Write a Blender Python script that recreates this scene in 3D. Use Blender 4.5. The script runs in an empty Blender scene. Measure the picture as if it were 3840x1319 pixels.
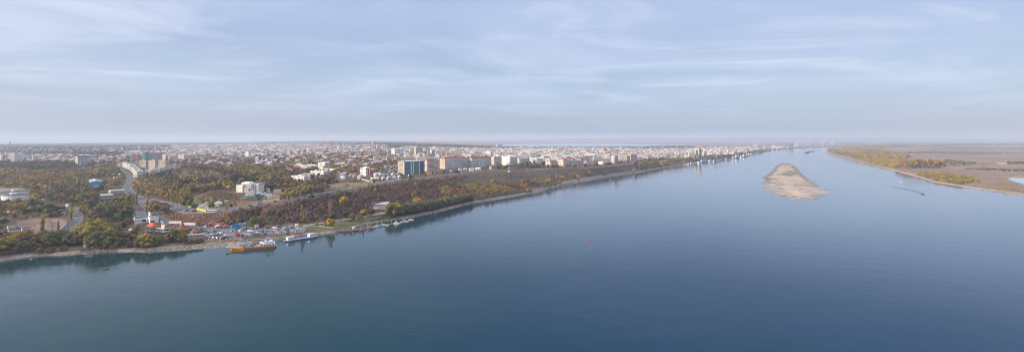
import bpy, math, random
import numpy as np
from mathutils import Vector

# ------------------------------------------------------------------ camera, world, sun, exposure
H = 110.0            # camera height over the river (m)
VH = 518.0           # horizon row of the 3840x1319 photograph
F = 1920.0
SC = bpy.context.scene
COL = SC.collection
cam_d = bpy.data.cameras.new('camera'); cam = bpy.data.objects.new('camera', cam_d); COL.objects.link(cam)
cam.location = (0, 0, H); cam.rotation_euler = (math.radians(90), 0, 0)
cam_d.lens = 18.0; cam_d.sensor_width = 36.0
cam_d.shift_y = (VH - 659.5) / 3840.0
cam_d.clip_start = 1.0; cam_d.clip_end = 90000
SC.camera = cam
SC.view_settings.view_transform = 'Standard'; SC.view_settings.look = 'None'
SC.view_settings.exposure = 0.22; SC.view_settings.gamma = 1.0
SC.render.engine = 'CYCLES'
SC.cycles.filter_width = 1.0; SC.cycles.use_denoising = True; SC.cycles.denoising_prefilter = 'ACCURATE'; SC.cycles.denoising_input_passes = 'RGB_ALBEDO_NORMAL'
SC.cycles.max_bounces = 5; SC.cycles.diffuse_bounces = 2; SC.cycles.glossy_bounces = 3
SC.cycles.transmission_bounces = 2; SC.cycles.volume_bounces = 1; SC.cycles.transparent_max_bounces = 4
SC.cycles.caustics_reflective = False; SC.cycles.caustics_refractive = False

SUN_EL, SUN_AZ = math.radians(16), math.radians(-118)   # azimuth from +Y, clockwise positive: left and a little behind
def N(nt, t, **kw):
    n = nt.nodes.new(t)
    for k, v in kw.items():
        if k in n.inputs: n.inputs[k].default_value = v
        else: setattr(n, k, v)
    return n
def setin(n, **kw):
    for k, v in kw.items(): n.inputs[k].default_value = v
def math_n(nt, op, a, b=None, c=None, clamp=False):
    n = nt.nodes.new('ShaderNodeMath'); n.operation = op; n.use_clamp = clamp
    for i, x in enumerate((a, b, c)):
        if x is None: continue
        if hasattr(x, 'is_output'): nt.links.new(x, n.inputs[i])
        else: n.inputs[i].default_value = x
    return n.outputs[0]
def mixc(nt, fac, a, b, mode='MIX'):
    n = nt.nodes.new('ShaderNodeMix'); n.data_type = 'RGBA'; n.blend_type = mode
    for i, x in ((0, fac), (6, a), (7, b)):
        if hasattr(x, 'is_output'): nt.links.new(x, n.inputs[i])
        else: n.inputs[i].default_value = x if i == 0 else (tuple(x) + (1,))[:4]
    return n.outputs[2]
def ramp(nt, fac, stops, interp='LINEAR'):
    n = nt.nodes.new('ShaderNodeValToRGB'); n.color_ramp.interpolation = interp
    e = n.color_ramp.elements
    while len(e) < len(stops): e.new(0.5)
    for i, (p, c) in enumerate(stops):
        e[i].position = p; e[i].color = tuple(c) + (1,) if len(c) == 3 else c
    nt.links.new(fac, n.inputs[0]); return n.outputs[0]

w = bpy.data.worlds.new('World'); SC.world = w; w.use_nodes = True
nt = w.node_tree; nt.nodes.clear()
out = N(nt, 'ShaderNodeOutputWorld'); bg = N(nt, 'ShaderNodeBackground'); nt.links.new(bg.outputs[0], out.inputs[0])
tc = N(nt, 'ShaderNodeTexCoord'); sep = N(nt, 'ShaderNodeSeparateXYZ'); nt.links.new(tc.outputs['Generated'], sep.inputs[0])
zc = math_n(nt, 'MAXIMUM', sep.outputs[2], 0.002)
cmb = N(nt, 'ShaderNodeCombineXYZ'); nt.links.new(sep.outputs[0], cmb.inputs[0]); nt.links.new(sep.outputs[1], cmb.inputs[1]); nt.links.new(zc, cmb.inputs[2])
sky = N(nt, 'ShaderNodeTexSky', sky_type='NISHITA', sun_disc=False); sky.sun_elevation = SUN_EL; sky.sun_rotation = SUN_AZ
sky.air_density = 1.0; sky.dust_density = 1.5; sky.ozone_density = 1.5
nt.links.new(cmb.outputs[0], sky.inputs[0])
skyb = mixc(nt, 1.0, sky.outputs[0], (0.10, 0.10, 0.10), 'MULTIPLY')
# veil of thin high cloud on a plane; unseen zenith brightened to light the land
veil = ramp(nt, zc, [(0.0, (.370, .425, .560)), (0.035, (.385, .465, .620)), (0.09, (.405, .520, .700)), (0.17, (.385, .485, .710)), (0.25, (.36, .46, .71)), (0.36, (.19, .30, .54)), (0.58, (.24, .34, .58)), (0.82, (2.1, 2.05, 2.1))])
den = math_n(nt, 'ADD', zc, 0.06)
px = math_n(nt, 'DIVIDE', sep.outputs[0], den); py = math_n(nt, 'DIVIDE', sep.outputs[1], den)
c2 = N(nt, 'ShaderNodeCombineXYZ'); nt.links.new(px, c2.inputs[0]); nt.links.new(py, c2.inputs[1])
mp = N(nt, 'ShaderNodeMapping'); nt.links.new(c2.outputs[0], mp.inputs[0]); mp.inputs['Rotation'].default_value = (0, 0, 0.25); mp.inputs['Scale'].default_value = (0.62, 0.9, 1)
n1 = N(nt, 'ShaderNodeTexNoise', Scale=0.50, Detail=7.0, Roughness=0.56, Distortion=0.9); nt.links.new(mp.outputs[0], n1.inputs[0])
mp2 = N(nt, 'ShaderNodeMapping'); nt.links.new(c2.outputs[0], mp2.inputs[0]); mp2.inputs['Rotation'].default_value = (0, 0, 0.1); mp2.inputs['Scale'].default_value = (0.50, 0.85, 1); mp2.inputs['Location'].default_value = (3.1, 7.7, 2)
n2 = N(nt, 'ShaderNodeTexNoise', Scale=0.85, Detail=8.0, Roughness=0.60, Distortion=1.0); nt.links.new(mp2.outputs[0], n2.inputs[0])
f1 = N(nt, 'ShaderNodeMapRange'); setin(f1, **{'From Min': .38, 'From Max': .68}); nt.links.new(n1.outputs[0], f1.inputs[0])
f2 = N(nt, 'ShaderNodeMapRange'); setin(f2, **{'From Min': .50, 'From Max': .74}); nt.links.new(n2.outputs[0], f2.inputs[0])
# clouds dissolve towards the horizon
fade = N(nt, 'ShaderNodeMapRange'); setin(fade, **{'From Min': .02, 'From Max': .10}); nt.links.new(zc, fade.inputs[0])
fad2 = N(nt, 'ShaderNodeMapRange'); setin(fad2, **{'From Min': .27, 'From Max': .40, 'To Min': 1.0, 'To Max': .1}); nt.links.new(zc, fad2.inputs[0]); fade_o = math_n(nt, 'MULTIPLY', fade.outputs[0], fad2.outputs[0])
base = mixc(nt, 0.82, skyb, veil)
ca = math_n(nt, 'MULTIPLY', math_n(nt, 'MULTIPLY', f1.outputs[0], 0.75), fade_o)
cb = math_n(nt, 'MULTIPLY', math_n(nt, 'MULTIPLY', f2.outputs[0], 0.80), fade_o)
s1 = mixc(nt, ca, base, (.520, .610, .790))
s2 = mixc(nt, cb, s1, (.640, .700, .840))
glow = N(nt, 'ShaderNodeMapRange'); setin(glow, **{'From Min': .03, 'From Max': .2, 'To Min': .24, 'To Max': .04}); nt.links.new(zc, glow.inputs[0])
sx2 = math_n(nt, 'MULTIPLY', math_n(nt, 'POWER', math_n(nt, 'ABSOLUTE', math_n(nt, 'ADD', sep.outputs[0], -.08)), 1.5), glow.outputs[0])
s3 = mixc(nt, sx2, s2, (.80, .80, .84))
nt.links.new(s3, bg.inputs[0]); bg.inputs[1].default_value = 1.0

sd = bpy.data.lights.new('sun', 'SUN'); sd.energy = 5.0; sd.angle = math.radians(5); sd.color = (1.0, .80, .60)
so = bpy.data.objects.new('sun', sd); COL.objects.link(so)
sv = Vector((math.sin(SUN_AZ) * math.cos(SUN_EL), math.cos(SUN_AZ) * math.cos(SUN_EL), math.sin(SUN_EL)))
so.rotation_euler = (-sv).to_track_quat('-Z', 'Y').to_euler()

# ------------------------------------------------------------------ materials
def mat(name):
    m = bpy.data.materials.new(name); m.use_nodes = True
    t = m.node_tree; b = t.nodes['Principled BSDF']; return m, t, b
def attr(t, name):
    a = t.nodes.new('ShaderNodeAttribute'); a.attribute_name = name; return a
def wpos(t, scale=1.0):
    g = t.nodes.new('ShaderNodeNewGeometry')
    return g.outputs['Position']
def noise(t, vec, scale, detail=4, rough=.55, dist=0.0):
    n = N(t, 'ShaderNodeTexNoise', Scale=scale, Detail=detail, Roughness=rough, Distortion=dist); t.links.new(vec, n.inputs[0]); return n.outputs[0]

def make_plain(name, rough=.8, var=.25, src='Col'):
    m, t, b = mat(name)
    if src == 'Col': c = attr(t, 'Col').outputs[0]
    else: c = N(t, 'ShaderNodeObjectInfo').outputs['Color']
    n = noise(t, wpos(t), 0.35, 5, .6)
    k = math_n(t, 'MULTIPLY_ADD', n, var * 2, 1 - var)
    cc = N(t, 'ShaderNodeCombineXYZ')
    for i in range(3): t.links.new(k, cc.inputs[i])
    t.links.new(mixc(t, 1.0, c, cc.outputs[0], 'MULTIPLY'), b.inputs['Base Color'])
    b.inputs['Roughness'].default_value = rough
    return m
M_PLAIN = make_plain('painted_render', .8, .16)
M_METAL = make_plain('painted_metal', .42, .10)
M_PAINT = make_plain('car_paint', .28, .02, 'obj')
M_GLASS, t, b = mat('dark_glazing'); b.inputs['Base Color'].default_value = (.03, .045, .06, 1); b.inputs['Roughness'].default_value = .12
M_RUB, t, b = mat('rubber'); b.inputs['Base Color'].default_value = (.02, .02, .02, 1); b.inputs['Roughness'].default_value = .9

# facade: windows and floor lines of a plastered block, laid out in metres on its walls
M_FAC, t, b = mat('facade')
uv = t.nodes.new('ShaderNodeUVMap'); uv.uv_map = 'UVMap'
sx = N(t, 'ShaderNodeSeparateXYZ'); t.links.new(uv.outputs[0], sx.inputs[0])
col = attr(t, 'Col')
def cell(x, size, lo, hi):
    q = math_n(t, 'FRACT', math_n(t, 'DIVIDE', x, size))
    return math_n(t, 'MULTIPLY', math_n(t, 'GREATER_THAN', q, lo), math_n(t, 'LESS_THAN', q, hi))
wx = cell(sx.outputs[0], 3.3, .24, .80); wy = cell(sx.outputs[1], 2.95, .28, .80)
win = math_n(t, 'MULTIPLY', wx, wy)
fx = math_n(t, 'FLOOR', math_n(t, 'DIVIDE', sx.outputs[0], 3.3)); fy = math_n(t, 'FLOOR', math_n(t, 'DIVIDE', sx.outputs[1], 2.95))
cc = N(t, 'ShaderNodeCombineXYZ'); t.links.new(fx, cc.inputs[0]); t.links.new(fy, cc.inputs[1])
oi = N(t, 'ShaderNodeObjectInfo'); t.links.new(oi.outputs['Random'], cc.inputs[2])
wn = N(t, 'ShaderNodeTexWhiteNoise'); wn.noise_dimensions = '3D'; t.links.new(cc.outputs[0], wn.inputs[0])
wcol = ramp(t, wn.outputs[0], [(0, (.035, .045, .06)), (.5, (.07, .085, .11)), (.75, (.16, .17, .18)), (1, (.36, .35, .33))])
# closed-in loggias: whole bays that run up the wall
c3 = N(t, 'ShaderNodeCombineXYZ'); t.links.new(math_n(t, 'FLOOR', math_n(t, 'DIVIDE', sx.outputs[0], 6.6)), c3.inputs[0]); t.links.new(oi.outputs['Random'], c3.inputs[1])
wb = N(t, 'ShaderNodeTexWhiteNoise'); wb.noise_dimensions = '3D'; t.links.new(c3.outputs[0], wb.inputs[0])
bay = math_n(t, 'MULTIPLY', math_n(t, 'GREATER_THAN', wb.outputs[0], .62), wy)
m_ = math_n(t, 'MAXIMUM', win, math_n(t, 'MULTIPLY', bay, .75))
m_ = math_n(t, 'MULTIPLY', m_, col.outputs['Alpha'])
dirt = noise(t, wpos(t), .12, 6, .65)
dk = math_n(t, 'MULTIPLY_ADD', dirt, .44, .76)
dc = N(t, 'ShaderNodeCombineXYZ')
for i in range(3): t.links.new(dk, dc.inputs[i])
wallc = mixc(t, 1.0, col.outputs[0], dc.outputs[0], 'MULTIPLY')
t.links.new(mixc(t, m_, wallc, wcol), b.inputs['Base Color'])
t.links.new(math_n(t, 'MULTIPLY_ADD', m_, -.55, .85), b.inputs['Roughness'])

def make_foliage(name, src):
    m, t, b = mat(name)
    sh = attr(t, 'Sh')
    c = N(t, 'ShaderNodeObjectInfo').outputs['Color'] if src == 'obj' else attr(t, 'Col').outputs[0]
    t.links.new(mixc(t, 1.0, c, sh.outputs[0], 'MULTIPLY'), b.inputs['Base Color'])
    b.inputs['Roughness'].default_value = .9
    b.inputs['Specular IOR Level'].default_value = .15
    return m
M_FOL = make_foliage('foliage', 'obj'); M_FOLC = make_foliage('foliage_mass', 'Col')
M_BARK, t, b = mat('bark')
t.links.new(ramp(t, noise(t, wpos(t), 1.5, 4), [(.3, (.06, .05, .04)), (.7, (.16, .14, .12))]), b.inputs['Base Color']); b.inputs['Roughness'].default_value = .95

# ground: painted zones broken up by grass, scrub and bare soil
M_GROUND, t, b = mat('ground_soil')
g = attr(t, 'Col').outputs[0]; p = wpos(t)
a1 = noise(t, p, .012, 6, .6); a2 = noise(t, p, .09, 6, .65); a3 = noise(t, p, .8, 4, .7)
v1 = mixc(t, 1.0, g, ramp(t, a1, [(.30, (.72, .76, .70)), (.52, (1., 1., 1.)), (.72, (1.28, 1.2, 1.1))]), 'MULTIPLY')
v2 = mixc(t, 1.0, v1, ramp(t, a2, [(.30, (.60, .66, .58)), (.5, (1., 1., 1.)), (.72, (1.38, 1.25, 1.2))]), 'MULTIPLY')
v3 = mixc(t, .8, v2, ramp(t, a3, [(.3, (.6, .6, .6)), (.7, (1.35, 1.35, 1.35))]), 'MULTIPLY')
t.links.new(v3, b.inputs['Base Color']); b.inputs['Roughness'].default_value = .95; b.inputs['Specular IOR Level'].default_value = .1
bp = N(t, 'ShaderNodeBump', Strength=.6, Distance=.8); t.links.new(a2, bp.inputs['Height']); t.links.new(bp.outputs[0], b.inputs['Normal'])

def flat_mat(name, c1, c2, scale, rough=.9):
    m, t, b = mat(name)
    a = noise(t, wpos(t), scale, 6, .62)
    t.links.new(ramp(t, a, [(.3, c1), (.7, c2)]), b.inputs['Base Color']); b.inputs['Roughness'].default_value = rough
    return m
M_ASPH = flat_mat('asphalt', (.060, .063, .072), (.095, .098, .11), .12)
M_LOT = flat_mat('worn_asphalt', (.10, .10, .108), (.17, .165, .165), .10)
M_CONC = flat_mat('concrete', (.12, .115, .11), (.19, .18, .17), .25)
M_MARK = flat_mat('road_paint', (.30, .30, .30), (.42, .42, .42), .5)
M_DIRT = flat_mat('bare_soil', (.12, .095, .075), (.23, .18, .145), .07)
M_PATH = flat_mat('gravel_path', (.17, .155, .14), (.27, .25, .23), .2)
M_GRASS = flat_mat('lawn_grass', (.030, .060, .015), (.07, .11, .03), .15)

# river
def make_water(name, deep, rough, amp):
    m, t, b = mat(name)
    p = wpos(t)
    mpn = N(t, 'ShaderNodeMapping'); t.links.new(p, mpn.inputs[0]); mpn.inputs['Scale'].default_value = (1, 1.6, 1); mpn.inputs['Rotation'].default_value = (0, 0, .5)
    big = noise(t, p, .0016, 4, .55, .8)
    mid = noise(t, mpn.outputs[0], .012, 4, .6, .5)
    sp = N(t, 'ShaderNodeSeparateXYZ'); t.links.new(p, sp.inputs[0]); silt = N(t, 'ShaderNodeMapRange'); setin(silt, **{'From Min': -260.0, 'From Max': 190.0, 'To Min': -.35, 'To Max': .35}); t.links.new(sp.outputs[0], silt.inputs[0])
    c = mixc(t, ramp(t, math_n(t, 'ADD', big, silt.outputs[0]), [(.30, (0, 0, 0)), (.72, (1, 1, 1))]), deep[0], deep[1])
    dif = t.nodes.new('ShaderNodeBsdfDiffuse'); glo = t.nodes.new('ShaderNodeBsdfAnisotropic'); mx = t.nodes.new('ShaderNodeMixShader'); fr = N(t, 'ShaderNodeFresnel', IOR=1.333)
    t.links.new(c, dif.inputs[0]); glo.inputs[0].default_value = (.93, .97, 1.0, 1)
    t.links.new(ramp(t, fr.outputs[0], [(0, (.01,) * 3), (.107, (.072,) * 3), (.22, (.142,) * 3), (.33, (.32,) * 3), (.457, (.52,) * 3), (.65, (.76,) * 3), (1, (1,) * 3)]), mx.inputs[0])
    t.links.new(dif.outputs[0], mx.inputs[1]); t.links.new(glo.outputs[0], mx.inputs[2]); t.links.new(mx.outputs[0], t.nodes['Material Output'].inputs[0])
    r = math_n(t, 'MULTIPLY_ADD', mid, rough * 1.1, rough * .45)
    r2 = math_n(t, 'MULTIPLY_ADD', big, rough * .7, -rough * .25)
    t.links.new(math_n(t, 'ADD', r, r2), glo.inputs['Roughness'])
    w1 = noise(t, mpn.outputs[0], .22, 5, .62, .3)
    w2 = noise(t, mpn.outputs[0], .035, 3, .5, .2)
    mps = N(t, 'ShaderNodeMapping'); t.links.new(p, mps.inputs[0]); mps.inputs['Scale'].default_value = (1, 2.6, 1); mps.inputs['Rotation'].default_value = (0, 0, -.75)
    wind = noise(t, mps.outputs[0], .0032, 5, .62, 1.2)
    ws = ramp(t, wind, [(.38, (.25,) * 3), (.55, (.5,) * 3), (.66, (1,) * 3)])
    b1 = N(t, 'ShaderNodeBump', Strength=1.0, Distance=amp); t.links.new(ws, b1.inputs['Strength']); t.links.new(w1, b1.inputs['Height'])
    b2 = N(t, 'ShaderNodeBump', Strength=1.0, Distance=amp * 1.2); t.links.new(w2, b2.inputs['Height']); t.links.new(b1.outputs[0], b2.inputs['Normal'])
    for n_ in (glo, fr, dif): t.links.new(b2.outputs[0], n_.inputs['Normal'])
    return m
M_WATER = make_water('river_water', ((.006, .034, .043), (.004, .031, .072)), .075, .13)
M_LAKE = make_water('lake_water', ((.05, .10, .15), (.06, .12, .17)), .15, .1)

# ------------------------------------------------------------------ terrain from the photograph's lines
def L(pts):
    a = np.array(pts, float); return a[:, 0], a[:, 1]
def LI(line, u): return np.interp(u, line[0], line[1])
S = L([(-2800, 1250), (-900, 1060), (-300, 1010), (0, 980), (85, 966), (170, 959), (254, 956), (322, 953), (400, 946), (438, 944), (526, 946), (585, 944), (644, 941), (702, 937), (750, 933), (788, 932), (876, 925), (923, 911), (994, 909), (1052, 902), (1078, 899), (1135, 883), (1198, 880), (1255, 873), (1350, 846), (1425, 832), (1484, 823), (1524, 819), (1561, 812), (1623, 799), (1673, 787), (1748, 768), (1773, 762), (1850, 750), (1927, 738), (2022, 720), (2072, 702), (2127, 690), (2181, 681), (2253, 668), (2325, 657), (2398, 648), (2434, 639), (2506, 627), (2568, 618), (2613, 613), (2674, 604), (2755, 594.5), (2806, 584), (2845, 574), (2889, 564.5), (2951, 557.5), (3028, 552.5), (3122, 551), (3200, 550)])
B = L([(-2800, 1225), (-900, 1035), (0, 966), (85, 955), (170, 950), (254, 941), (330, 930), (400, 934), (480, 928), (585, 924), (640, 915), (700, 916), (760, 907), (860, 905), (940, 896), (1100, 884), (1200, 868), (1300, 855), (1425, 822), (1524, 808), (1623, 790), (1748, 758), (1832, 743), (1927, 727), (2022, 711), (2135, 681), (2253, 662), (2398, 641), (2506, 621), (2700, 598), (2850, 571), (3200, 549.3)])
Fz = L([(-900, 960), (0, 905), (450, 880), (600, 868), (700, 850), (760, 842), (1000, 846), (1100, 842), (1200, 832), (1300, 815), (1400, 800), (1500, 789), (1623, 765), (1750, 748), (1850, 733), (1927, 720), (2022, 704), (2135, 675), (2253, 655), (2398, 634), (2506, 615), (2700, 594), (2850, 570), (3200, 548.9)])
T = L([(-900, 800), (0, 800), (450, 790), (560, 775), (600, 776), (660, 786), (700, 797), (760, 803), (850, 796), (900, 790), (1000, 773), (1100, 755), (1200, 739), (1300, 719), (1400, 696), (1500, 684), (1600, 674), (1700, 660), (1750, 652), (1850, 642), (2000, 637), (2100, 634), (2200, 632), (2300, 624), (2400, 613), (2500, 604), (2600, 599), (2700, 592), (2850, 569.5), (3200, 548.5)])
Tz = L([(-900, 7), (400, 8), (520, 9), (620, 11), (700, 12.5), (800, 14), (900, 17), (1000, 21), (1100, 24), (1200, 26), (2200, 26), (2400, 22), (2600, 13), (2700, 8), (2850, 4), (3200, 3)])
Mv = L([(-900, 690), (450, 690), (650, 722), (800, 742), (1000, 722), (1200, 696), (1400, 672), (1600, 650), (1900, 625), (2300, 605), (2500, 596), (2850, 568), (3200, 547.5)])
Mz = L([(-900, 8), (300, 8), (450, 10), (650, 19), (800, 27), (1900, 27), (2300, 25), (2500, 19), (2850, 5), (3200, 4)])
Qv = L([(-900, 612), (450, 612), (800, 622), (1200, 610), (1900, 585), (2300, 575), (2600, 566), (2850, 560), (3200, 545)])
Qz = L([(-900, 14), (200, 14), (450, 20), (800, 30), (1200, 32), (1900, 28), (2300, 22), (2600, 12), (2850, 5), (3200, 4)])
Rv = L([(-900, 562), (1200, 560), (1600, 560), (1900, 562), (2300, 556), (2850, 552), (3200, 541)])
Rz = L([(-900, 24), (600, 26), (1200, 40), (1600, 38), (1900, 24), (2300, 8), (2850, 4), (3200, 4)])
Xv = L([(-900, 548), (600, 545), (1200, 536), (1500, 537), (1700, 544), (1800, 549.5), (1900, 552.5), (2300, 550), (2850, 546), (3200, 536)])
Xz = L([(-900, 30), (600, 32), (1200, 45), (1500, 44), (1700, 22), (1800, 8), (1900, 4), (3200, 4)])
Ev = L([(-900, 540), (0, 539.5), (300, 537.5), (600, 535), (900, 533.5), (1200, 527.5), (1500, 529), (1700, 531), (1800, 530), (2100, 529), (3200, 529)])
Ez = L([(-900, 35), (900, 35), (1200, 45), (1500, 40), (1700, 8), (1800, 4), (3200, 4)])
S2 = L([(3094, 568.5), (3111, 575), (3137, 583), (3180, 596), (3217, 606), (3300, 626), (3438, 664), (3510, 686), (3619, 704), (3720, 718), (3840, 735), (4000, 758), (4600, 830)])
E2 = L([(3094, 567.6), (3103, 565), (3112, 561), (3122, 555), (3150, 551), (3158, 549), (3162, 529), (4600, 529)])
CZ = [('S', S, 0), ('B', B, 2.6), ('F', Fz, 6), ('T', T, Tz), ('M', Mv, Mz), ('Q', Qv, Qz), ('R', Rv, Rz), ('X', Xv, Xz), ('E', Ev, Ez)]
def nodes_city(u):
    vs, ys, zs = [], [], []
    pv = None
    for i, (nm, ln, z) in enumerate(CZ):
        v = float(LI(ln, u)); zz = float(z) if not isinstance(z, tuple) else float(LI(z, u))
        if nm == 'F' and u < 700: zz = 5.0
        y = (H - zz) * F / (v - VH)
        if ys and y < ys[-1] + 4:
            y = ys[-1] + 4; v = VH + F * (H - zz) / y
        vs.append(v); ys.append(y); zs.append(zz)
    vs.insert(0, vs[0] + 8); ys.insert(0, ys[0] - 12); zs.insert(0, -2.0)
    return vs, ys, zs
def nodes_flood(u):
    v0 = float(LI(S2, u)); ve = float(LI(E2, u))
    y0 = H * F / (v0 - VH); ye = H * F / (ve - VH)
    y1 = min(y0 * 1.03 + 6, y0 + (ye - y0) * .3); y2 = min(y0 * 1.1 + 10, y0 + (ye - y0) * .6)
    ys = [y0 - 12, y0, y1, y2, ye]; zs = [-2, 0, 2.5, 3.5, 3.5]
    if ye < 8000: ys[-1:] = [ye - 2, ye + 12]; zs[-1:] = [0, -2]
    return [VH + F * (H - z) / y for y, z in zip(ys, zs)], ys, zs
_nc = {}
def nodes(u):
    k = round(u * 2) / 2
    if k not in _nc: _nc[k] = nodes_city(k) if k < 3161 else nodes_flood(k)
    return _nc[k]
def nodes_s(u, side):
    if side is None: return nodes(u)
    k = (side, round(u * 2) / 2)
    if k not in _nc: _nc[k] = nodes_city(k[1]) if side == 'c' else nodes_flood(k[1])
    return _nc[k]
def P(u, v, side=None):
    """ground point seen at pixel (u, v)"""
    if side is None: side = 'f' if (u >= 3161 or (u > 3094 and v > 551)) else 'c'
    vs, ys, zs = nodes_s(u, side)
    if v >= vs[1]: y = H * F / (v - VH); return ((u - F) / F * y, y, 0.0)
    for i in range(1, len(ys) - 1):
        if v >= vs[i + 1]:
            dz, dy = zs[i + 1] - zs[i], ys[i + 1] - ys[i]
            tt = ((H - zs[i]) * F - (v - VH) * ys[i]) / ((v - VH) * dy + dz * F)
            y = ys[i] + tt * dy; return ((u - F) / F * y, y, zs[i] + tt * dz)
    y = ys[-1]; return ((u - F) / F * y, y, zs[-1])
def G(x, y, side=None):
    """ground height under a world point"""
    u = F + F * x / y
    if side is None: side = 'f' if (u >= 3161 or (u > 3094 and y < 6300)) else 'c'
    _, ys, zs = nodes_s(u, side)
    return float(np.interp(y, ys, zs))
def pix(x, y, z): return F + F * x / y, VH + F * (H - z) / y
def Wt(u, v): y = H * F / (v - VH); return ((u - F) / F * y, y, 0.0)
def mpp(y): return y / F

# ------------------------------------------------------------------ mesh helpers
class MB:
    def __init__(s): s.v = []; s.f = []; s.c = []; s.uv = []; s.m = []
    def face(s, pts, c=(.5, .5, .5), uv=None, m=0, style=0.0):
        i = len(s.v); s.v.extend(pts); s.f.append(tuple(range(i, i + len(pts))))
        s.c.append((c[0], c[1], c[2], style)); s.m.append(m)
        s.uv.extend(uv if uv else [(0, 0)] * len(pts))
    def box(s, c0, c1, col, m=0, bottom=False):
        (x0, y0, z0), (x1, y1, z1) = c0, c1
        q = [(x0, y0), (x1, y0), (x1, y1), (x0, y1)]
        s.prism(q, z0, z1, col, col, m, bottom)
    def prism(s, q, z0, z1, cw, ct=None, m=0, bottom=False, style=0.0, top=True, u0=0.0):
        n = len(q); ct = ct or cw
        acc = u0
        for i in range(n):
            a, b_ = q[i], q[(i + 1) % n]
            l = math.hypot(b_[0] - a[0], b_[1] - a[1])
            s.face([(a[0], a[1], z0), (b_[0], b_[1], z0), (b_[0], b_[1], z1), (a[0], a[1], z1)], cw, [(acc, 0), (acc + l, 0), (acc + l, z1 - z0), (acc, z1 - z0)], m, style)
            acc += l
        if top: s.face([(a[0], a[1], z1) for a in q], ct, None, m)
        if bottom: s.face([(a[0], a[1], z0) for a in reversed(q)], cw, None, m)
    def frustum(s, q0, z0, q1, z1, col, m=0, top=True, style=0):
        n = len(q0)
        for i in range(n):
            j = (i + 1) % n
            s.face([(*q0[i], z0), (*q0[j], z0), (*q1[j], z1), (*q1[i], z1)], col, None, m, style)
        if top: s.face([(*a, z1) for a in q1], col, None, m)
    def cyl(s, x, y, z0, z1, r0, r1, col, n=8, m=0):
        q0 = [(x + r0 * math.cos(2 * math.pi * k / n), y + r0 * math.sin(2 * math.pi * k / n)) for k in range(n)]
        q1 = [(x + r1 * math.cos(2 * math.pi * k / n), y + r1 * math.sin(2 * math.pi * k / n)) for k in range(n)]
        s.frustum(q0, z0, q1, z1, col, m)
    def tube(s, a, b_, r, col, n=5, m=0, r1=None):
        a = Vector(a); b_ = Vector(b_); d = (b_ - a).normalized()
        p = d.cross(Vector((0, 0, 1)) if abs(d.z) < .9 else Vector((1, 0, 0))).normalized(); q = d.cross(p)
        r1 = r if r1 is None else r1
        A = [a + (p * math.cos(2 * math.pi * k / n) + q * math.sin(2 * math.pi * k / n)) * r for k in range(n)]
        Bq = [b_ + (p * math.cos(2 * math.pi * k / n) + q * math.sin(2 * math.pi * k / n)) * r1 for k in range(n)]
        for k in range(n):
            j = (k + 1) % n
            s.face([tuple(A[k]), tuple(Bq[k]), tuple(Bq[j]), tuple(A[j])], col, None, m)
        s.face([tuple(x) for x in Bq], col, None, m); s.face([tuple(x) for x in reversed(A)], col, None, m)
    def mesh(s, name, mats):
        me = bpy.data.meshes.new(name)
        me.from_pydata([tuple(x) for x in s.v], [], s.f)
        for m in (mats if isinstance(mats, (list, tuple)) else [mats]): me.materials.append(m)
        me.polygons.foreach_set('material_index', s.m)
        a = me.attributes.new('Col', 'FLOAT_COLOR', 'FACE'); a.data.foreach_set('color', np.array(s.c, np.float32).ravel())
        u = me.uv_layers.new(name='UVMap'); u.data.foreach_set('uv', np.array(s.uv, np.float32).ravel())
        me.update(); return me
    def build(s, name, mats, parent=None, loc=None, rz=0):
        o = bpy.data.objects.new(name, s.mesh(name, mats)); COL.objects.link(o)
        if parent is not None: o.parent = parent
        if loc is not None: o.location = loc
        if rz: o.rotation_euler = (0, 0, rz)
        return o
def tri_mesh(name, v, f, mats, col=None, sh=None, mi=None):
    me = bpy.data.meshes.new(name)
    me.vertices.add(len(v)); me.vertices.foreach_set('co', v.astype(np.float32).ravel())
    me.loops.add(f.size); me.loops.foreach_set('vertex_index', f.astype(np.int32).ravel())
    me.polygons.add(len(f)); me.polygons.foreach_set('loop_start', np.arange(0, f.size, f.shape[1], dtype=np.int32))
    for m in (mats if isinstance(mats, (list, tuple)) else [mats]): me.materials.append(m)
    if mi is not None: me.polygons.foreach_set('material_index', mi.astype(np.int32))
    for nm, arr in (('Col', col), ('Sh', sh)):
        if arr is not None:
            if arr.ndim == 1: arr = np.stack([arr] * 3 + [np.ones_like(arr)], 1)
            if arr.shape[1] == 3: arr = np.concatenate([arr, np.ones((len(arr), 1))], 1)
            a = me.attributes.new(nm, 'FLOAT_COLOR', 'POINT' if len(arr) == len(v) else 'FACE'); a.data.foreach_set('color', arr.astype(np.float32).ravel())
    me.update(calc_edges=True); return me
def tag(o, label=None, cat=None, group=None, kind=None):
    if label: o['label'] = label
    if cat: o['category'] = cat
    if group: o['group'] = group
    if kind: o['kind'] = kind
    return o
def empty(name, loc=(0, 0, 0), rz=0):
    o = bpy.data.objects.new(name, None); COL.objects.link(o); o.location = loc; o.rotation_euler = (0, 0, rz); o.empty_display_size = 1; return o
AUTO = []        # (object, description, u, v): labels worked out from the nearest landmark at the end
USED = []        # footprints (u0, u1, v0, v1) where no tree may stand
def auto(o, desc, u, v, cat, group): tag(o, None, cat, group); AUTO.append((o, desc, u, v))
def inpoly(u, v, poly):
    r = False; n = len(poly); j = n - 1
    for i in range(n):
        a, b_ = poly[i], poly[j]
        if (a[1] > v) != (b_[1] > v) and u < (b_[0] - a[0]) * (v - a[1]) / (b_[1] - a[1]) + a[0]: r = not r
        j = i
    return r
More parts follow.
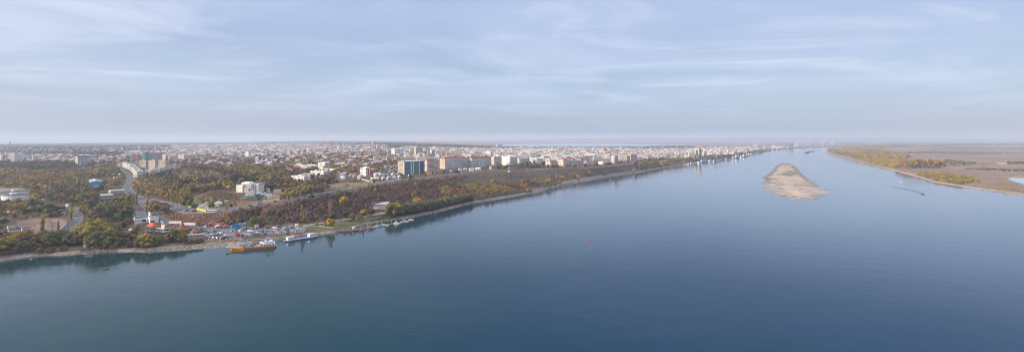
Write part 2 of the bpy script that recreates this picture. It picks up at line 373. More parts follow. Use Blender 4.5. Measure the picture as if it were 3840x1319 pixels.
def inpoly_np(u, v, poly):
    r = np.zeros(u.shape, bool); j = len(poly) - 1
    for i in range(len(poly)):
        a, b_ = poly[i], poly[j]
        if a[1] != b_[1]:
            r ^= ((a[1] > v) != (b_[1] > v)) & (u < (b_[0] - a[0]) * (v - a[1]) / (b_[1] - a[1]) + a[0])
        j = i
    return r
# ------------------------------------------------------------------ ground, water, hills
GREEN = (.060, .075, .035); SCRUB = (.105, .075, .055); SAND = (.23, .20, .175)
ZONES = [
    ([(-2900, 1250), (-2900, 600), (-800, 600), (-800, 1060)], (.085, .075, .045)),  # (polygon in picture rows and columns of the ground as seen, colour)
    ([(-900, 830), (-900, 640), (450, 600), (700, 640), (450, 800)], (.085, .075, .045)),
    ([(-900, 613), (-900, 500), (3161, 500), (3161, 560), (2500, 610), (1800, 625), (1500, 640), (900, 650), (450, 625)], (.135, .110, .095)),
    ([(-900, 552), (-900, 500), (1100, 500), (1100, 540), (700, 548), (400, 556)], (.085, .100, .085)),
    ([(1560, 553), (1700, 545), (2700, 552), (3161, 545), (3161, 520), (1500, 520)], (.21, .150, .125)),
    ([(640, 838), (600, 800), (640, 786), (720, 800), (800, 805), (860, 800), (860, 822), (800, 842)], (.155, .085, .055)),
    ([(860, 806), (1100, 757), (1400, 700), (1750, 657), (2300, 628), (2500, 612), (2300, 655), (2000, 712), (1700, 752), (1400, 800), (1100, 842), (860, 842)], (.110, .078, .062)),
    ([(1600, 682), (1750, 660), (1900, 644), (2350, 632), (2300, 640), (2170, 655), (2070, 672), (1900, 690), (1700, 705)], (.080, .066, .052)),
    ([(700, 755), (820, 715), (880, 730), (905, 755), (880, 775), (800, 785)], (.11, .10, .050)),
    ([(730, 790), (745, 762), (790, 768), (830, 783), (790, 796)], (.22, .18, .15)),
    ([(985, 765), (990, 735), (1030, 728), (1100, 740), (1040, 762)], (.24, .17, .12)),
    ([(1195, 700), (1230, 690), (1400, 678), (1380, 692), (1290, 706), (1200, 712)], (.19, .145, .085)),
    ([(820, 760), (900, 748), (1000, 760), (900, 782)], (.15, .10, .065)),
    ([(70, 870), (60, 830), (130, 815), (250, 822), (262, 850), (240, 876), (160, 885)], (.17, .125, .095)),
    ([(0, 720), (0, 700), (80, 698), (100, 712), (60, 722)], (.25, .21, .18)),
    ([(1140, 850), (1250, 836), (1400, 812), (1480, 800), (1540, 800), (1430, 828), (1330, 850), (1200, 870)], (.10, .105, .055)),
    ([(776, 897), (888, 903), (925, 892), (1086, 879), (1110, 886), (1000, 903), (930, 908), (860, 912), (770, 912)], (.155, .125, .095)),
    ([(640, 920), (640, 895), (770, 890), (770, 908), (700, 918)], (.12, .075, .05)),
]
def zone_colors(U, V, Z, side):
    C = np.empty(U.shape + (3,)); C[...] = SCRUB if side == 'c' else (.235, .165, .115)
    if side == 'c':
        for poly, c in ZONES: C[inpoly_np(U, V, poly)] = c
        beach = Z < 2.3
    else:
        rnd = np.sin(U * .011 + 1) * np.sin(V * .33) * .5
        C *= (1 + .25 * rnd)[..., None]
        far = V < 545
        C[far] = (.14, .11, .105)
        C[inpoly_np(U, V, [(3380, 556), (3600, 549), (3840, 552), (4600, 552), (4600, 562), (3760, 560), (3600, 562)])] = (.13, .12, .10)
        C[inpoly_np(U, V, [(3360, 575), (3480, 568), (3760, 574), (3740, 579), (3500, 577)])] = (.10, .095, .085)
        C[inpoly_np(U, V, [(3790, 664), (3960, 668), (3960, 715), (3840, 694), (3775, 672)])] = (.30, .25, .20)
        beach = Z < 2.0
    C[beach] = SAND if side == 'c' else (.33, .275, .235)
    if side == 'c': C[beach & (np.sin(U * .21 + V) * np.sin(U * .083 - V * .7) > .25)] = (.165, .14, .12)
    C[Z < .35] = (.17, .145, .125)
    return C
def terrain(name, us, side, seg):
    cols = []
    for u in us:
        vs, ys, zs = nodes_s(u, side)
        row = []
        for i in range(len(ys) - 1):
            n = seg[min(i, len(seg) - 1)]
            for k in range(n):
                f = k / n
                if ys[i + 1] > ys[i] * 1.15: y = 1 / ((1 - f) / ys[i] + f / ys[i + 1])
                else: y = ys[i] * (1 - f) + ys[i + 1] * f
                row.append((y, np.interp(y, (ys[i], ys[i + 1]), (zs[i], zs[i + 1]))))
        row.append((ys[-1], zs[-1]))
        while side == 'f' and len(row) < ROWS_F: row.append(row[-1])
        cols.append(row[:ROWS_F] if side == 'f' else row)
    A = np.array(cols)                      # (nu, nr, 2)
    Y = A[..., 0]; Z = A[..., 1]; U = np.array(us)[:, None] * np.ones(Y.shape)
    X = (U - F) / F * Y
    V = VH + F * (H - Z) / Y
    nu, nr = Y.shape
    # a little relief that dies out at the shore
    rel = (np.sin(X * .031 + Y * .017) * np.cos(Y * .023 - X * .011) + .5 * np.sin(X * .11) * np.cos(Y * .09)) * .25
    Zr = Z + rel * np.clip(Z / 6, 0, 1) * (Z > 2.6)
    v = np.stack([X, Y, Zr], -1).reshape(-1, 3)
    i = np.arange(nu - 1)[:, None] * nr + np.arange(nr - 1)[None, :]
    f = np.stack([i, i + nr, i + nr + 1, i + 1], -1).reshape(-1, 4)
    c = zone_colors(U, V, Z, side).reshape(-1, 3)
    me = tri_mesh(name, v, f, M_GROUND, col=c)
    me.polygons.foreach_set('use_smooth', np.ones(len(f), bool))
    o = bpy.data.objects.new(name, me); COL.objects.link(o); tag(o, kind='structure'); return o
ROWS_F = 130
terrain('ground', list(np.concatenate([np.arange(-2800, -880, 20.0), np.arange(-880, 3164, 4.0)])), 'c', [2, 5, 8, 22, 24, 20, 16, 16, 10])
terrain('floodplain_ground', list(np.arange(3094, 3200, 2.0)) + list(np.arange(3200, 4600, 6.0)), 'f', [2, 6, 8, 110, 6])

def sheet(name, pts, m, z=None, off=.12, kind='structure', side=None, plane=False):
    """draped sheet from a pixel polygon (triangle fan of a fine grid)"""
    w3 = [Wt(u, v) if plane else P(u, v, side) for u, v in pts]
    xs = [p[0] for p in w3]; ys = [p[1] for p in w3]
    poly = [(p[0], p[1]) for p in w3]
    bm = MB()
    st = max((max(xs) - min(xs)), (max(ys) - min(ys))) / 60.0
    # clip rows: horizontal scanlines in y, spans in x
    y0, y1 = min(ys), max(ys); n = max(8, int((y1 - y0) / st))
    yy = sorted(set([y0 + (y1 - y0) * k / n for k in range(n + 1)] + ys))
    def span(y):
        xs_ = []
        for i in range(len(poly)):
            a, b_ = poly[i], poly[(i + 1) % len(poly)]
            if (a[1] <= y < b_[1]) or (b_[1] <= y < a[1]): xs_.append(a[0] + (y - a[1]) / (b_[1] - a[1]) * (b_[0] - a[0]))
        return sorted(xs_)
    e = 1e-4
    for ya, yb in zip(yy[:-1], yy[1:]):
        if yb - ya < 1e-3: continue
        sa, sb = span(ya + e), span(yb - e)
        if len(sa) != len(sb): continue
        for k in range(0, len(sa) - 1, 2):
            m_ = max(1, min(40, int((sa[k + 1] - sa[k]) / st)))
            for q in range(m_):
                f0, f1 = q / m_, (q + 1) / m_
                x00 = sa[k] + (sa[k + 1] - sa[k]) * f0; x01 = sa[k] + (sa[k + 1] - sa[k]) * f1
                x10 = sb[k] + (sb[k + 1] - sb[k]) * f0; x11 = sb[k] + (sb[k + 1] - sb[k]) * f1
                h = (lambda x, y: z) if z is not None else (lambda x, y: G(x, y, side) + off)
                bm.face([(x00, ya, h(x00, ya)), (x01, ya, h(x01, ya)), (x11, yb, h(x11, yb)), (x10, yb, h(x10, yb))])
    o = bm.build(name, m); tag(o, kind=kind); return o
def resample(pts3, step):
    out_ = []
    for a, b_ in zip(pts3[:-1], pts3[1:]):
        d = math.dist(a[:2], b_[:2]); n = max(1, int(d / step))
        for k in range(n): out_.append((a[0] + (b_[0] - a[0]) * k / n, a[1] + (b_[1] - a[1]) * k / n))
    out_.append(pts3[-1][:2])
    for _ in range(3):
        out_ = [out_[0]] + [((out_[i - 1][0] + 2 * out_[i][0] + out_[i + 1][0]) / 4, (out_[i - 1][1] + 2 * out_[i][1] + out_[i + 1][1]) / 4) for i in range(1, len(out_) - 1)] + [out_[-1]]
    return out_
ROADS = []
def normals(c):
    r = []
    for i in range(len(c)):
        a = c[max(0, i - 1)]; b_ = c[min(len(c) - 1, i + 1)]; d = math.hypot(b_[0] - a[0], b_[1] - a[1]) or 1
        r.append((-(b_[1] - a[1]) / d, (b_[0] - a[0]) / d))
    return r
def ribbon(bm, c, w0, w1, off, skip=None, col=(.5, .5, .5), kerb=None):
    nn = normals(c)
    for i in range(len(c) - 1):
        if skip and not skip(i): continue
        q = []
        for j, s in ((i, w0), (i + 1, w0), (i + 1, w1), (i, w1)):
            x = c[j][0] + nn[j][0] * s; y = c[j][1] + nn[j][1] * s
            q.append((x, y, G(x, y) + off))
        bm.face(q, col)
def road(name, pts, width, m=None, marks=True, walk=True, step=9):
    c = resample([P(u, v) for u, v in pts], step); ROADS.append((c, width / 2 + 3))
    bm = MB(); ribbon(bm, c, -width / 2, width / 2, .42)
    r = tag(bm.build(name, m or M_ASPH), kind='structure')
    if marks:
        bm = MB(); ribbon(bm, c, -.2, .2, .45); ribbon(bm, c, -width / 2 + .4, -width / 2 + .7, .45); ribbon(bm, c, width / 2 - .7, width / 2 - .4, .45)
        ribbon(bm, c, width / 4 - .1, width / 4 + .1, .45, lambda i: i % 2 == 0); ribbon(bm, c, -width / 4 - .1, -width / 4 + .1, .45, lambda i: i % 2 == 0)
        tag(bm.build('road_markings', M_MARK), kind='structure')
    if walk:
        bm = MB(); ribbon(bm, c, width / 2, width / 2 + 1.4, .55); ribbon(bm, c, -width / 2 - 1.4, -width / 2, .55)
        tag(bm.build('pavement', M_CONC), kind='structure')
    return c
CORNICE = road('cliff_road', [(555, 750), (614, 765), (655, 775), (690, 788), (720, 794), (760, 797), (800, 795), (847, 788), (905, 780), (979, 767), (1052, 753), (1100, 745), (1156, 735), (1200, 727), (1276, 713), (1366, 698), (1450, 684), (1490, 679), (1581, 669.5), (1649, 659), (1716, 650.5), (1800, 642), (1900, 637), (2000, 634.5), (2100, 632.5), (2200, 630.5), (2290, 622), (2400, 610), (2500, 602)], 13)
AVENUE = road('avenue', [(430, 622), (447, 633), (470, 650), (495, 665), (486, 688), (474, 708), (490, 728), (526, 747), (555, 750)], 13)
LOWER = road('harbour_road', [(526, 748), (540, 768), (565, 795), (600, 822), (650, 838), (720, 850), (770, 858)], 9, walk=False)
LOCAL = road('side_street', [(140, 773), (200, 778), (285, 783), (292, 800), (292, 818), (284, 838), (262, 856), (240, 872)], 8, marks=False)
road('side_street', [(285, 783), (330, 782), (380, 776), (440, 768), (500, 758), (526, 748)], 8, marks=False)
road('riverside_promenade', [(1135, 848), (1216, 837), (1273, 826), (1338, 817), (1400, 807), (1454, 796), (1520, 780)], 7, M_PATH, False, False)
road('riverside_promenade', [(1990, 714), (2022, 709), (2072, 697), (2140, 680), (2220, 664.5), (2320, 650), (2400, 637.5)], 5, M_PATH, False, False)
# car park, lawn, dirt yards, ramp
LOT = [(700, 884), (738, 860), (770, 852), (900, 850), (1000, 852), (1100, 845), (1136, 848), (1150, 860), (1138, 874), (1086, 877), (1000, 881), (923, 889), (905, 899), (776, 897), (768, 884)]
sheet('car_park', LOT, M_LOT, off=.30)
sheet('lawn', [(494, 893), (497, 876), (520, 872), (556, 876), (572, 884), (640, 886), (634, 897), (560, 900)], M_GRASS, off=.2)
sheet('sports_field', [(377, 684), (377, 670), (425, 668), (425, 682)], M_GRASS, off=.25)
sheet('roadside_grass', [(252, 876), (290, 848), (300, 842), (296, 856), (268, 878)], M_GRASS, off=.25)
sheet('dirt_yard', [(130, 876), (135, 845), (180, 838), (200, 822), (245, 828), (250, 842), (232, 862), (205, 876), (160, 884)], M_DIRT, off=.25)
sheet('showroom_yard', [(360, 768), (362, 754), (424, 752), (420, 764)], M_LOT, off=.3)
sheet('junction', [(512, 742), (545, 742), (560, 752), (545, 765), (520, 758)], M_ASPH, off=.40)
sheet('ramp', [(885, 893), (903, 893), (928, 915), (912, 918)], M_CONC, off=.42)
sheet('lay_by', [(742, 789), (748, 764), (785, 768), (812, 780), (818, 790), (780, 794)], M_PATH, off=.3)
sheet('field_track', [(3545, 622), (3600, 630), (3700, 637), (3840, 645), (4100, 652), (4100, 655), (3840, 648), (3700, 640), (3600, 633), (3545, 624)], M_PATH, off=.25)

# water
bm = MB()
XW, nx = 30000, 1
bm.face([(-XW, -400, 0), (XW, -400, 0), (XW, 17000, 0), (-XW, 17000, 0)])
tag(bm.build('river_water', M_WATER), kind='structure')
LAKE = [(1765, 549.3), (1850, 551), (2000, 551.8), (2150, 550.5), (2300, 549), (2420, 547.3), (2520, 544.8), (2640, 543.2), (2560, 541.6), (2450, 540.2), (2300, 539), (2150, 538), (2000, 539.2), (1900, 541), (1800, 544)]
w3 = [((u - F) / F * ((H - 5.2) * F / (v - VH)), (H - 5.2) * F / (v - VH), 5.2) for u, v in LAKE]
bm = MB(); bm.face(w3); tag(bm.build('lake_water', M_LAKE), kind='structure')
w3 = [((u - F) / F * ((H - 4.2) * F / (v - VH)), (H - 4.2) * F / (v - VH), 4.2) for u, v in [(3781, 670), (3790, 667), (3810, 667), (3850, 670), (3960, 674), (3960, 708), (3880, 700), (3840, 691), (3800, 680)]]
bm = MB(); bm.face(w3); tag(bm.build('pond_water', M_LAKE), kind='structure')

# hills on the skyline
hp = L([(1500, 532), (1750, 528.5), (1900, 525), (2100, 520), (2400, 516), (2800, 514), (3300, 514.5), (3500, 517), (3840, 522), (4600, 526)])
us = np.arange(1600, 4600, 20.0); yb = 20500.0
rr = random.Random(5)
rows = []
for k, (yf, hf) in enumerate(((19000, 0), (20000, .45), (21000, .8), (23000, 1.0), (25000, .7))):
    r = []
    for i, u in enumerate(us):
        z = max(4, H - (LI(hp, u) - VH) / F * 23000) * hf + (0 if hf in (0,) else 5 * math.sin(u * .02 + k) * hf)
        r.append(((u - F) / F * 20500 * (yf / 20500), yf, z if hf else 2.0))
    rows.append(r)
A = np.array(rows); nr, nu = A.shape[:2]
i = np.arange(nr - 1)[:, None] * nu + np.arange(nu - 1)[None, :]
f = np.stack([i, i + 1, i + nu + 1, i + nu], -1).reshape(-1, 4)
me = tri_mesh('hills', A.reshape(-1, 3), f, M_GROUND, col=np.ones((nr * nu, 3)) * np.array([[.10, .10, .10]]))
o = bpy.data.objects.new('hills', me); COL.objects.link(o); tag(o, kind='structure')

# sandbar in the river
ISL = [(2934, 611), (2909, 620), (2894, 639), (2872, 657), (2854, 666), (2865, 672), (2860, 686), (2867, 704), (2895, 720), (2925, 735), (2981, 747), (3035, 749), (3066, 742), (3093, 731), (3086, 711), (3071, 693), (3042, 675), (3017, 657), (2995, 635), (2981, 621), (2956, 612)]
ip = np.array([Wt(u, v)[:2] for u, v in ISL])
nxg, nyg = 170, 420
gx = np.linspace(ip[:, 0].min() - 60, ip[:, 0].max() + 60, nxg)
vrow = np.linspace(770, 606, nyg); gy = H * F / (vrow - VH)
Xg, Yg = np.meshgrid(gx, gy)
uu = F + F * Xg / Yg; vv = VH + F * H / Yg
dmin = np.full(Xg.shape, 1e9)
for i in range(len(ip)):
    a, b_ = ip[i], ip[(i + 1) % len(ip)]
    ab = b_ - a; tt = np.clip(((Xg - a[0]) * ab[0] + (Yg - a[1]) * ab[1]) / (ab @ ab), 0, 1)
    dmin = np.minimum(dmin, np.hypot(Xg - a[0] - tt * ab[0], Yg - a[1] - tt * ab[1]))
ins = inpoly_np(Xg, Yg, [tuple(p) for p in ip])
sdv = np.where(ins, dmin, -dmin)
south = np.clip((1450 - Yg) / 350, 0, 1)
wob = np.sin(Xg * .017 + 1.3 * np.sin(Yg * .009)) * 14 + np.sin(Xg * .05 + Yg * .022) * 7 + np.sin(Xg * .13 - Yg * .03) * 2.5
lam = 30.0
rip = np.sin((Yg + wob) * 2 * np.pi / lam) + .45 * np.sin((Yg * 1.31 + wob * 1.4 + Xg * .03) * 2 * np.pi / lam)
zb = np.clip(np.where(sdv > 0, sdv / 46, sdv / 24), -1.6, 1.0) * 1.05
edge = np.exp(-(np.clip(sdv, -100, 100) / 50.0) ** 2)
Zg = zb + rip * (.10 + (.42 + .3 * np.sin(Xg * .023 + Yg * .011)) * edge * south) * (.25 + .75 * south) - .05
Zg = np.where(sdv < -58, -1.5, Zg)
ci = np.empty(Xg.shape + (3,)); ci[...] = (.40, .335, .285)
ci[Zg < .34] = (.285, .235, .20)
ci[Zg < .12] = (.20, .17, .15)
north = (Yg > 1500)
gr = ((uu - 2962) / 32) ** 2 + ((vv - 651) / 9) ** 2 + .35 * np.sin(Xg * .08) * np.sin(Yg * .02)
ci[(gr < .9) & (Zg > .2)] = (.20, .19, .125)
spk = (np.sin(Xg * .9 + Yg * .3) * np.sin(Yg * .11 + Xg * .2)); ci[(gr > .8) & (gr < 2.6) & (spk > .35) & (Zg > .2)] = (.27, .25, .17)
g2 = ((uu - 2940) / 24) ** 2 + ((vv - 617) / 5) ** 2
ci[(g2 < 1) & (Zg > .2)] = (.24, .21, .15)
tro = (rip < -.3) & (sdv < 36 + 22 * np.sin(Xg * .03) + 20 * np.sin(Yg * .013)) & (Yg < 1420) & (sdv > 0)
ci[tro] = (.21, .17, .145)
rim = (sdv < 16) & (Yg > 1300)
ci[rim & (Zg > .15)] = (.225, .185, .16)
i = np.arange(nyg - 1)[:, None] * nxg + np.arange(nxg - 1)[None, :]
f = np.stack([i, i + 1, i + nxg + 1, i + nxg], -1).reshape(-1, 4)
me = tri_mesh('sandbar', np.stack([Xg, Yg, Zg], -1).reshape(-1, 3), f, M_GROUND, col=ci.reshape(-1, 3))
o = bpy.data.objects.new('sandbar', me); COL.objects.link(o); tag(o, 'pale rippled sandbar island with a green patch in midstream', 'sandbar', kind='structure')

# haze
hz, t, b = mat('haze'); t.nodes.clear()
oo = t.nodes.new('ShaderNodeOutputMaterial'); pv = t.nodes.new('ShaderNodeVolumePrincipled')
pv.inputs['Color'].default_value = (.62, .72, .88, 1); pv.inputs['Density'].default_value = 0.92e-4; pv.inputs['Anisotropy'].default_value = .1
t.links.new(pv.outputs[0], oo.inputs['Volume'])
bm = MB(); bm.box((-36000, -600, -4.5), (36000, 27000, 210), (1, 1, 1), bottom=True)
tag(bm.build('haze', hz), kind='stuff')
# ------------------------------------------------------------------ buildings
CREAM = (.62, .55, .45); WHITE = (.79, .78, .75); LG = (.55, .57, .60); GREY = (.36, .37, .40); TAN = (.50, .41, .30); PINK = (.52, .29, .27)
YEL = (.62, .47, .18); BRICK = (.22, .075, .05); RROOF = (.25, .065, .055); ORROOF = (.38, .12, .06); DROOF = (.10, .10, .11); GROOF = (.27, .28, .30)
TEAL = (.05, .16, .17); BLUE = (.05, .33, .72); BROWNR = (.18, .09, .07); LILAC = (.36, .30, .36)
def basis(x, y, psi):
    d = math.hypot(x, y); dx, dy = x / d, y / d          # view direction
    px_, py_ = dy, -dx                                    # right of it
    c, s = math.cos(psi), math.sin(psi)
    return (c * px_ + s * dx, c * py_ + s * dy), (-s * px_ + c * dx, -s * py_ + c * dy)
def corner(u0, u1, u2, vb, psi=None, depth=12.0, thin=12.0):
    C = P(u1, vb); m = mpp(C[1]); a, b_ = (u1 - u0) * m, (u2 - u1) * m
    if psi is None:
        if a <= 0.3: psi = .06
        elif b_ <= .3: psi = math.pi / 2 - .06
        elif a <= b_: psi = math.asin(min(a / thin, .72))
        else: psi = math.acos(min(b_ / thin, .72))
    r, l = basis(C[0], C[1], psi)
    k2, k0 = (u2 - F) / F, (u0 - F) / F
    Lr = (k2 * C[1] - C[0]) / (r[0] - k2 * r[1]) if u2 > u1 else depth
    Ll = (k0 * C[1] - C[0]) / (l[0] - k0 * l[1]) if u1 > u0 else depth
    return C, r, l, max(3, min(Lr, 400)), max(3, min(Ll, 400))
def quad(C, r, l, Lr, Ll, e=0.0):
    A = lambda i, j: (C[0] + r[0] * i + l[0] * j, C[1] + r[1] * i + l[1] * j)
    return [A(-e, -e), A(Lr + e, -e), A(Lr + e, Ll + e), A(-e, Ll + e)]
WINM = {}
def win_mesh(w_, h_, kind='g'):
    k = (round(w_, 1), round(h_, 1), kind)
    if k not in WINM:
        bm = MB(); fr = {'g': (.6, .6, .58), 'b': (.2, .14, .1), 't': (.2, .25, .27)}[kind]
        bm.box((-w_ / 2, -.10, 0), (w_ / 2, .02, h_), fr, 1, True)
        bm.face([(-w_ / 2 + .12, -.105, .1), (-.05, -.105, .1), (-.05, -.105, h_ - .1), (-w_ / 2 + .12, -.105, h_ - .1)], (.03, .04, .06), None, 0)
        bm.face([(.05, -.105, .1), (w_ / 2 - .12, -.105, .1), (w_ / 2 - .12, -.105, h_ - .1), (.05, -.105, h_ - .1)], (.03, .04, .06), None, 0)
        WINM[k] = bm.mesh('window', [M_GLASS, M_PLAIN])
    return WINM[k]
def place_windows(root, org, dr, length, z0, cols, floors, fh=3.0, w_=1.6, h_=1.5, sill=.9, kind='g', name='window'):
    """windows on a wall that starts at org (relative to the root) and runs along dr"""
    me = win_mesh(w_, h_, kind); ang = math.atan2(dr[1], dr[0])
    for f_ in range(floors):
        for c in range(cols):
            s = length * (c + .5) / cols
            o = bpy.data.objects.new(name, me); COL.objects.link(o); o.parent = root
            o.location = (org[0] + dr[0] * s, org[1] + dr[1] * s, z0 + f_ * fh + sill); o.rotation_euler = (0, 0, ang)
def bldg(u0, u1, u2, vb, hp_, wc, rc=GROOF, roof='flat', desc='apartment block', label=None, name='apartment_block', cat='apartment block', style=1.0,
         psi=None, depth=12.0, group=None, single=False, endc=None, wins=False, balc=None, zb=None, thin=12.0, rh=None, gable_axis='r', stuff=None, fix=None):
    C, r, l, Lr, Ll = fix or corner(u0, u1, u2, vb, psi, depth, thin)
    h = hp_ * mpp(C[1]) if fix is None else hp_
    z = C[2] if zb is None else zb
    q = quad((0, 0), r, l, Lr, Ll)
    USED.append((u0 - 1.5, u2 + 1.5, vb - hp_ * .35, vb + 1.2) if fix is None else (u0, u2, vb - 5, vb + 2))
    rnd = random.Random(int(u0 * 7 + vb * 13))
    j = lambda c, k=.05: tuple(min(.9, x * (1 + rnd.uniform(-k, k))) for x in c)
    wall = MB()
    n = 4; ws = [wc, j(wc), j(wc), endc or wc]; acc = 0
    for i in range(n):
        a, b_ = q[i], q[(i + 1) % n]; ln = math.dist(a, b_)
        st = style * (0.0 if (i in (1, 3) and ln < 14 and endc) else 1)
        wall.face([(*a, -4), (*b_, -4), (*b_, h), (*a, h)], ws[i], [(acc, -4), (acc + ln, -4), (acc + ln, h), (acc, h)], 0, st); acc += ln + 1.1
    rf = MB(); rh = rh if rh is not None else (min(Lr, Ll) * .28)
    if roof == 'flat':
        rf.face([(*a, h) for a in q], rc)
        for i in range(4):                                # parapet
            a, b_ = q[i], q[(i + 1) % 4]
            qq = quad((0, 0), r, l, Lr, Ll, -.35); c_, d_ = qq[i], qq[(i + 1) % 4]
            rf.prism([a, b_, d_, c_], h, h + .9, j(wc))
        if h > 10:
            nb = max(1, int(max(Lr, Ll) / 18))
            for k in range(nb):
                s = (k + .5) / nb
                cx_, cy_ = (Lr * s, Ll * .5) if Lr >= Ll else (Lr * .5, Ll * s)
                o2 = (r[0] * (cx_ - 2) + l[0] * (cy_ - 2), r[1] * (cx_ - 2) + l[1] * (cy_ - 2))
                rf.prism(quad(o2, r, l, 4, 4), h, h + 3, j(wc, .12), rc)
    else:
        e = .7; o_ = quad((0, 0), r, l, Lr, Ll, e)
        A = lambda i, k: (r[0] * i + l[0] * k, r[1] * i + l[1] * k)
        if Lr >= Ll:
            ins_ = Ll / 2 if roof == 'hip' else -e
            R0, R1 = A(ins_, Ll / 2), A(Lr - ins_, Ll / 2)
            F_ = [(o_[0], o_[1], R1, R0), (o_[2], o_[3], R0, R1)]; E_ = [(o_[1], o_[2], R1), (o_[3], o_[0], R0)]
        else:
            ins_ = Lr / 2 if roof == 'hip' else -e
            R0, R1 = A(Lr / 2, ins_), A(Lr / 2, Ll - ins_)
            F_ = [(o_[1], o_[2], R1, R0), (o_[3], o_[0], R0, R1)]; E_ = [(o_[0], o_[1], R0), (o_[2], o_[3], R1)]
        for a, b_, c_, d_ in F_:
            rf.face([(*a, h), (*b_, h), (*c_, h + rh), (*d_, h + rh)], rc); rf.face([(*a, h - .3), (*b_, h - .3), (*b_, h), (*a, h)], rc)
        for a, b_, c_ in E_: rf.face([(*a, h), (*b_, h), (*c_, h + rh)], rc if roof == 'hip' else j(wc)); rf.face([(*a, h - .3), (*b_, h - .3), (*b_, h), (*a, h)], rc)
        rf.face([(*a, h - .3) for a in reversed(o_)], rc)
    root = None
    if single:
        off_ = len(wall.v); wall.v += rf.v; wall.f += [tuple(i + off_ for i in f_) for f_ in rf.f]; wall.c += rf.c; wall.uv += rf.uv; wall.m += [1] * len(rf.f)
        root = wall.build(name, [M_FAC, M_PLAIN], None, (C[0], C[1], z))
    else:
        root = empty(name, (C[0], C[1], z))
        wall.build('wall', M_FAC, root); rf.build('roof', M_PLAIN, root)
        if balc:
            bc, b0, b1 = balc; nf = max(1, int(h / 3.0)); nb = max(1, round(Lr * (b1 - b0) / 16))
            for f_ in range(1, nf):
                for k in range(nb):
                    x0 = Lr * (b0 + (b1 - b0) * (k + .12) / nb); x1 = Lr * (b0 + (b1 - b0) * (k + .88) / nb)
                    A = lambda i, k_: (r[0] * i + l[0] * k_, r[1] * i + l[1] * k_)
                    bb = MB(); bb.prism([A(x0, -1.3), A(x1, -1.3), A(x1, .0), A(x0, .0)], f_ * 3.0 - .1, f_ * 3.0 + 1.0, bc, bottom=True); bb.build('balcony', M_PLAIN, root)
    if wins:
        nf = max(1, int(h / 3.0)); cr = max(1, int(Lr / 4)); cl = max(1, int(Ll / 4.5))
        place_windows(root, (0, 0), r, Lr, 0, cr, nf); place_windows(root, (l[0] * Ll, l[1] * Ll), (-l[0], -l[1]), Ll, 0, cl, nf)
    if label: tag(root, label, cat, group)
    elif desc: auto(root, desc, (u0 + u2) / 2, vb - hp_ / 2, cat, group)
    return root, (C, r, l, Lr, Ll, h, z)

GA = 'apartment blocks across the town'
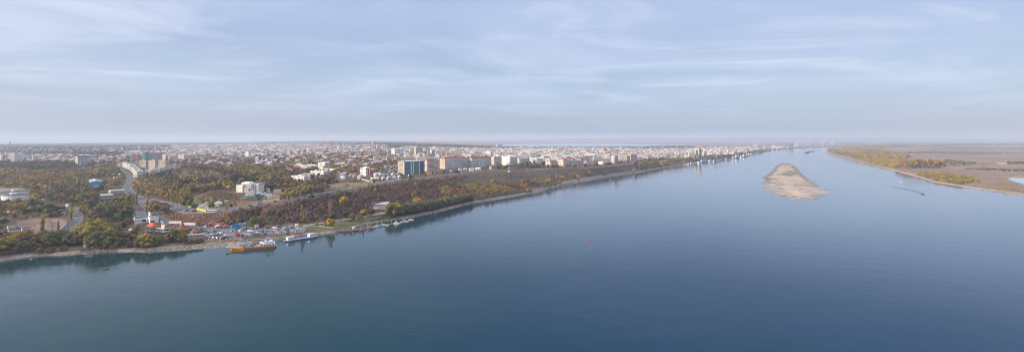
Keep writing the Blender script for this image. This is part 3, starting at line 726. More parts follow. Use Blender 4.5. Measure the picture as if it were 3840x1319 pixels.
# (u0, u1, u2, base v, height px, wall, roof, roof kind, end wall, balconies, label)
TAB = [
 (-60, 3, 12, 605, 23, WHITE, GROOF, 'flat', None, None, 'white apartment block cut off by the left edge of the picture'),
 (32, 53, 94, 607, 31, WHITE, GROOF, 'flat', CREAM, None, 'stepped white tower block at the far left behind the wooded bank'),
 (281, 292, 340, 621, 35, (.13, .16, .20), LG, 'flat', (.62, .48, .32), (WHITE, 0, 1), 'dark tower block with white balcony bands and a cream end wall'),
 (523.5, 547, 557, 636.5, 34, CREAM, GROOF, 'flat', TAN, None, 'leftmost of the three cream towers above the curved white blocks'),
 (557, 582, 594, 638, 35, CREAM, GROOF, 'flat', TAN, None, 'middle one of the three cream towers above the curved white blocks'),
 (593.6, 620, 630, 638, 35, CREAM, GROOF, 'flat', TAN, None, 'rightmost of the three cream towers above the curved white blocks'),
 (493, 493, 511.6, 601, 23, PINK, GROOF, 'flat', None, None, 'left one of two pink tower blocks left of the green-netted building'),
 (512, 512, 531, 601, 22, (.50, .25, .24), GROOF, 'flat', None, None, 'right one of two pink tower blocks left of the green-netted building'),
 (533.5, 545, 559, 602, 30, TEAL, TEAL, 'flat', None, None, 'tower block wrapped in dark green building netting'),
 (559, 560, 617, 599, 26, LILAC, GROOF, 'flat', None, None, 'long mauve-grey slab block right of the green-netted building'),
 (608, 621, 630, 602, 21, CREAM, GROOF, 'flat', None, None, 'slim cream tower in front of the mauve-grey slab block'),
 (630, 632, 666, 602, 17, LG, GROOF, 'flat', None, None, 'grey slab block right of the slim cream tower'),
 (667, 690, 728, 597, 15, CREAM, (.5, .45, .4), 'flat', None, None, 'long cream slab block, left half of the long pair in the town'),
 (729, 732, 771, 594, 15, CREAM, (.5, .45, .4), 'flat', None, None, 'long cream slab block, right half of the long pair in the town'),
 (632, 634, 680, 633, 15, WHITE, GROOF, 'flat', None, None, 'low white school block right of the three cream towers'),
 (752, 753, 818, 605, 7, WHITE, GROOF, 'flat', None, None, 'long low white block with trees before it behind the park wood'),
 (745, 746, 785, 612, 7, LG, GROOF, 'flat', None, None, 'low pale grey block just below the long low white block'),
 (858, 860, 880, 607, 8, WHITE, GROOF, 'flat', None, None, 'small white block among trees left of the lone white tower'),
 (857, 866, 872, 622, 12, WHITE, GROOF, 'flat', None, None, 'small white house block below the small white block among trees'),
 (918, 932, 940, 592, 19, WHITE, GROOF, 'flat', None, None, 'lone square white tower above the wood near the church spires'),
 (955, 968, 972, 603, 13, WHITE, GROOF, 'flat', None, None, 'white office block left of the twin church spires'),
 (1074, 1086, 1091, 585, 20, CREAM, GROOF, 'flat', None, None, 'first from left of four small towers in the middle distance'),
 (1101.5, 1113, 1117, 581, 17, CREAM, GROOF, 'flat', None, None, 'second from left of four small towers in the middle distance'),
 (1126, 1137, 1141, 577, 15, TAN, GROOF, 'flat', None, None, 'third from left, the tan one of four small towers'),
 (1148, 1159, 1163, 575, 16, CREAM, GROOF, 'flat', None, None, 'rightmost of four small towers in the middle distance'),
 (1062, 1095, 1103, 647, 12, WHITE, RROOF, 'hip', None, None, 'white hall with a dark red roof in the left wood edge'),
 (1091, 1141, 1166, 686, 24, WHITE, GROOF, 'flat', None, None, 'nearest white five-storey slab block above the wood'),
 (1130, 1175, 1183, 669, 17, CREAM, GROOF, 'flat', None, None, 'cream slab block right behind the nearest white slab block'),
 (1163, 1213, 1234, 663, 19, WHITE, GROOF, 'flat', None, None, 'white slab block in front of the stepped white block'),
 (1195, 1250, 1265, 647, 12, CREAM, GROOF, 'flat', None, None, 'long low cream slab right of the stepped white block'),
 (1098, 1140, 1154, 632, 12, CREAM, GROOF, 'flat', None, None, 'cream slab block left of the stepped white block, left one of two'),
 (1148, 1180, 1191, 632, 12, WHITE, GROOF, 'flat', None, None, 'white slab block left of the stepped white block, right one of two'),
 (1192, 1219, 1236, 634, 23, WHITE, LG, 'flat', None, None, 'stepped white block with a raised lift tower on top'),
 (1286, 1298, 1301, 659, 11, WHITE, GROOF, 'flat', None, None, 'small white block beside the tall green poplar'),
 (1591, 1602, 1645, 643, 42, (.62, .52, .45), BROWNR, 'hip', None, ((.68, .60, .54), .03, .97), 'cream and brown tower block with a maroon roof'),
 (1843, 1853, 1886, 618, 30, CREAM, DROOF, 'flat', TAN, None, 'cream block with tan end wall between red roofs and white balconies'),
 (1881, 1911, 1940, 622, 34, WHITE, LG, 'flat', None, ((.66, .68, .7), .02, .98), 'white block striped with long dark balcony openings'),
 (1941, 1948, 1985, 613, 19, CREAM, LG, 'flat', None, None, 'cream block right of the white striped balcony block'),
 (1986, 2012, 2037, 612, 18, WHITE, LG, 'flat', None, None, 'white block two places right of the white striped balcony block'),
 (1975, 1976, 2030, 598, 6, CREAM, RROOF, 'hip', None, None, 'long low cream block with a red roof behind the white blocks'),
 (2046, 2062, 2069, 622, 11, WHITE, GROOF, 'flat', None, None, 'low white house left of the red-capped cream trio'),
 (2092, 2113, 2126, 622, 26, CREAM, RROOF, 'hip', None, None, 'first from left of three cream blocks with red caps'),
 (2128, 2147, 2156, 621, 25, CREAM, RROOF, 'hip', None, None, 'second from left of three cream blocks with red caps'),
 (2158, 2179, 2187, 620, 24, CREAM, RROOF, 'hip', None, None, 'third from left of three cream blocks with red caps'),
 (2243, 2260, 2267, 618, 11, WHITE, GROOF, 'flat', None, None, 'angular white house above the road left of the cream balcony tower'),
 (2291, 2304, 2318, 612, 27, CREAM, GROOF, 'flat', None, ((.45, .47, .5), .02, .98), 'cream tower with dark balconies reflected in the river'),
 (2318, 2320, 2351, 601, 20, CREAM, GROOF, 'flat', None, None, 'cream block right of the cream balcony tower'),
 (2352, 2366, 2388, 602, 23, (.6, .42, .36), GROOF, 'flat', CREAM, None, 'cream block with brick red stripes above the river road'),
 (2389, 2391, 2416, 598, 17, CREAM, GROOF, 'flat', None, None, 'pale cream block right of the red-striped block'),
 (2258, 2271, 2291, 593, 22, LG, GROOF, 'flat', (.60, .30, .24), None, 'tower with red and white end wall below the radio mast'),
 (2248, 2262, 2276, 577, 18, (.6, .42, .36), GROOF, 'flat', CREAM, None, 'pinkish double tower at the foot of the radio mast'),
 (2242, 2244, 2288, 604, 9, (.25, .35, .42), LG, 'flat', None, None, 'low glass-fronted sports hall left of the cream balcony tower'),
 (2168, 2175, 2242, 604, 18, LG, GROOF, 'flat', None, None, 'long bluish-white slab behind the red-capped trio'),
 (2100, 2104, 2150, 592, 18, CREAM, GROOF, 'flat', None, None, 'sunlit cream slab left of the dark slit tower'),
 (2154, 2156, 2166, 590, 17, GREY, GROOF, 'flat', None, None, 'narrow dark grey tower between two sunlit cream slabs'),
 (2170, 2172, 2243, 586, 15, CREAM, GROOF, 'flat', None, None, 'long sunlit cream slab left of the radio mast'),
 (2098, 2100, 2140, 575, 10, CREAM, GROOF, 'flat', None, None, 'small cream block high in the town left of the pinkish block'),
 (2198, 2199, 2212, 570, 13, (.62, .42, .38), GROOF, 'flat', None, None, 'small pinkish tower left of the radio mast'),
 (2419, 2422, 2450, 594, 18, CREAM, GROOF, 'flat', None, None, 'first of the cream blocks in a row left of the green glass tower'),
 (2451, 2455, 2482, 592, 17, CREAM, GROOF, 'flat', None, None, 'second of the cream blocks in a row left of the green glass tower'),
 (2487, 2490, 2512, 590, 16, (.58, .5, .46), GROOF, 'flat', None, None, 'third of the cream blocks in a row left of the green glass tower'),
 (2528, 2531, 2542, 586, 12, WHITE, GROOF, 'flat', None, None, 'small white block fourth in the row left of the green glass tower'),
 (2542, 2546, 2565, 590, 17, CREAM, GROOF, 'flat', None, None, 'cream block fifth in the row left of the green glass tower'),
 (2565, 2566, 2580, 588, 12, GREY, GROOF, 'flat', None, None, 'dark grey block wedged between two cream blocks by the river'),
 (2580, 2585, 2602, 589, 17, CREAM, GROOF, 'flat', None, None, 'cream block next to the green glass tower on its left'),
 (2632, 2640, 2650, 588, 15, (.55, .5, .5), GROOF, 'flat', None, None, 'pinkish grey block next to the green glass tower on its right'),
 (2684, 2698, 2706, 585, 11, CREAM, GROOF, 'flat', None, None, 'cream block above the moored boats right of the green glass tower'),
 (2705, 2708, 2722, 571, 9, CREAM, GROOF, 'flat', None, None, 'small cream block behind the far moored boats'),
 (2723, 2729, 2746, 577, 11, WHITE, GROOF, 'flat', None, None, 'white block behind the far moored boats'),
 (2753, 2758, 2770, 581, 10, (.16, .28, .38), LG, 'flat', None, None, 'blue glass block on the far quay'),
 (2740, 2743, 2752, 567, 9, CREAM, GROOF, 'flat', None, None, 'small cream tower behind the blue glass block, left one'),
 (2754, 2758, 2774, 568, 9, (.6, .48, .42), GROOF, 'flat', None, None, 'pinkish cream block behind the blue glass block, right one'),
 (2795, 2800, 2807, 574, 10, YEL, LG, 'flat', None, None, 'small yellow building on the far quay'),
 (2809, 2813, 2822, 562, 12, WHITE, GROOF, 'flat', None, None, 'white tower above the far quay'),
 (2811, 2814, 2824, 569, 8, LG, GROOF, 'flat', None, None, 'pale grey block below the white tower on the far quay'),
 (2475, 2480, 2488, 566, 9, YEL, GROOF, 'flat', None, None, 'yellow block on the far side of the town'),
 (2436, 2440, 2454, 570, 14, WHITE, GROOF, 'flat', None, None, 'white tower on the far side of the town left of the yellow one'),
 (2313, 2315, 2328, 575, 9, (.5, .06, .06), (.5, .06, .06), 'flat', None, None, 'bright red shop building in the middle of the town'),
 (1467, 1480, 1514, 584, 25, WHITE, GROOF, 'flat', None, None, 'large white slab block with a stepped roof behind the teal hotel'),
 (1520, 1522, 1555, 586, 12, CREAM, RROOF, 'flat', None, None, 'low cream block left of the tall tan tower'),
 (1553, 1560, 1586, 587, 33, (.58, .48, .38), GROOF, 'flat', TAN, None, 'tall tan tower block behind the teal hotel'),
 (1519, 1521, 1566, 557, 9, WHITE, GROOF, 'flat', (.6, .3, .25), None, 'long white block on the ridge behind the tall tan tower'),
 (1604, 1606, 1614, 583, 22, TAN, GROOF, 'flat', None, None, 'narrow tan tower right of the tall tan tower'),
 (1613, 1618, 1631, 588, 25, LG, GROOF, 'flat', WHITE, None, 'pale blue-grey tower with a roof antenna'),
 (1632, 1634, 1655, 590, 25, CREAM, GROOF, 'flat', None, None, 'cream half of the cream and pink pair of blocks'),
 (1655, 1656, 1672, 591, 24, (.60, .30, .27), GROOF, 'flat', None, None, 'salmon pink half of the cream and pink pair of blocks'),
 (1688, 1690, 1733, 591, 25, CREAM, GROOF, 'flat', None, None, 'wide cream block behind the long red-roofed block'),
 (1758, 1759, 1773, 588, 11, TEAL, TEAL, 'flat', None, None, 'small dark teal glass building behind the red roofs'),
 (1774, 1776, 1795, 588, 14, LG, GROOF, 'flat', None, None, 'grey-white building right of the small dark teal one'),
 (1796, 1797, 1832, 588, 12, WHITE, LG, 'flat', None, None, 'white office building with ribbon windows behind the red roofs'),
 (1822, 1838, 1848, 586, 17, WHITE, GROOF, 'flat', None, None, 'white stair tower block right of the ribbon-window office'),
 (1850, 1852, 1886, 582, 11, (.62, .44, .36), GROOF, 'flat', None, None, 'peach block behind the ribbon-window office'),
 (1858, 1868, 1882, 554, 12, GREY, GREY, 'flat', None, None, 'grey concrete tower pair against the lake'),
 (1952, 1957, 1963, 556, 10, (.62, .5, .42), GROOF, 'flat', None, None, 'small cream tower standing out against the lake'),
 (2013, 2016, 2031, 561, 10, (.62, .38, .34), GROOF, 'flat', None, None, 'small pink block standing out against the lake'),
 (1856, 1858, 1888, 564, 8, CREAM, GROOF, 'flat', None, None, 'low cream block below the grey concrete towers'),
 (1398, 1404, 1417, 605, 13, YEL, (.35, .38, .42), 'flat', None, None, 'bright yellow building beside the red brick chimney'),
 (1263, 1268, 1275, 560, 11, WHITE, GROOF, 'flat', None, None, 'small white tower on the far rise, left one'),
 (1286, 1288, 1304, 559, 11, WHITE, GROOF, 'flat', None, None, 'small white block on the far rise, right of the small tower'),
 (1285, 1286, 1325, 550, 8, WHITE, WHITE, 'flat', None, None, 'long pale stand of the stadium on the far rise'),
 (1327, 1329, 1339, 544, 8, TAN, GROOF, 'flat', None, None, 'tan block on the skyline above the stadium'),
 (1341, 1344, 1357, 561, 13, (.4, .42, .46), BROWNR, 'flat', None, None, 'dark fronted block on the far rise right of the stadium'),
 (1349, 1352, 1366, 564, 6, WHITE, WHITE, 'flat', None, None, 'low white building below the dark fronted block'),
 (1366, 1369, 1375, 555, 10, (.55, .3, .2), ORROOF, 'flat', None, None, 'orange-brown block on the far rise'),
 (1394, 1398, 1405, 545, 15, (.58, .38, .30), GROOF, 'flat', None, None, 'tall peach tower on the skyline'),
 (1410, 1413, 1424, 562, 19, CREAM, GROOF, 'flat', (.5, .4, .3), None, 'twin cream and brown tower below the peach skyline tower'),
 (1219.5, 1221, 1229, 543, 9, GREY, GREY, 'flat', None, None, 'lower one of the grey twin towers on the skyline'),
 (1230, 1232, 1238, 543, 12, GREY, GREY, 'flat', None, None, 'taller one of the grey twin towers on the skyline'),
 (1283, 1286, 1385, 622, 8, CREAM, GROOF, 'flat', None, None, 'very long low cream slab behind the magenta-striped block'),
 (1364, 1366, 1423, 583, 8, WHITE, GROOF, 'flat', None, None, 'long low white block on the rise right of the tiered one'),
 (1244, 1246, 1294, 616, 6, WHITE, GROOF, 'flat', None, None, 'low white slab right of the stepped white block'),
 (1262, 1265, 1283, 606, 8, (.6, .5, .46), GROOF, 'flat', None, None, 'small pinkish block among trees behind the stepped white block'),
 (1208, 1222, 1228, 590, 9, WHITE, RROOF, 'hip', None, None, 'white villa block with a red roof far behind the stepped white block'),
 (1085, 1088, 1138, 591, 8, WHITE, GROOF, 'flat', None, None, 'long low white block at the foot of the four small towers'),
 (1400, 1403, 1475, 597, 8, CREAM, GROOF, 'flat', None, None, 'left half of the long low rows behind the teal hotel'),
 (1478, 1480, 1556, 598, 9, CREAM, GROOF, 'flat', None, None, 'right half of the long low rows behind the teal hotel'),
 (1560, 1562, 1648, 600, 9, WHITE, GROOF, 'flat', None, None, 'long low white row behind the maroon-roofed tower'),
 (1442, 1446, 1490, 634, 12, WHITE, GROOF, 'flat', None, None, 'white slab half hidden by trees just left of the teal hotel'),
 (990, 992, 1085, 603, 6, LG, GROOF, 'flat', None, None, 'very long pale hall right of the twin church spires'),
 (1421, 1424, 1452, 592, 6, WHITE, GROOF, 'flat', None, None, 'low white block above the white pole tower'),
 (880, 883, 900, 588, 7, (.6, .45, .38), GROOF, 'flat', None, None, 'low peach building left of the lone white tower'),
 (700, 703, 734, 573, 8, CREAM, GROOF, 'flat', None, None, 'cream block in the far town left of centre'),
 (810, 814, 834, 580, 9, WHITE, GROOF, 'flat', None, None, 'white block in the far town above the park wood'),
 (838, 842, 858, 576, 10, CREAM, GROOF, 'flat', None, None, 'cream block right beside the far white block above the park wood'),
 (99, 101, 120, 597, 9, LG, GROOF, 'flat', None, None, 'low grey block first right of the stepped white tower block'),
 (120, 122, 163, 595, 12, WHITE, GROOF, 'flat', None, None, 'long white block second right of the stepped white tower block'),
 (164, 166, 195, 596, 10, WHITE, GROOF, 'flat', None, None, 'white block third right of the stepped white tower block'),
 (197, 199, 217, 590, 10, CREAM, GROOF, 'flat', None, None, 'cream block fourth right of the stepped white tower block'),
 (236, 237, 261, 597, 4, WHITE, WHITE, 'flat', None, None, 'long flat white hall left of the dark banded tower'),
 (242, 244, 270, 580, 5, LG, GROOF, 'flat', None, None, 'far low pale block behind the flat white hall'),
 (354, 358, 374, 612, 7, WHITE, GROOF, 'flat', None, None, 'low white house right of the dark banded tower'),
 (435, 438, 451, 611, 6, CREAM, GREY, 'flat', None, None, 'small cream house with grey roof left of the curved white blocks'),
 (1310, 1312, 1360, 592, 6, WHITE, GROOF, 'flat', None, None, 'long low white block on the rise left of the yellow building'),
 (1330, 1333, 1352, 586, 11, WHITE, GROOF, 'flat', None, None, 'white tiered block on the rise left of the yellow building'),
]
for (u0, u1, u2, vb, hp_, wc, rc, rk, ec, bl, lab) in TAB:
    near = vb > 600
    pref = 'apartment_block' if not any(w_ in lab for w_ in ('hall', 'house', 'school', 'office', 'building', 'stand')) else ('house' if 'house' in lab else 'town_building')
    cat = {'apartment_block': 'apartment block', 'house': 'house', 'town_building': 'building'}[pref]
    bldg(u0, u1, u2, vb, hp_, wc, rc, rk, label=lab, name=pref, cat=cat, endc=ec, balc=bl, group=GA if cat == 'apartment block' else None, style=0.0 if 'netting' in lab else 1.0)
# curved chain of white blocks beside the avenue
for (a, b_, lab) in (((459, 626), (489, 640), 'first, farthest of the curved white blocks beside the avenue'), ((490, 641), (512, 667), 'second of the curved white blocks, its corner on the avenue'),
                ((514, 667), (544, 662), 'third of the curved white blocks below the three cream towers'), ((545, 661), (575, 655), 'fourth of the curved white blocks below the three cream towers'), ((576, 654), (598, 648), 'last of the curved white blocks, next to the dark firs')):
    A = P(*a); Bq = P(*b_); d = math.dist(A[:2], Bq[:2]); r = ((Bq[0] - A[0]) / d, (Bq[1] - A[1]) / d); l = (-r[1], r[0])
    if l[1] < 0: l = (-l[0], -l[1])
    m = max(a[1], b_[1])
    bldg(a[0], a[0], b_[0], m, 14.5, (.62, .61, .58), (.17, .18, .19), label=lab, group=GA, fix=(A, r, l, d, 13), zb=min(A[2], Bq[2]))
# the two long red-roofed blocks: stepped front, one block each
bldg(1649, 1668, 1753, 634, 39, (.68, .63, .58), RROOF, 'hip', label='longer, left one of two long cream blocks with red roofs', group=GA, endc=(.60, .50, .36), rh=5, style=.7, balc=((.66, .65, .63), .03, .97))
bldg(1754, 1769, 1842, 629, 36, (.68, .65, .60), RROOF, 'hip', label='shorter, right one of two long cream blocks with red roofs', group=GA, rh=5, style=.7, endc=(.62, .52, .38), balc=((.62, .64, .66), .03, .97))
# teal glass hotel
root, (C, r, l, Lr, Ll, h, z) = bldg(1491, 1514, 1592, 655, 47, (.12, .2, .24), LG, 'flat', label='large teal glass block with white frame and tan end wall', endc=TAN, group=GA, thin=22, style=.9)
A = lambda i, k: (r[0] * i + l[0] * k, r[1] * i + l[1] * k)
for s0, s1 in ((-.01, .04), (.31, .36), (.42, .47), (.71, .75)):
    bb = MB(); bb.prism([A(Lr * s0, -1.6), A(Lr * s1, -1.6), A(Lr * s1, 0), A(Lr * s0, 0)], 0, h, (.6, .62, .62)); bb.build('pier', M_PLAIN, root)
bb = MB(); bb.prism([A(Lr * .75, -1.0), A(Lr * .92, -1.0), A(Lr * .92, 0), A(Lr * .75, 0)], 0, h - .5, (.05, .075, .11)); bb.build('dark_panel', M_METAL, root)
for f_ in range(1, 10):
    for s0, s1 in ((.05, .30), (.48, .70), (.92, 1.0)):
        bb = MB(); bb.prism([A(Lr * s0, -1.5), A(Lr * s1, -1.5), A(Lr * s1, 0), A(Lr * s0, 0)], f_ * h / 10, f_ * h / 10 + 1.1, (.11, .28, .32), bottom=True); bb.build('balcony', M_METAL, root)
bb = MB(); bb.prism([A(-.6, -2), A(Lr + .6, -2), A(Lr + .6, Ll + .6), A(-.6, Ll + .6)], h + .9, h + 1.9, (.62, .64, .64), bottom=True); bb.build('roof_slab', M_PLAIN, root)
# green glass tower by the river
root, (C, r, l, Lr, Ll, h, z) = bldg(2605, 2622, 2631, 590, 32, (.60, .50, .33), GROOF, 'flat', label='cream and green glass tower mirrored in the river', group=GA, style=.3)
bb = MB(); bb.prism([A2 for A2 in ((l[0] * Ll * .75 - r[0] * .5, l[1] * Ll * .75 - r[1] * .5), (l[0] * Ll * .25 - r[0] * .5, l[1] * Ll * .25 - r[1] * .5), (l[0] * Ll * .25, l[1] * Ll * .25), (l[0] * Ll * .75, l[1] * Ll * .75))], h * .28, h * .86, (.02, .12, .12)); bb.build('glass_front', M_METAL, root)
bb = MB(); bb.prism([(r[0] * Lr * .1 - l[0] * .5, r[1] * Lr * .1 - l[1] * .5), (r[0] * Lr * .9 - l[0] * .5, r[1] * Lr * .9 - l[1] * .5), (r[0] * Lr * .9, r[1] * Lr * .9), (r[0] * Lr * .1, r[1] * Lr * .1)], 0, h * .95, (.03, .10, .12)); bb.build('side_glazing', M_METAL, root)
# white building with red stripes and its brick wall
root, (C, r, l, Lr, Ll, h, z) = bldg(1349, 1372, 1391, 662, 30, WHITE, LG, 'flat', label='white block with magenta stripes and a rounded roof end', group=GA)
bb = MB(); n_ = 8
for k in range(n_):
    t0, t1 = math.pi * k / n_, math.pi * (k + 1) / n_; rad = min(Lr, Ll) * .45
    c0, c1 = Lr / 2 - math.cos(t0) * rad, Lr / 2 - math.cos(t1) * rad
    p0 = A(0, 0); f0 = (r[0] * c0, r[1] * c0); f1 = (r[0] * c1, r[1] * c1); g0 = (f0[0] + l[0] * Ll * .6, f0[1] + l[1] * Ll * .6); g1 = (f1[0] + l[0] * Ll * .6, f1[1] + l[1] * Ll * .6)
    z0, z1 = h + math.sin(t0) * rad * .6, h + math.sin(t1) * rad * .6
    bb.face([(*f0, z0), (*f1, z1), (*g1, z1), (*g0, z0)], LG); bb.face([(*f0, h), (*f1, h), (*f1, z1), (*f0, z0)], WHITE)
bb.build('rounded_roof', M_PLAIN, root)
for s0 in (.42, .80):
    bb = MB(); q_ = [(r[0] * Lr * s0 - l[0] * .4, r[1] * Lr * s0 - l[1] * .4), (r[0] * Lr * (s0 + .16) - l[0] * .4, r[1] * Lr * (s0 + .16) - l[1] * .4), (r[0] * Lr * (s0 + .16), r[1] * Lr * (s0 + .16)), (r[0] * Lr * s0, r[1] * Lr * s0)]
    bb.prism(q_, 2, h * .92, (.35, .03, .10)); bb.build('red_stripe', M_PLAIN, root)
bldg(1340, 1346, 1349.5, 658, 30, BRICK, BRICK, label='tall windowless brick slab left of the magenta-striped block', style=0.0, thin=8, name='brick_tower', cat='tower')
# houses along the cliff road
for i, (u0, u1, u2, vb, hp_, wc, rc, rk, lab) in enumerate([
    (1251, 1254, 1268, 671, 9, (.45, .33, .28), BROWNR, 'hip', 'brownish house with a dark hip roof left of the white modern house'),
    (1266, 1288, 1297, 674, 11, WHITE, LG, 'flat', 'white flat-roofed modern house facing the bare field'),
    (1303, 1308, 1322, 667, 7, LG, GREY, 'gable', 'grey-roofed house right of the white modern house'),
    (1322, 1326, 1340, 665, 7, LG, GROOF, 'gable', 'second grey-roofed house from the white modern house'),
    (1340, 1352, 1366, 671, 12, CREAM, (.42, .36, .3), 'hip', 'cream villa in front of the magenta-striped block'),
    (1389, 1394, 1420, 678, 8, YEL, (.55, .54, .50), 'gable', 'yellow house with a pale roof beside the cliff road'),
    (1401, 1408, 1419, 663, 8, WHITE, GREY, 'gable', 'first white house left of the blue-roofed house'),
    (1420, 1428, 1444, 662, 9, WHITE, GROOF, 'gable', 'second white house, next to the blue-roofed house'),
    (1445, 1452, 1464, 659, 7, WHITE, (.06, .22, .50), 'gable', 'white house with a bright blue roof'),
    (1465, 1472, 1485, 660, 9, WHITE, GREY, 'gable', 'white house right of the blue-roofed house'),
    (1430, 1437, 1448, 673, 7, CREAM, (.36, .34, .32), 'gable', 'first of the pale grey-roofed villas below the blue-roofed house'),
    (1449, 1455, 1470, 674, 8, LG, GREY, 'gable', 'second of the pale grey-roofed villas below the blue-roofed house'),
    (1472, 1478, 1490, 673, 9, WHITE, GREY, 'gable', 'third of the pale grey-roofed villas below the blue-roofed house'),
    (1491, 1496, 1508, 671, 9, LG, LG, 'gable', 'villa with a pale roof at the foot of the teal hotel'),
    (1530, 1536, 1549, 662, 5, WHITE, (.5, .35, .33), 'flat', 'low entrance pavilion in front of the teal hotel'),
    (1597, 1600, 1628, 653, 6, YEL, ORROOF, 'hip', 'yellow villa with an orange-red roof right of the teal hotel'),
    (1630, 1634, 1659, 650, 7, YEL, RROOF, 'hip', 'second yellow villa with a red roof, below the maroon-roofed tower'),
    (1686, 1690, 1699, 645, 5, WHITE, GREY, 'gable', 'small white house below the left red-roofed block'),
    (1718, 1721, 1732, 641, 7, WHITE, GREY, 'gable', 'white house with a steep dark gable below the red roofs'),
    (1738, 1741, 1752, 640, 7, CREAM, CREAM, 'hip', 'round-roofed cream house below the gap between the red roofs'),
    (1759, 1762, 1778, 641, 7, WHITE, GREY, 'gable', 'white gabled house first under the right red-roofed block'),
    (1783, 1786, 1802, 639, 7, WHITE, WHITE, 'gable', 'white-roofed house second under the right red-roofed block'),
    (1834, 1843, 1865, 636, 12, (.42, .38, .34), DROOF, 'hip', 'grey-beige mansion with a dark slate roof'),
    (2189, 2191, 2200, 611, 6, WHITE, RROOF, 'gable', 'white house with a red roof right of the red-capped trio'),
    (2205, 2208, 2228, 617, 5, (.45, .4, .36), BROWNR, 'hip', 'brown-roofed house right of the red-capped trio'),
    (2264, 2267, 2290, 607, 4, CREAM, RROOF, 'hip', 'low red-roofed house left of the cream balcony tower'),
    (2322, 2325, 2341, 606, 4, (.4, .35, .32), RROOF, 'hip', 'low red-roofed house right of the cream balcony tower'),
    (425, 430, 451, 672, 7, CREAM, (.32, .13, .09), 'gable', 'brown-roofed house left of the avenue'),
    (438, 443, 456, 662, 7, WHITE, WHITE, 'gable', 'white-roofed house left of the avenue'),
    (19, 27, 50, 807, 9, (.35, .30, .26), (.33, .33, .34), 'gable', 'old shed with a pale asbestos roof near the left edge'),
    (152, 157, 166, 728, 9, WHITE, LG, 'flat', 'small white box building right of the oil tanks'),
    (160, 165, 179, 741, 14, CREAM, TAN, 'flat', 'cream box building right of the oil tanks'),
    (156, 160, 171, 752, 6, LG, (.14, .30, .50), 'flat', 'low shed with a blue roof beside the oil tanks'),
    (385, 386, 412, 696, 8, GREY, LG, 'flat', 'grey annex beside the bright blue warehouse'),
    (489, 490, 533, 787, 9, (.40, .33, .27), (.30, .28, .27), 'flat', 'low brown building behind the white factory'),
    (1027, 1028, 1055, 726, 12, (.60, .54, .47), WHITE, 'flat', 'windowless white-fronted building beside the dirt yard'),
    (1000, 1003, 1012, 716, 5, WHITE, LG, 'flat', 'small pale outbuilding behind the white hillside mansion'),
    (64, 70, 88, 800, 5, (.3, .26, .22), (.24, .20, .18), 'gable', 'small brown allotment shed left of the dark spruces'),
    (112, 116, 128, 790, 5, (.4, .38, .35), GREY, 'gable', 'small grey allotment shed behind the dark spruces'),
    (222, 226, 244, 806, 4, (.45, .42, .38), (.40, .38, .34), 'flat', 'long low pale shed above the dirt yard'),
    (406, 409, 428, 812, 6, (.24, .15, .12), (.17, .11, .10), 'flat', 'first brown hut in the trees left of the white factory'),
    (430, 433, 452, 809, 6, (.26, .16, .12), (.18, .12, .10), 'flat', 'second brown hut in the trees left of the white factory'),
    (396, 399, 410, 820, 4, WHITE, WHITE, 'flat', 'small white tent roof left of the brown huts'),
    (462, 464, 476, 800, 5, LG, GREY, 'gable', 'small grey hut beside the low brown building'),
    (300, 303, 316, 800, 6, (.5, .48, .45), (.3, .3, .3), 'gable', 'small house among trees right of the side street'),
    (330, 334, 346, 816, 5, (.42, .35, .30), (.22, .14, .11), 'gable', 'small brown-roofed house behind the big willow clump'),
    (204, 207, 222, 730, 6, (.5, .48, .44), (.25, .16, .13), 'gable', 'brown-roofed cottage in the wood right of the box buildings'),
    (256, 260, 274, 716, 6, CREAM, GREY, 'gable', 'cream cottage in the wood left of the blue warehouse'),
    ]):
    bldg(u0, u1, u2, vb, hp_, wc, rc, rk, label=lab, name='house', cat='house' if 'shed' not in lab else 'shed', thin=9, group=None, style=0 if 'windowless' in lab else .8)
# church with twin spires, small white church, domed church
def spire(u, v, hp_, rad, lab, cone=(.45, .48, .52)):
    x, y, z = P(u, v); m = mpp(y); h = hp_ * m; root = empty('church_tower', (x, y, z))
    a = MB(); a.cyl(0, 0, -2, h * .6, rad, rad * .9, WHITE, 8); a.build('drum', M_PLAIN, root)
    a = MB(); a.cyl(0, 0, h * .6, h * .68, rad * 1.15, rad * 1.15, LG, 8); a.cyl(0, 0, h * .68, h, rad, .15, cone, 8); a.build('spire', M_METAL, root)
    tag(root, lab, 'church tower'); USED.append((u - 4, u + 4, v - hp_, v + 1))
spire(981, 611, 15, 3.6, 'shorter, left one of the twin church spires'); spire(1000, 611, 20, 3.8, 'taller, right one of the twin church spires')
spire(200, 602, 9, 4, 'small white church tower in the far left houses', LG); spire(207, 602, 10, 4, 'second small white church tower, right of the first', LG)
spire(2071, 558, 11, 9, 'domed church tower against the lake', (.3, .36, .36)); spire(1132, 545, 12, 7, 'dark church tower on the left skyline', (.15, .14, .16))
bldg(1005, 1007, 1020, 620, 8, LG, (.36, .42, .50), 'gable', label='grey-blue church hall under the taller spire', name='church_hall', cat='church', style=.4)
bldg(955, 957, 998, 613, 5, (.50, .42, .44), (.42, .36, .40), 'gable', label='long pinkish monastery wing left of the twin spires', name='church_wing', cat='church', style=.5)
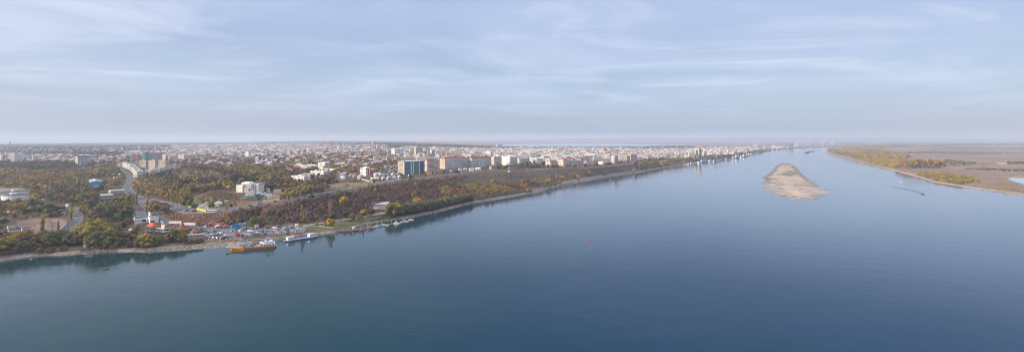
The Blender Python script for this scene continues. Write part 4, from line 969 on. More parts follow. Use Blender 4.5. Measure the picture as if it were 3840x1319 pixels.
# ---------------- near buildings with their own windows and parts
# bright blue warehouse
C, r, l, Lr, Ll = corner(338, 339.5, 383, 703, .05, depth=70)
m = mpp(C[1]); h = 22 * m; root = empty('warehouse', C); USED.append((330, 392, 662, 707))
a = MB(); q = quad((0, 0), r, l, Lr, 70); a.prism(q, -3, h * .93, BLUE, BLUE); A = lambda i, k: (r[0] * i + l[0] * k, r[1] * i + l[1] * k)
a.face([(*A(0, 0), h * .93), (*A(Lr, 0), h * .93), (*A(Lr / 2, 0), h * 1.12)], BLUE); a.build('wall', M_METAL, root)
a = MB()
for i0, i1 in ((-.6, Lr / 2), (Lr + .6, Lr / 2)):
    a.face([(*A(i0, -.6), h * .92), (*A(i1, -.6), h * 1.14), (*A(i1, 70), h * 1.14), (*A(i0, 70), h * .92)], (.62, .64, .70))
for k in range(1, 8): a.tube((*A(-.3, k * 9), h * .94), (*A(Lr / 2, k * 9), h * 1.15), .25, (.45, .48, .52), 4); a.tube((*A(Lr + .3, k * 9), h * .94), (*A(Lr / 2, k * 9), h * 1.15), .25, (.45, .48, .52), 4)
a.build('roof', M_METAL, root)
a = MB(); a.box((-3.5, -.2, 0), (3.5, .1, 4.2), (.55, .58, .62)); g = a.build('gate', M_METAL, root); g.location = (*A(Lr * .5, -.1), 0); g.rotation_euler = (0, 0, math.atan2(r[1], r[0]))
tag(root, 'bright blue warehouse with a pale low-pitched metal roof', 'warehouse')
# white factory: long dark-roofed hall, white cube, chimney
C, r, l, Lr, Ll = corner(502, 505, 556, 838, .04, depth=72)
root = empty('factory_hall', C); h = 18 * mpp(C[1]); USED.append((486, 600, 785, 842))
a = MB(); q = quad((0, 0), r, l, Lr, 72); a.prism(q, -3, h, WHITE, WHITE); a.build('wall', M_PLAIN, root)
a = MB(); a.prism(quad((r[0] * .5 + l[0] * .5, r[1] * .5 + l[1] * .5), r, l, Lr - 1, 71), h, h + .7, (.085, .10, .11))
for k in range(6): a.prism(quad((r[0] * 3 + l[0] * (8 + 10 * k), r[1] * 3 + l[1] * (8 + 10 * k)), r, l, 1.6, 3), h + .7, h + 1.2, (.3, .32, .33))
a.build('roof', M_PLAIN, root)
place_windows(root, (r[0] * Lr * .55, r[1] * Lr * .55), r, Lr * .25, 0, 1, 1, w_=4.4, h_=3.0, sill=1.2, kind='t', name='gate'); place_windows(root, (0, 0), r, Lr * .5, 0, 3, 1, w_=1.4, h_=1.2, sill=2.5)
tag(root, 'long low white factory hall with a dark flat roof', 'factory')
C, r, l, Lr, Ll = corner(553, 563, 595, 838, None, depth=20, thin=22)
root = empty('factory_cube', C); h = 21 * mpp(C[1])
a = MB(); q = quad((0, 0), r, l, Lr, Ll); a.prism(q, -3, h, WHITE, WHITE); a.build('wall', M_PLAIN, root)
a = MB(); a.prism(quad((r[0] * .4 + l[0] * .4, r[1] * .4 + l[1] * .4), r, l, Lr - .8, Ll - .8), h, h + .25, (.16, .17, .18)); a.build('roof', M_PLAIN, root)
place_windows(root, (r[0] * Lr * .08, r[1] * Lr * .08), r, Lr * .4, 0, 1, 1, w_=4.0, h_=3.2, sill=.3, kind='b', name='gate'); place_windows(root, (l[0] * Ll, l[1] * Ll), (-l[0], -l[1]), Ll, 0, 1, 1, w_=1.6, h_=3)
tag(root, 'white cube-shaped factory building right of the long dark-roofed hall', 'factory')
x, y, z = P(562, 824); root = empty('chimney', (x, y, z)); h = 29 * mpp(y)
a = MB(); a.frustum([(-1.5, -1.5), (1.5, -1.5), (1.5, 1.5), (-1.5, 1.5)], 0, [(-1.0, -1.0), (1.0, -1.0), (1.0, 1.0), (-1.0, 1.0)], h, WHITE); a.build('stack', M_PLAIN, root)
a = MB(); a.box((-1.3, -1.3, h), (1.3, 1.3, h + .6), GREY, bottom=True); a.build('cap', M_PLAIN, root); tag(root, 'slim white chimney behind the white factory cube', 'chimney')
# car showroom, two pavilions
for (u0, u1, u2, vb, hp_, dep, lab) in ((368, 371, 424, 754, 18, 30, 'cream car showroom with a grey roof and a front car park'), (412, 414, 466, 733, 15, 24, 'rear showroom pavilion with a pale grey roof beside the avenue')):
    C, r, l, Lr, Ll = corner(u0, u1, u2, vb, .10, depth=dep); root = empty('showroom', C); h = hp_ * mpp(C[1]); USED.append((u0 - 3, u2 + 3, vb - hp_ - 10, vb + 3)); Ll = dep
    a = MB(); a.prism(quad((0, 0), r, l, Lr, Ll), -2, h, CREAM, CREAM); a.build('wall', M_PLAIN, root)
    a = MB(); a.prism(quad((-1.5 * l[0], -1.5 * l[1]), r, l, Lr + 1, Ll + 2), h, h + 1.2, (.62, .60, .55), (.26, .30, .34), bottom=True); a.build('roof', M_PLAIN, root)
    place_windows(root, (0, 0), r, Lr, 0, 5, 1, w_=3.0, h_=2.6, sill=.3, kind='b'); place_windows(root, (0, 0), r, Lr, 0, 6, 1, w_=2.4, h_=1.2, sill=5.0, kind='t')
    tag(root, lab, 'showroom')
# derelict white house near the left bank
root, g_ = bldg(29, 32, 80, 877, 20, (.62, .60, .56), (.22, .19, .17), 'gable', label='derelict long white house with a patched grey-brown roof', name='derelict_house', cat='house', style=0, psi=.12, thin=10, depth=10, rh=3.4)
C, r, l, Lr, Ll, h, z = g_
place_windows(root, (0, 0), r, Lr, 0, 6, 2, w_=1.0, h_=1.2, kind='b', fh=2.9)
a = MB(); a.prism(quad((r[0] * Lr * .55 - l[0] * .05, r[1] * Lr * .55 - l[1] * .05), r, l, 2.2, .2), h - .4, h + 1.8, (.12, .09, .08)); a.build('dormer', M_PLAIN, root)
bldg(80, 83, 116, 866, 13, (.60, .58, .55), (.20, .13, .10), 'gable', label='low brown-roofed wing on the right of the derelict white house', name='house', cat='house', style=.6, psi=.12, thin=8)
# oil tanks
def tank(u0, u2, v, hp_, lab):
    uc = (u0 + u2) / 2; x, y, z = P(uc, v); R_ = (u2 - u0) / 2 * mpp(y) * .98; y += R_; x = (uc - F) / F * y; h = hp_ * mpp(y); root = empty('oil_tank', (x, y, z))
    USED.append((u0 - 2, u2 + 2, v - hp_ - 14, v + 2))
    a = MB(); a.frustum([(R_ * math.cos(k * .15708), R_ * math.sin(k * .15708)) for k in range(40)], -2, [(R_ * math.cos(k * .15708), R_ * math.sin(k * .15708)) for k in range(40)], h, (.68, .69, .70), 0, False)
    for k in range(40):
        t_ = 2 * math.pi * k / 40; a.tube((R_ * math.cos(t_), R_ * math.sin(t_), 0), (R_ * math.cos(t_), R_ * math.sin(t_), h), .12, (.45, .47, .5), 4)
    a.build('tank_wall', M_PLAIN, root)
    a = MB(); a.cyl(0, 0, h + .05, h + .9, R_ * .985, R_ * .3, (.04, .043, .05), 40); a.build('roof', M_PLAIN, root)
    a = MB(); a.cyl(-R_ * .2, -R_ * .2, h + .3, h + 3.4, 4.6, 4.6, (.62, .64, .66), 16); a.build('turret', M_PLAIN, root)
    tag(root, lab, 'oil tank', 'large oil tanks near the left edge')
tank(20, 118, 752, 17, 'front one of the two big round white oil tanks'); tank(27, 120, 738, 17, 'rear one of the two big round white oil tanks'); tank(-62, 19, 746, 18, 'oil tank cut off by the left edge of the picture')
# red-roofed riverside villa and its modern neighbour
root, g_ = bldg(549, 572, 592, 876, 25, (.30, .24, .21), (.42, .09, .05), 'hip', label='riverside villa with an orange-red hip roof above the lawn', name='villa', cat='villa', style=0, rh=4.5, psi=.55)
C, r, l, Lr, Ll, h, z = g_
place_windows(root, (0, 0), r, Lr, 0, 3, 2, w_=1.9, h_=1.9, sill=.7, fh=3.1); place_windows(root, (l[0] * Ll, l[1] * Ll), (-l[0], -l[1]), Ll, 0, 3, 2, w_=2.0, h_=2.0, sill=.7, fh=3.1)
a = MB()
for k in range(4): a.tube((l[0] * Ll * (k + .1) / 3.3 - r[0] * 1.6, l[1] * Ll * (k + .1) / 3.3 - r[1] * 1.6, 0), (l[0] * Ll * (k + .1) / 3.3 - r[0] * 1.6, l[1] * Ll * (k + .1) / 3.3 - r[1] * 1.6, h), .25, (.6, .56, .52), 4)
a.build('columns', M_PLAIN, root)
a = MB(); a.prism([(-r[0] * 2, -r[1] * 2), (0, 0), (l[0] * Ll, l[1] * Ll), (l[0] * Ll - r[0] * 2, l[1] * Ll - r[1] * 2)], 2.9, 3.3, (.55, .52, .48), bottom=True); a.build('balcony', M_PLAIN, root)
C, r, l, Lr, Ll = corner(588, 616, 634, 880, .62); root = empty('villa', C); m = mpp(C[1]); USED.append((585, 638, 838, 884))
A = lambda i, k: (r[0] * i + l[0] * k, r[1] * i + l[1] * k)
a = MB(); a.prism([A(0, 0), A(Lr, 0), A(Lr, Ll), A(0, Ll)], -2, 3.2, (.42, .38, .35), (.4, .38, .36)); a.prism([A(0, 0), A(Lr, 0), A(Lr, Ll * .8), A(0, Ll * .8)], 3.2, 6.4, (.55, .50, .46)); a.prism([A(Lr * .15, 0), A(Lr, 0), A(Lr, Ll * .5), A(Lr * .15, Ll * .5)], 6.4, 11, (.58, .53, .49)); a.build('wall', M_PLAIN, root)
a = MB(); a.prism([A(-.5, -.8), A(Lr + .5, -.8), A(Lr + .5, Ll * .5), A(-.5 + Lr * .15, Ll * .5)], 11, 11.5, (.3, .13, .1), (.28, .11, .09), bottom=True); a.build('roof', M_PLAIN, root)
for z_, e in ((3.1, 1.8), (6.3, 1.6)):
    a = MB(); a.prism([A(-e, -e), A(Lr, -e), A(Lr, 0), A(-.05, -.05), A(-.05, Ll), A(-e, Ll)], z_, z_ + .9, (.6, .57, .54), bottom=True); a.build('balcony', M_PLAIN, root)
place_windows(root, (0, 0), r, Lr, 0, 3, 3, w_=1.9, h_=1.9, sill=.8, fh=3.3); place_windows(root, A(0, Ll * .8), (-l[0], -l[1]), Ll * .8, 0, 3, 2, w_=2.2, h_=2.0, sill=.7, fh=3.3)
tag(root, 'modern beige villa with deep balconies right of the red-roofed villa', 'villa')
# tent-roofed restaurant
def tent(u, v, wpx, hp_, lab, col, turret=False):
    x, y, z = P(u, v); m = mpp(y); R_ = wpx / 2 * m; h = hp_ * m; y += R_ * .7; x = (u - F) / F * y; root = empty('restaurant', (x, y, z))
    USED.append((u - wpx / 2 - 2, u + wpx / 2 + 2, v - hp_, v + 2))
    a = MB(); a.cyl(0, 0, -2, h * .32, R_ * .85, R_ * .85, (.30, .22, .18), 8); a.build('wall', M_PLAIN, root)
    a = MB(); n_ = 8; prof = ((1.08, .28), (.72, .42), (.42, .62), (.2, .86), (.12, 1.0))
    for (r0, z0), (r1, z1) in zip(prof[:-1], prof[1:]): a.cyl(0, 0, z0 * h, z1 * h, R_ * r0, R_ * r1, col, n_)
    a.build('roof', M_PLAIN, root)
    if turret: a = MB(); a.cyl(0, 0, h * .95, h * 1.12, R_ * .13, R_ * .13, (.55, .02, .02), 8); a.cyl(0, 0, h * 1.12, h * 1.22, R_ * .17, .1, (.5, .02, .02), 8); a.build('turret', M_PLAIN, root)
    tag(root, lab, 'restaurant')
tent(684, 872, 50, 34, 'restaurant with a red tent-shaped roof and a bright red turret', (.19, .06, .05), True)
tent(655, 866, 34, 21, 'smaller red tent roof left of the turreted restaurant', (.21, .065, .055)); tent(733, 876, 40, 24, 'brown tent roof overgrown with russet creeper right of the turret', (.16, .07, .05)); tent(752, 871, 24, 18, 'small dark brown tent roof beside the car park', (.09, .05, .05))
# pergola of the restaurant
A0, A1 = P(696, 894), P(768, 887); root = empty('pergola', A0); d = (A1[0] - A0[0], A1[1] - A0[1]); L_ = math.hypot(*d); ang = math.atan2(d[1], d[0]); root.rotation_euler = (0, 0, ang)
a = MB(); a.box((0, 0, 3.0), (L_, 6, 3.3), (.33, .33, .35), bottom=True); a.build('roof', M_PLAIN, root)
a = MB(); a.box((0, 5.7, -1), (L_, 6, 3.0), (.24, .25, .28)); a.build('back_wall', M_PLAIN, root)
for k in range(15): a = MB(); a.box((L_ * k / 14 - .25, -.1, -1.5), (L_ * k / 14 + .25, .4, 3.0), (.62, .62, .62)); a.build('post', M_PLAIN, root)
a = MB(); a.box((0, -.15, -1.5), (L_, 0.05, 1.0), (.5, .5, .5)); a.build('railing', M_PLAIN, root)
tag(root, 'long white colonnaded pergola between restaurant and river bank', 'pergola')
# market with red roofs, kiosks, blue pavilion
for (u0, u1, u2, vb, hp_, wc, rc, rk, lab, nm) in [
    (781, 783, 806, 848, 7, (.3, .08, .07), (.26, .035, .045), 'gable', 'first, leftmost red-roofed market hall beside the car park', 'market_hall'),
    (800, 803, 838, 850, 8, (.3, .1, .09), (.25, .04, .05), 'gable', 'second red-roofed market hall, the longest of them', 'market_hall'),
    (806, 810, 835, 859, 9, (.40, .34, .30), (.36, .33, .30), 'gable', 'beige-roofed market stall row below the long red hall', 'market_hall'),
    (834, 837, 860, 859, 9, (.35, .3, .27), (.24, .035, .045), 'gable', 'third red-roofed market hall, next to the blue pavilion', 'market_hall'),
    (866, 869, 902, 861, 13, (.04, .20, .38), (.14, .28, .40), 'flat', 'blue pavilion between the market and the green tree', 'pavilion'),
    (872, 876, 888, 866, 7, (.02, .26, .44), (.05, .3, .5), 'flat', 'small bright blue kiosk in front of the blue pavilion', 'kiosk'),
    (897, 899, 922, 850, 8, (.35, .37, .40), (.30, .32, .35), 'flat', 'grey flat-roofed pavilion right of the blue pavilion', 'pavilion'),
    (754, 756, 766, 846, 7, (.45, .10, .10), (.40, .05, .06), 'flat', 'small red kiosk at the top left of the car park', 'kiosk'),
    (769, 771, 780, 846, 5, (.10, .25, .12), (.06, .20, .08), 'flat', 'small green-roofed kiosk beside the red kiosk', 'kiosk'),
    (956, 958, 968, 856, 7, (.5, .5, .5), (.55, .55, .55), 'flat', 'pale container hut under the dark red bush', 'kiosk'),
    (1106, 1108, 1119, 853, 7, WHITE, WHITE, 'flat', 'white cabin at the right end of the car park', 'kiosk'),
    (505, 507, 521, 856, 9, (.14, .10, .14), (.16, .11, .16), 'gable', 'small dark purple-roofed house below the factory', 'house'),
    (484, 486, 496, 869, 5, LG, (.5, .52, .6), 'gable', 'small white-roofed garden shed below the factory', 'shed'),
    ]:
    bldg(u0, u1, u2, vb, hp_, wc, rc, rk, label=lab, name=nm, cat=nm.replace('_', ' '), thin=8, style=.5, rh=1.8, depth=8)
# white hillside mansion
def shell(name, parts_, lab, cat, base):
    root = empty(name, base)
    for nm, bm_ in parts_: bm_.build(nm, M_PLAIN, root)
    tag(root, lab, cat); return root
x, y, z = P(905, 722); m = mpp(y); ox = lambda u: (u - 905) * m
USED.append((872, 968, 682, 724))
w1 = MB(); w1.cyl(ox(890), 10, -3, 26 * m, 16 * m, 16 * m, (.66, .60, .50), 20); w1.box((ox(890), 2, -3), (ox(907), 22, 26 * m), WHITE)
w2 = MB(); w2.box((ox(904), 3, -3), (ox(936), 24, 32 * m), (.66, .63, .58)); w3_ = MB(); w3_.box((ox(935), 7, -3), (ox(960), 26, 30 * m), (.68, .66, .62))
w4 = MB(); w4.box((ox(898), 6, 26 * m), (ox(925), 20, 37 * m), WHITE); w4.box((ox(950), 9, 30 * m), (ox(962), 24, 33 * m), (.3, .3, .3))
rf = MB(); rf.box((ox(890), 4, 26 * m), (ox(906), 20, 26.6 * m), LG); rf.box((ox(936), 8, 30 * m), (ox(950), 25, 30.7 * m), DROOF); rf.cyl(ox(915), 3, 22 * m, 27 * m, 6 * m, .2, (.16, .10, .10), 4)
root = shell('mansion', [('round_wing', w1), ('main_wing', w2), ('right_wing', w3_), ('penthouse', w4), ('roof', rf)], 'large white hillside mansion with a rounded left wing', 'mansion', (x, y, z))
for f_ in range(3):
    for k in range(3):
        t_ = math.radians(-130 + 35 * k); o = bpy.data.objects.new('window', win_mesh(1.8, 1.6)); COL.objects.link(o); o.parent = root
        o.location = (ox(890) + 16 * m * math.cos(t_), 10 + 16 * m * math.sin(t_), 1.2 + f_ * 3.4); o.rotation_euler = (0, 0, t_ + math.pi / 2)
place_windows(root, (ox(905), 3), (1, 0), 30 * m, 0, 5, 4, fh=3.4, w_=1.7, h_=1.7); place_windows(root, (ox(937), 7), (1, 0), 23 * m, 0, 3, 3, fh=3.6, w_=1.5, h_=1.7)
# stepped steel lattice building in front of it and its glass house
x, y, z = P(930, 752); m = mpp(y); root = empty('lattice_building', (x, y, z)); USED.append((902, 958, 716, 755))
for t_ in range(5):
    hw = (26 - 3.6 * t_) * m; z0, z1 = t_ * 7.4 * m, (t_ + 1) * 7.4 * m; a = MB(); cL = (.62, .6, .62) if t_ > 1 else (.16, .30, .25)
    a.box((-hw, 2 + t_, z1 - .35), (hw, 2 + 2 * hw * .7, z1), cL, bottom=True)
    for k in range(8):
        s = -hw + 2 * hw * k / 7; a.tube((s, 2 + t_, z0), (s * .9, 2.7 + t_, z1), .22, cL, 4)
        a.tube((s, 2 + t_, z0), (s * .9 + hw * .22, 2.7 + t_, z1), .14, cL, 4)
    a.box((-hw * .8, 5 + t_, z0), (hw * .8, 2 + 1.3 * hw, z1 - .4), (.12, .17, .17) if t_ < 2 else (.34, .33, .34)); a.build('storey', M_PLAIN, root)
a = MB(); a.cyl(-2, 8, 37 * m, 44 * m, 9 * m, .3, (.15, .08, .07), 4); a.build('roof', M_PLAIN, root)
a = MB(); a.box((-28 * m, .5, .5), (-25.5 * m, .8, 11 * m), (.55, .12, .12)); a.build('banner', M_PLAIN, root)
tag(root, 'stepped white lattice tower building with green netting round its foot', 'building')
x, y, z = P(972, 748); m = mpp(y); root = empty('greenhouse', (x, y, z)); USED.append((945, 998, 722, 750))
for k, (x0, x1, zz) in enumerate(((-26, -9, 23), (-9, 8, 19), (8, 23, 15))):
    a = MB(); n_ = 6
    for q_ in range(n_):
        t0, t1 = q_ / n_, (q_ + 1) / n_; f0 = lambda t_: (x0 * m + (x1 - x0) * m * t_, zz * m * (.75 + .25 * math.sin(t_ * math.pi * .8 + .3)))
        (xa, za), (xb, zb_) = f0(t0), f0(t1); a.face([(xa, 0, za), (xb, 0, zb_), (xb, 18, zb_ + .8), (xa, 18, za + .8)], (.20, .27, .28) if q_ % 2 else (.46, .50, .50))
    a.box((x0 * m, 0.3, -2), (x1 * m, 18, zz * m * .72), (.10, .16, .15)); a.build('glazed_bay', M_METAL, root)
a = MB(); a.box((21 * m, 4, -1), (24 * m, 20, 17 * m), WHITE); a.build('end_wall', M_PLAIN, root)
tag(root, 'curved green glasshouse right of the lattice tower building', 'greenhouse')
# brown riverside lodge
x, y, z = P(1418, 796); m = mpp(y); root = empty('lodge', (x, y, z)); USED.append((1383, 1458, 758, 798))
a = MB(); a.box((-30 * m, 6, -2), (30 * m, 24, 9 * m), (.11, .09, .13)); a.build('wall', M_PLAIN, root)
a = MB(); a.face([(-32 * m, 4, 9 * m), (-8 * m, 4, 9 * m), (-8 * m, 15, 19 * m), (-26 * m, 15, 19 * m)], (.20, .15, .16)); a.face([(-8 * m, 4, 9 * m), (18 * m, 4, 9 * m), (16 * m, 15, 20 * m), (-8 * m, 15, 20 * m)], (.16, .09, .08)); a.face([(18 * m, 4, 9 * m), (33 * m, 4, 9 * m), (30 * m, 15, 19 * m), (16 * m, 15, 20 * m)], (.22, .24, .32))
a.face([(-26 * m, 15, 19 * m), (30 * m, 15, 20 * m), (30 * m, 27, 9 * m), (-26 * m, 27, 9 * m)], (.2, .15, .15)); a.build('roof', M_PLAIN, root)
tag(root, 'low lodge with brown and grey-violet roofs behind the riverside promenade', 'lodge')
x, y, z = P(1432, 776); m = mpp(y); root = empty('boathouse', (x, y, z))
a = MB(); a.box((-30 * m, 0, -2), (24 * m, 14, 9 * m), (.25, .25, .30)); a.build('wall', M_PLAIN, root); a = MB(); a.face([(-31 * m, -1, 8.5 * m), (26 * m, -1, 9.5 * m), (18 * m, 16, 16 * m), (-8 * m, 16, 13 * m)], (.30, .33, .42)); a.build('roof', M_PLAIN, root)
tag(root, 'shed with a pale blue-white roof behind the brown lodge', 'shed'); USED.append((1400, 1458, 755, 778))
# farm on the far plain
bldg(3738, 3742, 3767, 615, 5, (.5, .4, .35), (.32, .12, .08), 'gable', label='red-roofed farm building on the plain across the river', name='farm_building', cat='farm building', style=.3)
bldg(3770, 3772, 3779, 614, 4, WHITE, (.55, .6, .7), 'gable', label='small white farm shed beside the red-roofed farm building', name='farm_building', cat='farm building', style=.3)
# shipyard
bldg(2945, 2947, 2958, 552, 13, (.10, .20, .26), (.14, .22, .27), label='lower, left bay of the dark teal shipyard hall', name='shipyard_hall', cat='shipyard hall', style=0, depth=80)
root, g_ = bldg(2957, 2958, 2977, 554, 15, (.09, .18, .24), (.70, .72, .72), label='dark teal shipyard hall with a white roof', name='shipyard_hall', cat='shipyard hall', style=0, depth=80)
for (u0, u2, vb, hp_, c, lab) in ((2846, 2858, 554.5, 6, (.03, .20, .50), 'blue warehouse on the far quay'), (2860, 2872, 552, 5, (.25, .4, .55), 'pale blue shed right of the far blue warehouse'), (2874, 2892, 556, 5, (.45, .20, .16), 'rust red shed in the shipyard'), (2893, 2906, 553, 4, WHITE, 'white shed in the shipyard'), (2908, 2925, 555, 4, LG, 'pale grey shed in the shipyard'), (3005, 3026, 551, 4, (.4, .15, .14), 'long rust red shed behind the port cranes'), (3028, 3037, 549, 5, (.15, .25, .4), 'blue shed behind the port cranes'), (3055, 3070, 550, 4, (.5, .25, .2), 'red-brown quay shed right of the port cranes')):
    bldg(u0, u0 + 1, u2, vb, hp_, c, c, label=lab, name='warehouse', cat='warehouse', style=0, depth=60, single=True)
# ------------------------------------------------------------------ quay cranes, mast, monuments, viaduct, chimneys
def crane(u, v, hp_, jib, lab):
    x, y, z = P(u, v) if v < 551 or u > 2800 else P(u, v); m = mpp(y); h = hp_ * m; root = empty('port_crane', (x, y, z)); c = (.58, .58, .55); w_ = h * .13
    a = MB()
    for sx_ in (-1, 1):
        for sy in (0, 1): a.tube((sx_ * w_, sy * w_ * 2, 0), (sx_ * w_ * .45, w_, h * .35), h * .018, c, 4)
    a.build('portal', M_METAL, root)
    a = MB(); a.tube((0, w_, h * .35), (0, w_, h * .72), h * .035, c, 4); a.box((-w_ * .8, w_ * .4, h * .34), (w_ * .8, w_ * 1.6, h * .46), (.6, .6, .58), bottom=True); a.build('tower', M_METAL, root)
    a = MB(); a.tube((0, w_, h * .45), (jib * h * .42, w_, h), h * .022, c, 4); a.tube((0, w_, h * .72), (jib * h * .42, w_, h), h * .012, c, 4); a.tube((0, w_, h * .72), (-jib * h * .2, w_, h * .66), h * .03, c, 4); a.build('jib', M_METAL, root)
    tag(root, lab, 'crane', 'port cranes along the far quay')
CR = [(2829, 553, 18, -1), (2835, 552, 18, 1), (2840, 552, 15, -1), (2897, 562, 17, -1), (2904, 555, 20, -1), (2918, 560, 14, 1), (2957, 555, 17, -.6), (2978, 554, 12, -1), (2984, 552, 20, 1), (2994, 551, 19, -1), (3006, 546, 13, -1), (3024, 547, 16, 1), (3034, 545, 15, -1), (3087, 549, 19, 1), (3122, 546, 17, 1), (3117, 546, 10, -1)]
DS = ['first from the left of the row', 'second from the left', 'third from the left, lower than its neighbours', 'fourth, standing at the water edge', 'fifth, its tall jib over the water', 'sixth, on the near quay, jib to the right', 'seventh, against the teal hall left end', 'eighth, low one at the teal hall right end', 'ninth, the tall one right of the teal hall', 'tenth, second right of the teal hall', 'eleventh, third right of the teal hall', 'twelfth, fourth right of the teal hall', 'thirteenth, fifth right of the teal hall', 'fourteenth, alone far right of the hall', 'last on the right, above the red ship', 'low one left of the last crane']
for (u, v, hp_, j), d_ in zip(CR, DS): crane(u, v, hp_, j, 'pale port crane, ' + d_)
for i, (u, v, hp_) in enumerate([(3258, 541, 8), (3277, 541, 6), (3291, 541, 7), (3315, 541, 7)]):
    crane(u, v, hp_, 1 if i % 2 else -1, 'hazy crane beyond the right bank, ' + ['first', 'second', 'third', 'fourth'][i] + ' from the left')
x, y, z = P(2260, 566); m = mpp(y); h = 50 * m; root = empty('radio_mast', (x, y, z))
for k in range(12):
    a = MB(); z0, z1 = h * k / 12, h * (k + 1) / 12; c = (.62, .20, .16) if k % 2 else (.72, .72, .72); r0, r1 = 4.2 * (1 - k / 13.5), 4.2 * (1 - (k + 1) / 13.5)
    for i in range(4):
        t0 = math.pi / 4 + i * math.pi / 2; t1 = t0 + math.pi / 2
        a.tube((r0 * math.cos(t0), r0 * math.sin(t0), z0), (r1 * math.cos(t0), r1 * math.sin(t0), z1), .42, c, 4); a.tube((r0 * math.cos(t0), r0 * math.sin(t0), z0), (r1 * math.cos(t1), r1 * math.sin(t1), z1), .28, c, 3)
    a.build('mast_section', M_METAL, root)
tag(root, 'tall red and white lattice radio mast rising above the town', 'radio mast')
def pole_thing(name, u, v, hp_, r0, c, lab, cat, base=None, extra=None):
    x, y, z = P(u, v); m = mpp(y); h = hp_ * m; root = empty(name, (x, y, z)); a = MB(); a.cyl(0, 0, 0, h, r0, r0 * .5, c, 8); a.build('shaft', M_PLAIN, root)
    a = MB(); w_ = base or r0 * 1.8; a.box((-w_, -w_, -1), (w_, w_, h * .08), c); a.build('base', M_PLAIN, root)
    if extra: extra(root, h)
    tag(root, lab, cat); return root
def monu(root, h):
    a = MB(); a.cyl(0, 0, 0, h * .14, 2.4, 1.4, (.6, .6, .6), 8); a.build('plinth', M_PLAIN, root)
    a = MB(); a.tube((-5, 0, h * .34), (5, 0, h * .38), .3, (.6, .6, .6), 4); a.build('yard', M_PLAIN, root)
pole_thing('monument_mast', 1909, 645, 41, .6, (.6, .6, .62), 'slender mast monument with a white foot at the cliff edge', 'monument', 2, monu)
def sculpt(root, h):
    a = MB(); a.frustum([(-.8, -.8), (.8, -.8), (.8, .8), (-.8, .8)], h * .1, [(-3.2, -1), (3.2, -1), (3.2, 1), (-3.2, 1)], h * .85, (.42, .08, .04)); a.build('wings', M_PLAIN, root)
pole_thing('sculpture', 2116, 631, 15, 1.3, (.42, .08, .04), 'rust red steel sculpture at the cliff edge', 'sculpture', None, sculpt)
pole_thing('riverside_column', 2086, 670, 12, 1.8, (.74, .73, .70), 'white column among yellow riverside trees', 'column')
pole_thing('column', 2092, 671, 6, 1.5, (.55, .30, .10), 'short orange pillar right of the white riverside column', 'column')
pole_thing('water_tower', 1449, 611, 24, 1.4, (.72, .72, .74), 'thin white pole tower left of the teal hotel', 'tower')
pole_thing('chimney', 1386, 611, 14, 2.0, BRICK, 'short red brick chimney beside the bright yellow building', 'chimney')
for i, (u, hp_) in enumerate(((31.6, 12), (36.6, 19), (39.4, 18))): pole_thing('chimney', u, 549, hp_, 4.5, (.25, .24, .27), ['shorter, left one', 'tallest, middle one', 'right one'][i] + ' of three hazy power station chimneys', 'chimney')
pole_thing('statue_column', 2675, 607, 8, 1.6, WHITE, 'white navigation post in the river off the far quay', 'post')
# viaduct in the far left
A0, A1 = P(-160, 579), P(262, 573); n_ = 20; dz = 12 * mpp(A0[1])
root = empty('viaduct', A0); a = MB(); a.prism([(0, 0), (A1[0] - A0[0], A1[1] - A0[1]), (A1[0] - A0[0], A1[1] - A0[1] + 9), (0, 9)], dz, dz + 2.5, (.42, .42, .44), bottom=True); a.build('deck', M_PLAIN, root)
for k in range(n_ + 1):
    s = k / n_; x, y = (A1[0] - A0[0]) * s, (A1[1] - A0[1]) * s; zz = G(A0[0] + x, A0[1] + y) - A0[2]
    a = MB(); a.box((x - 1.6, y + 1.5, zz - 3), (x + 1.6, y + 7, dz - 2), (.45, .45, .46)); a.frustum([(x - 2, y + 1), (x + 2, y + 1), (x + 2, y + 8), (x - 2, y + 8)], dz - 4, [(x - 6, y + .5), (x + 6, y + .5), (x + 6, y + 8.5), (x - 6, y + 8.5)], dz, (.45, .45, .46)); a.build('pier', M_PLAIN, root)
tag(root, 'long pale road viaduct on T-shaped piers across the far left valley', 'viaduct')
# fences
def fence(name, pts, h, c, lab, cat='fence', posts=True, sp=9.0):
    c3 = resample([P(u, v) for u, v in pts], sp); o0 = c3[0]; z0 = G(*o0); root = empty(name, (o0[0], o0[1], z0)); a = MB(); b2 = MB(); b2.cyl(0, 0, -.5, h + .3, .22, .22, tuple(x * .8 for x in c), 4); pm = b2.mesh('post', M_PLAIN)
    for p_, q_ in zip(c3[:-1], c3[1:]):
        zp, zq = G(*p_) - z0, G(*q_) - z0; n_ = normals([p_, q_])[0]
        for s in (0, .16): a.face([(p_[0] - o0[0] + n_[0] * s, p_[1] - o0[1] + n_[1] * s, zp), (q_[0] - o0[0] + n_[0] * s, q_[1] - o0[1] + n_[1] * s, zq), (q_[0] - o0[0] + n_[0] * s, q_[1] - o0[1] + n_[1] * s, zq + h), (p_[0] - o0[0] + n_[0] * s, p_[1] - o0[1] + n_[1] * s, zp + h)], c)
        a.face([(p_[0] - o0[0], p_[1] - o0[1], zp + h), (q_[0] - o0[0], q_[1] - o0[1], zq + h), (q_[0] - o0[0] + n_[0] * .16, q_[1] - o0[1] + n_[1] * .16, zq + h), (p_[0] - o0[0] + n_[0] * .16, p_[1] - o0[1] + n_[1] * .16, zp + h)], c)
        q = bpy.data.objects.new('post', pm); COL.objects.link(q); q.parent = root; q.location = (p_[0] - o0[0], p_[1] - o0[1], zp)
    a.build('panels', M_PLAIN, root); tag(root, lab, cat)
fence('yard_fence', [(735, 786), (748, 790), (760, 795), (772, 797)], 3.2, (.62, .52, .05), 'bright yellow hoarding beside the parking bay on the bend', 'hoarding')
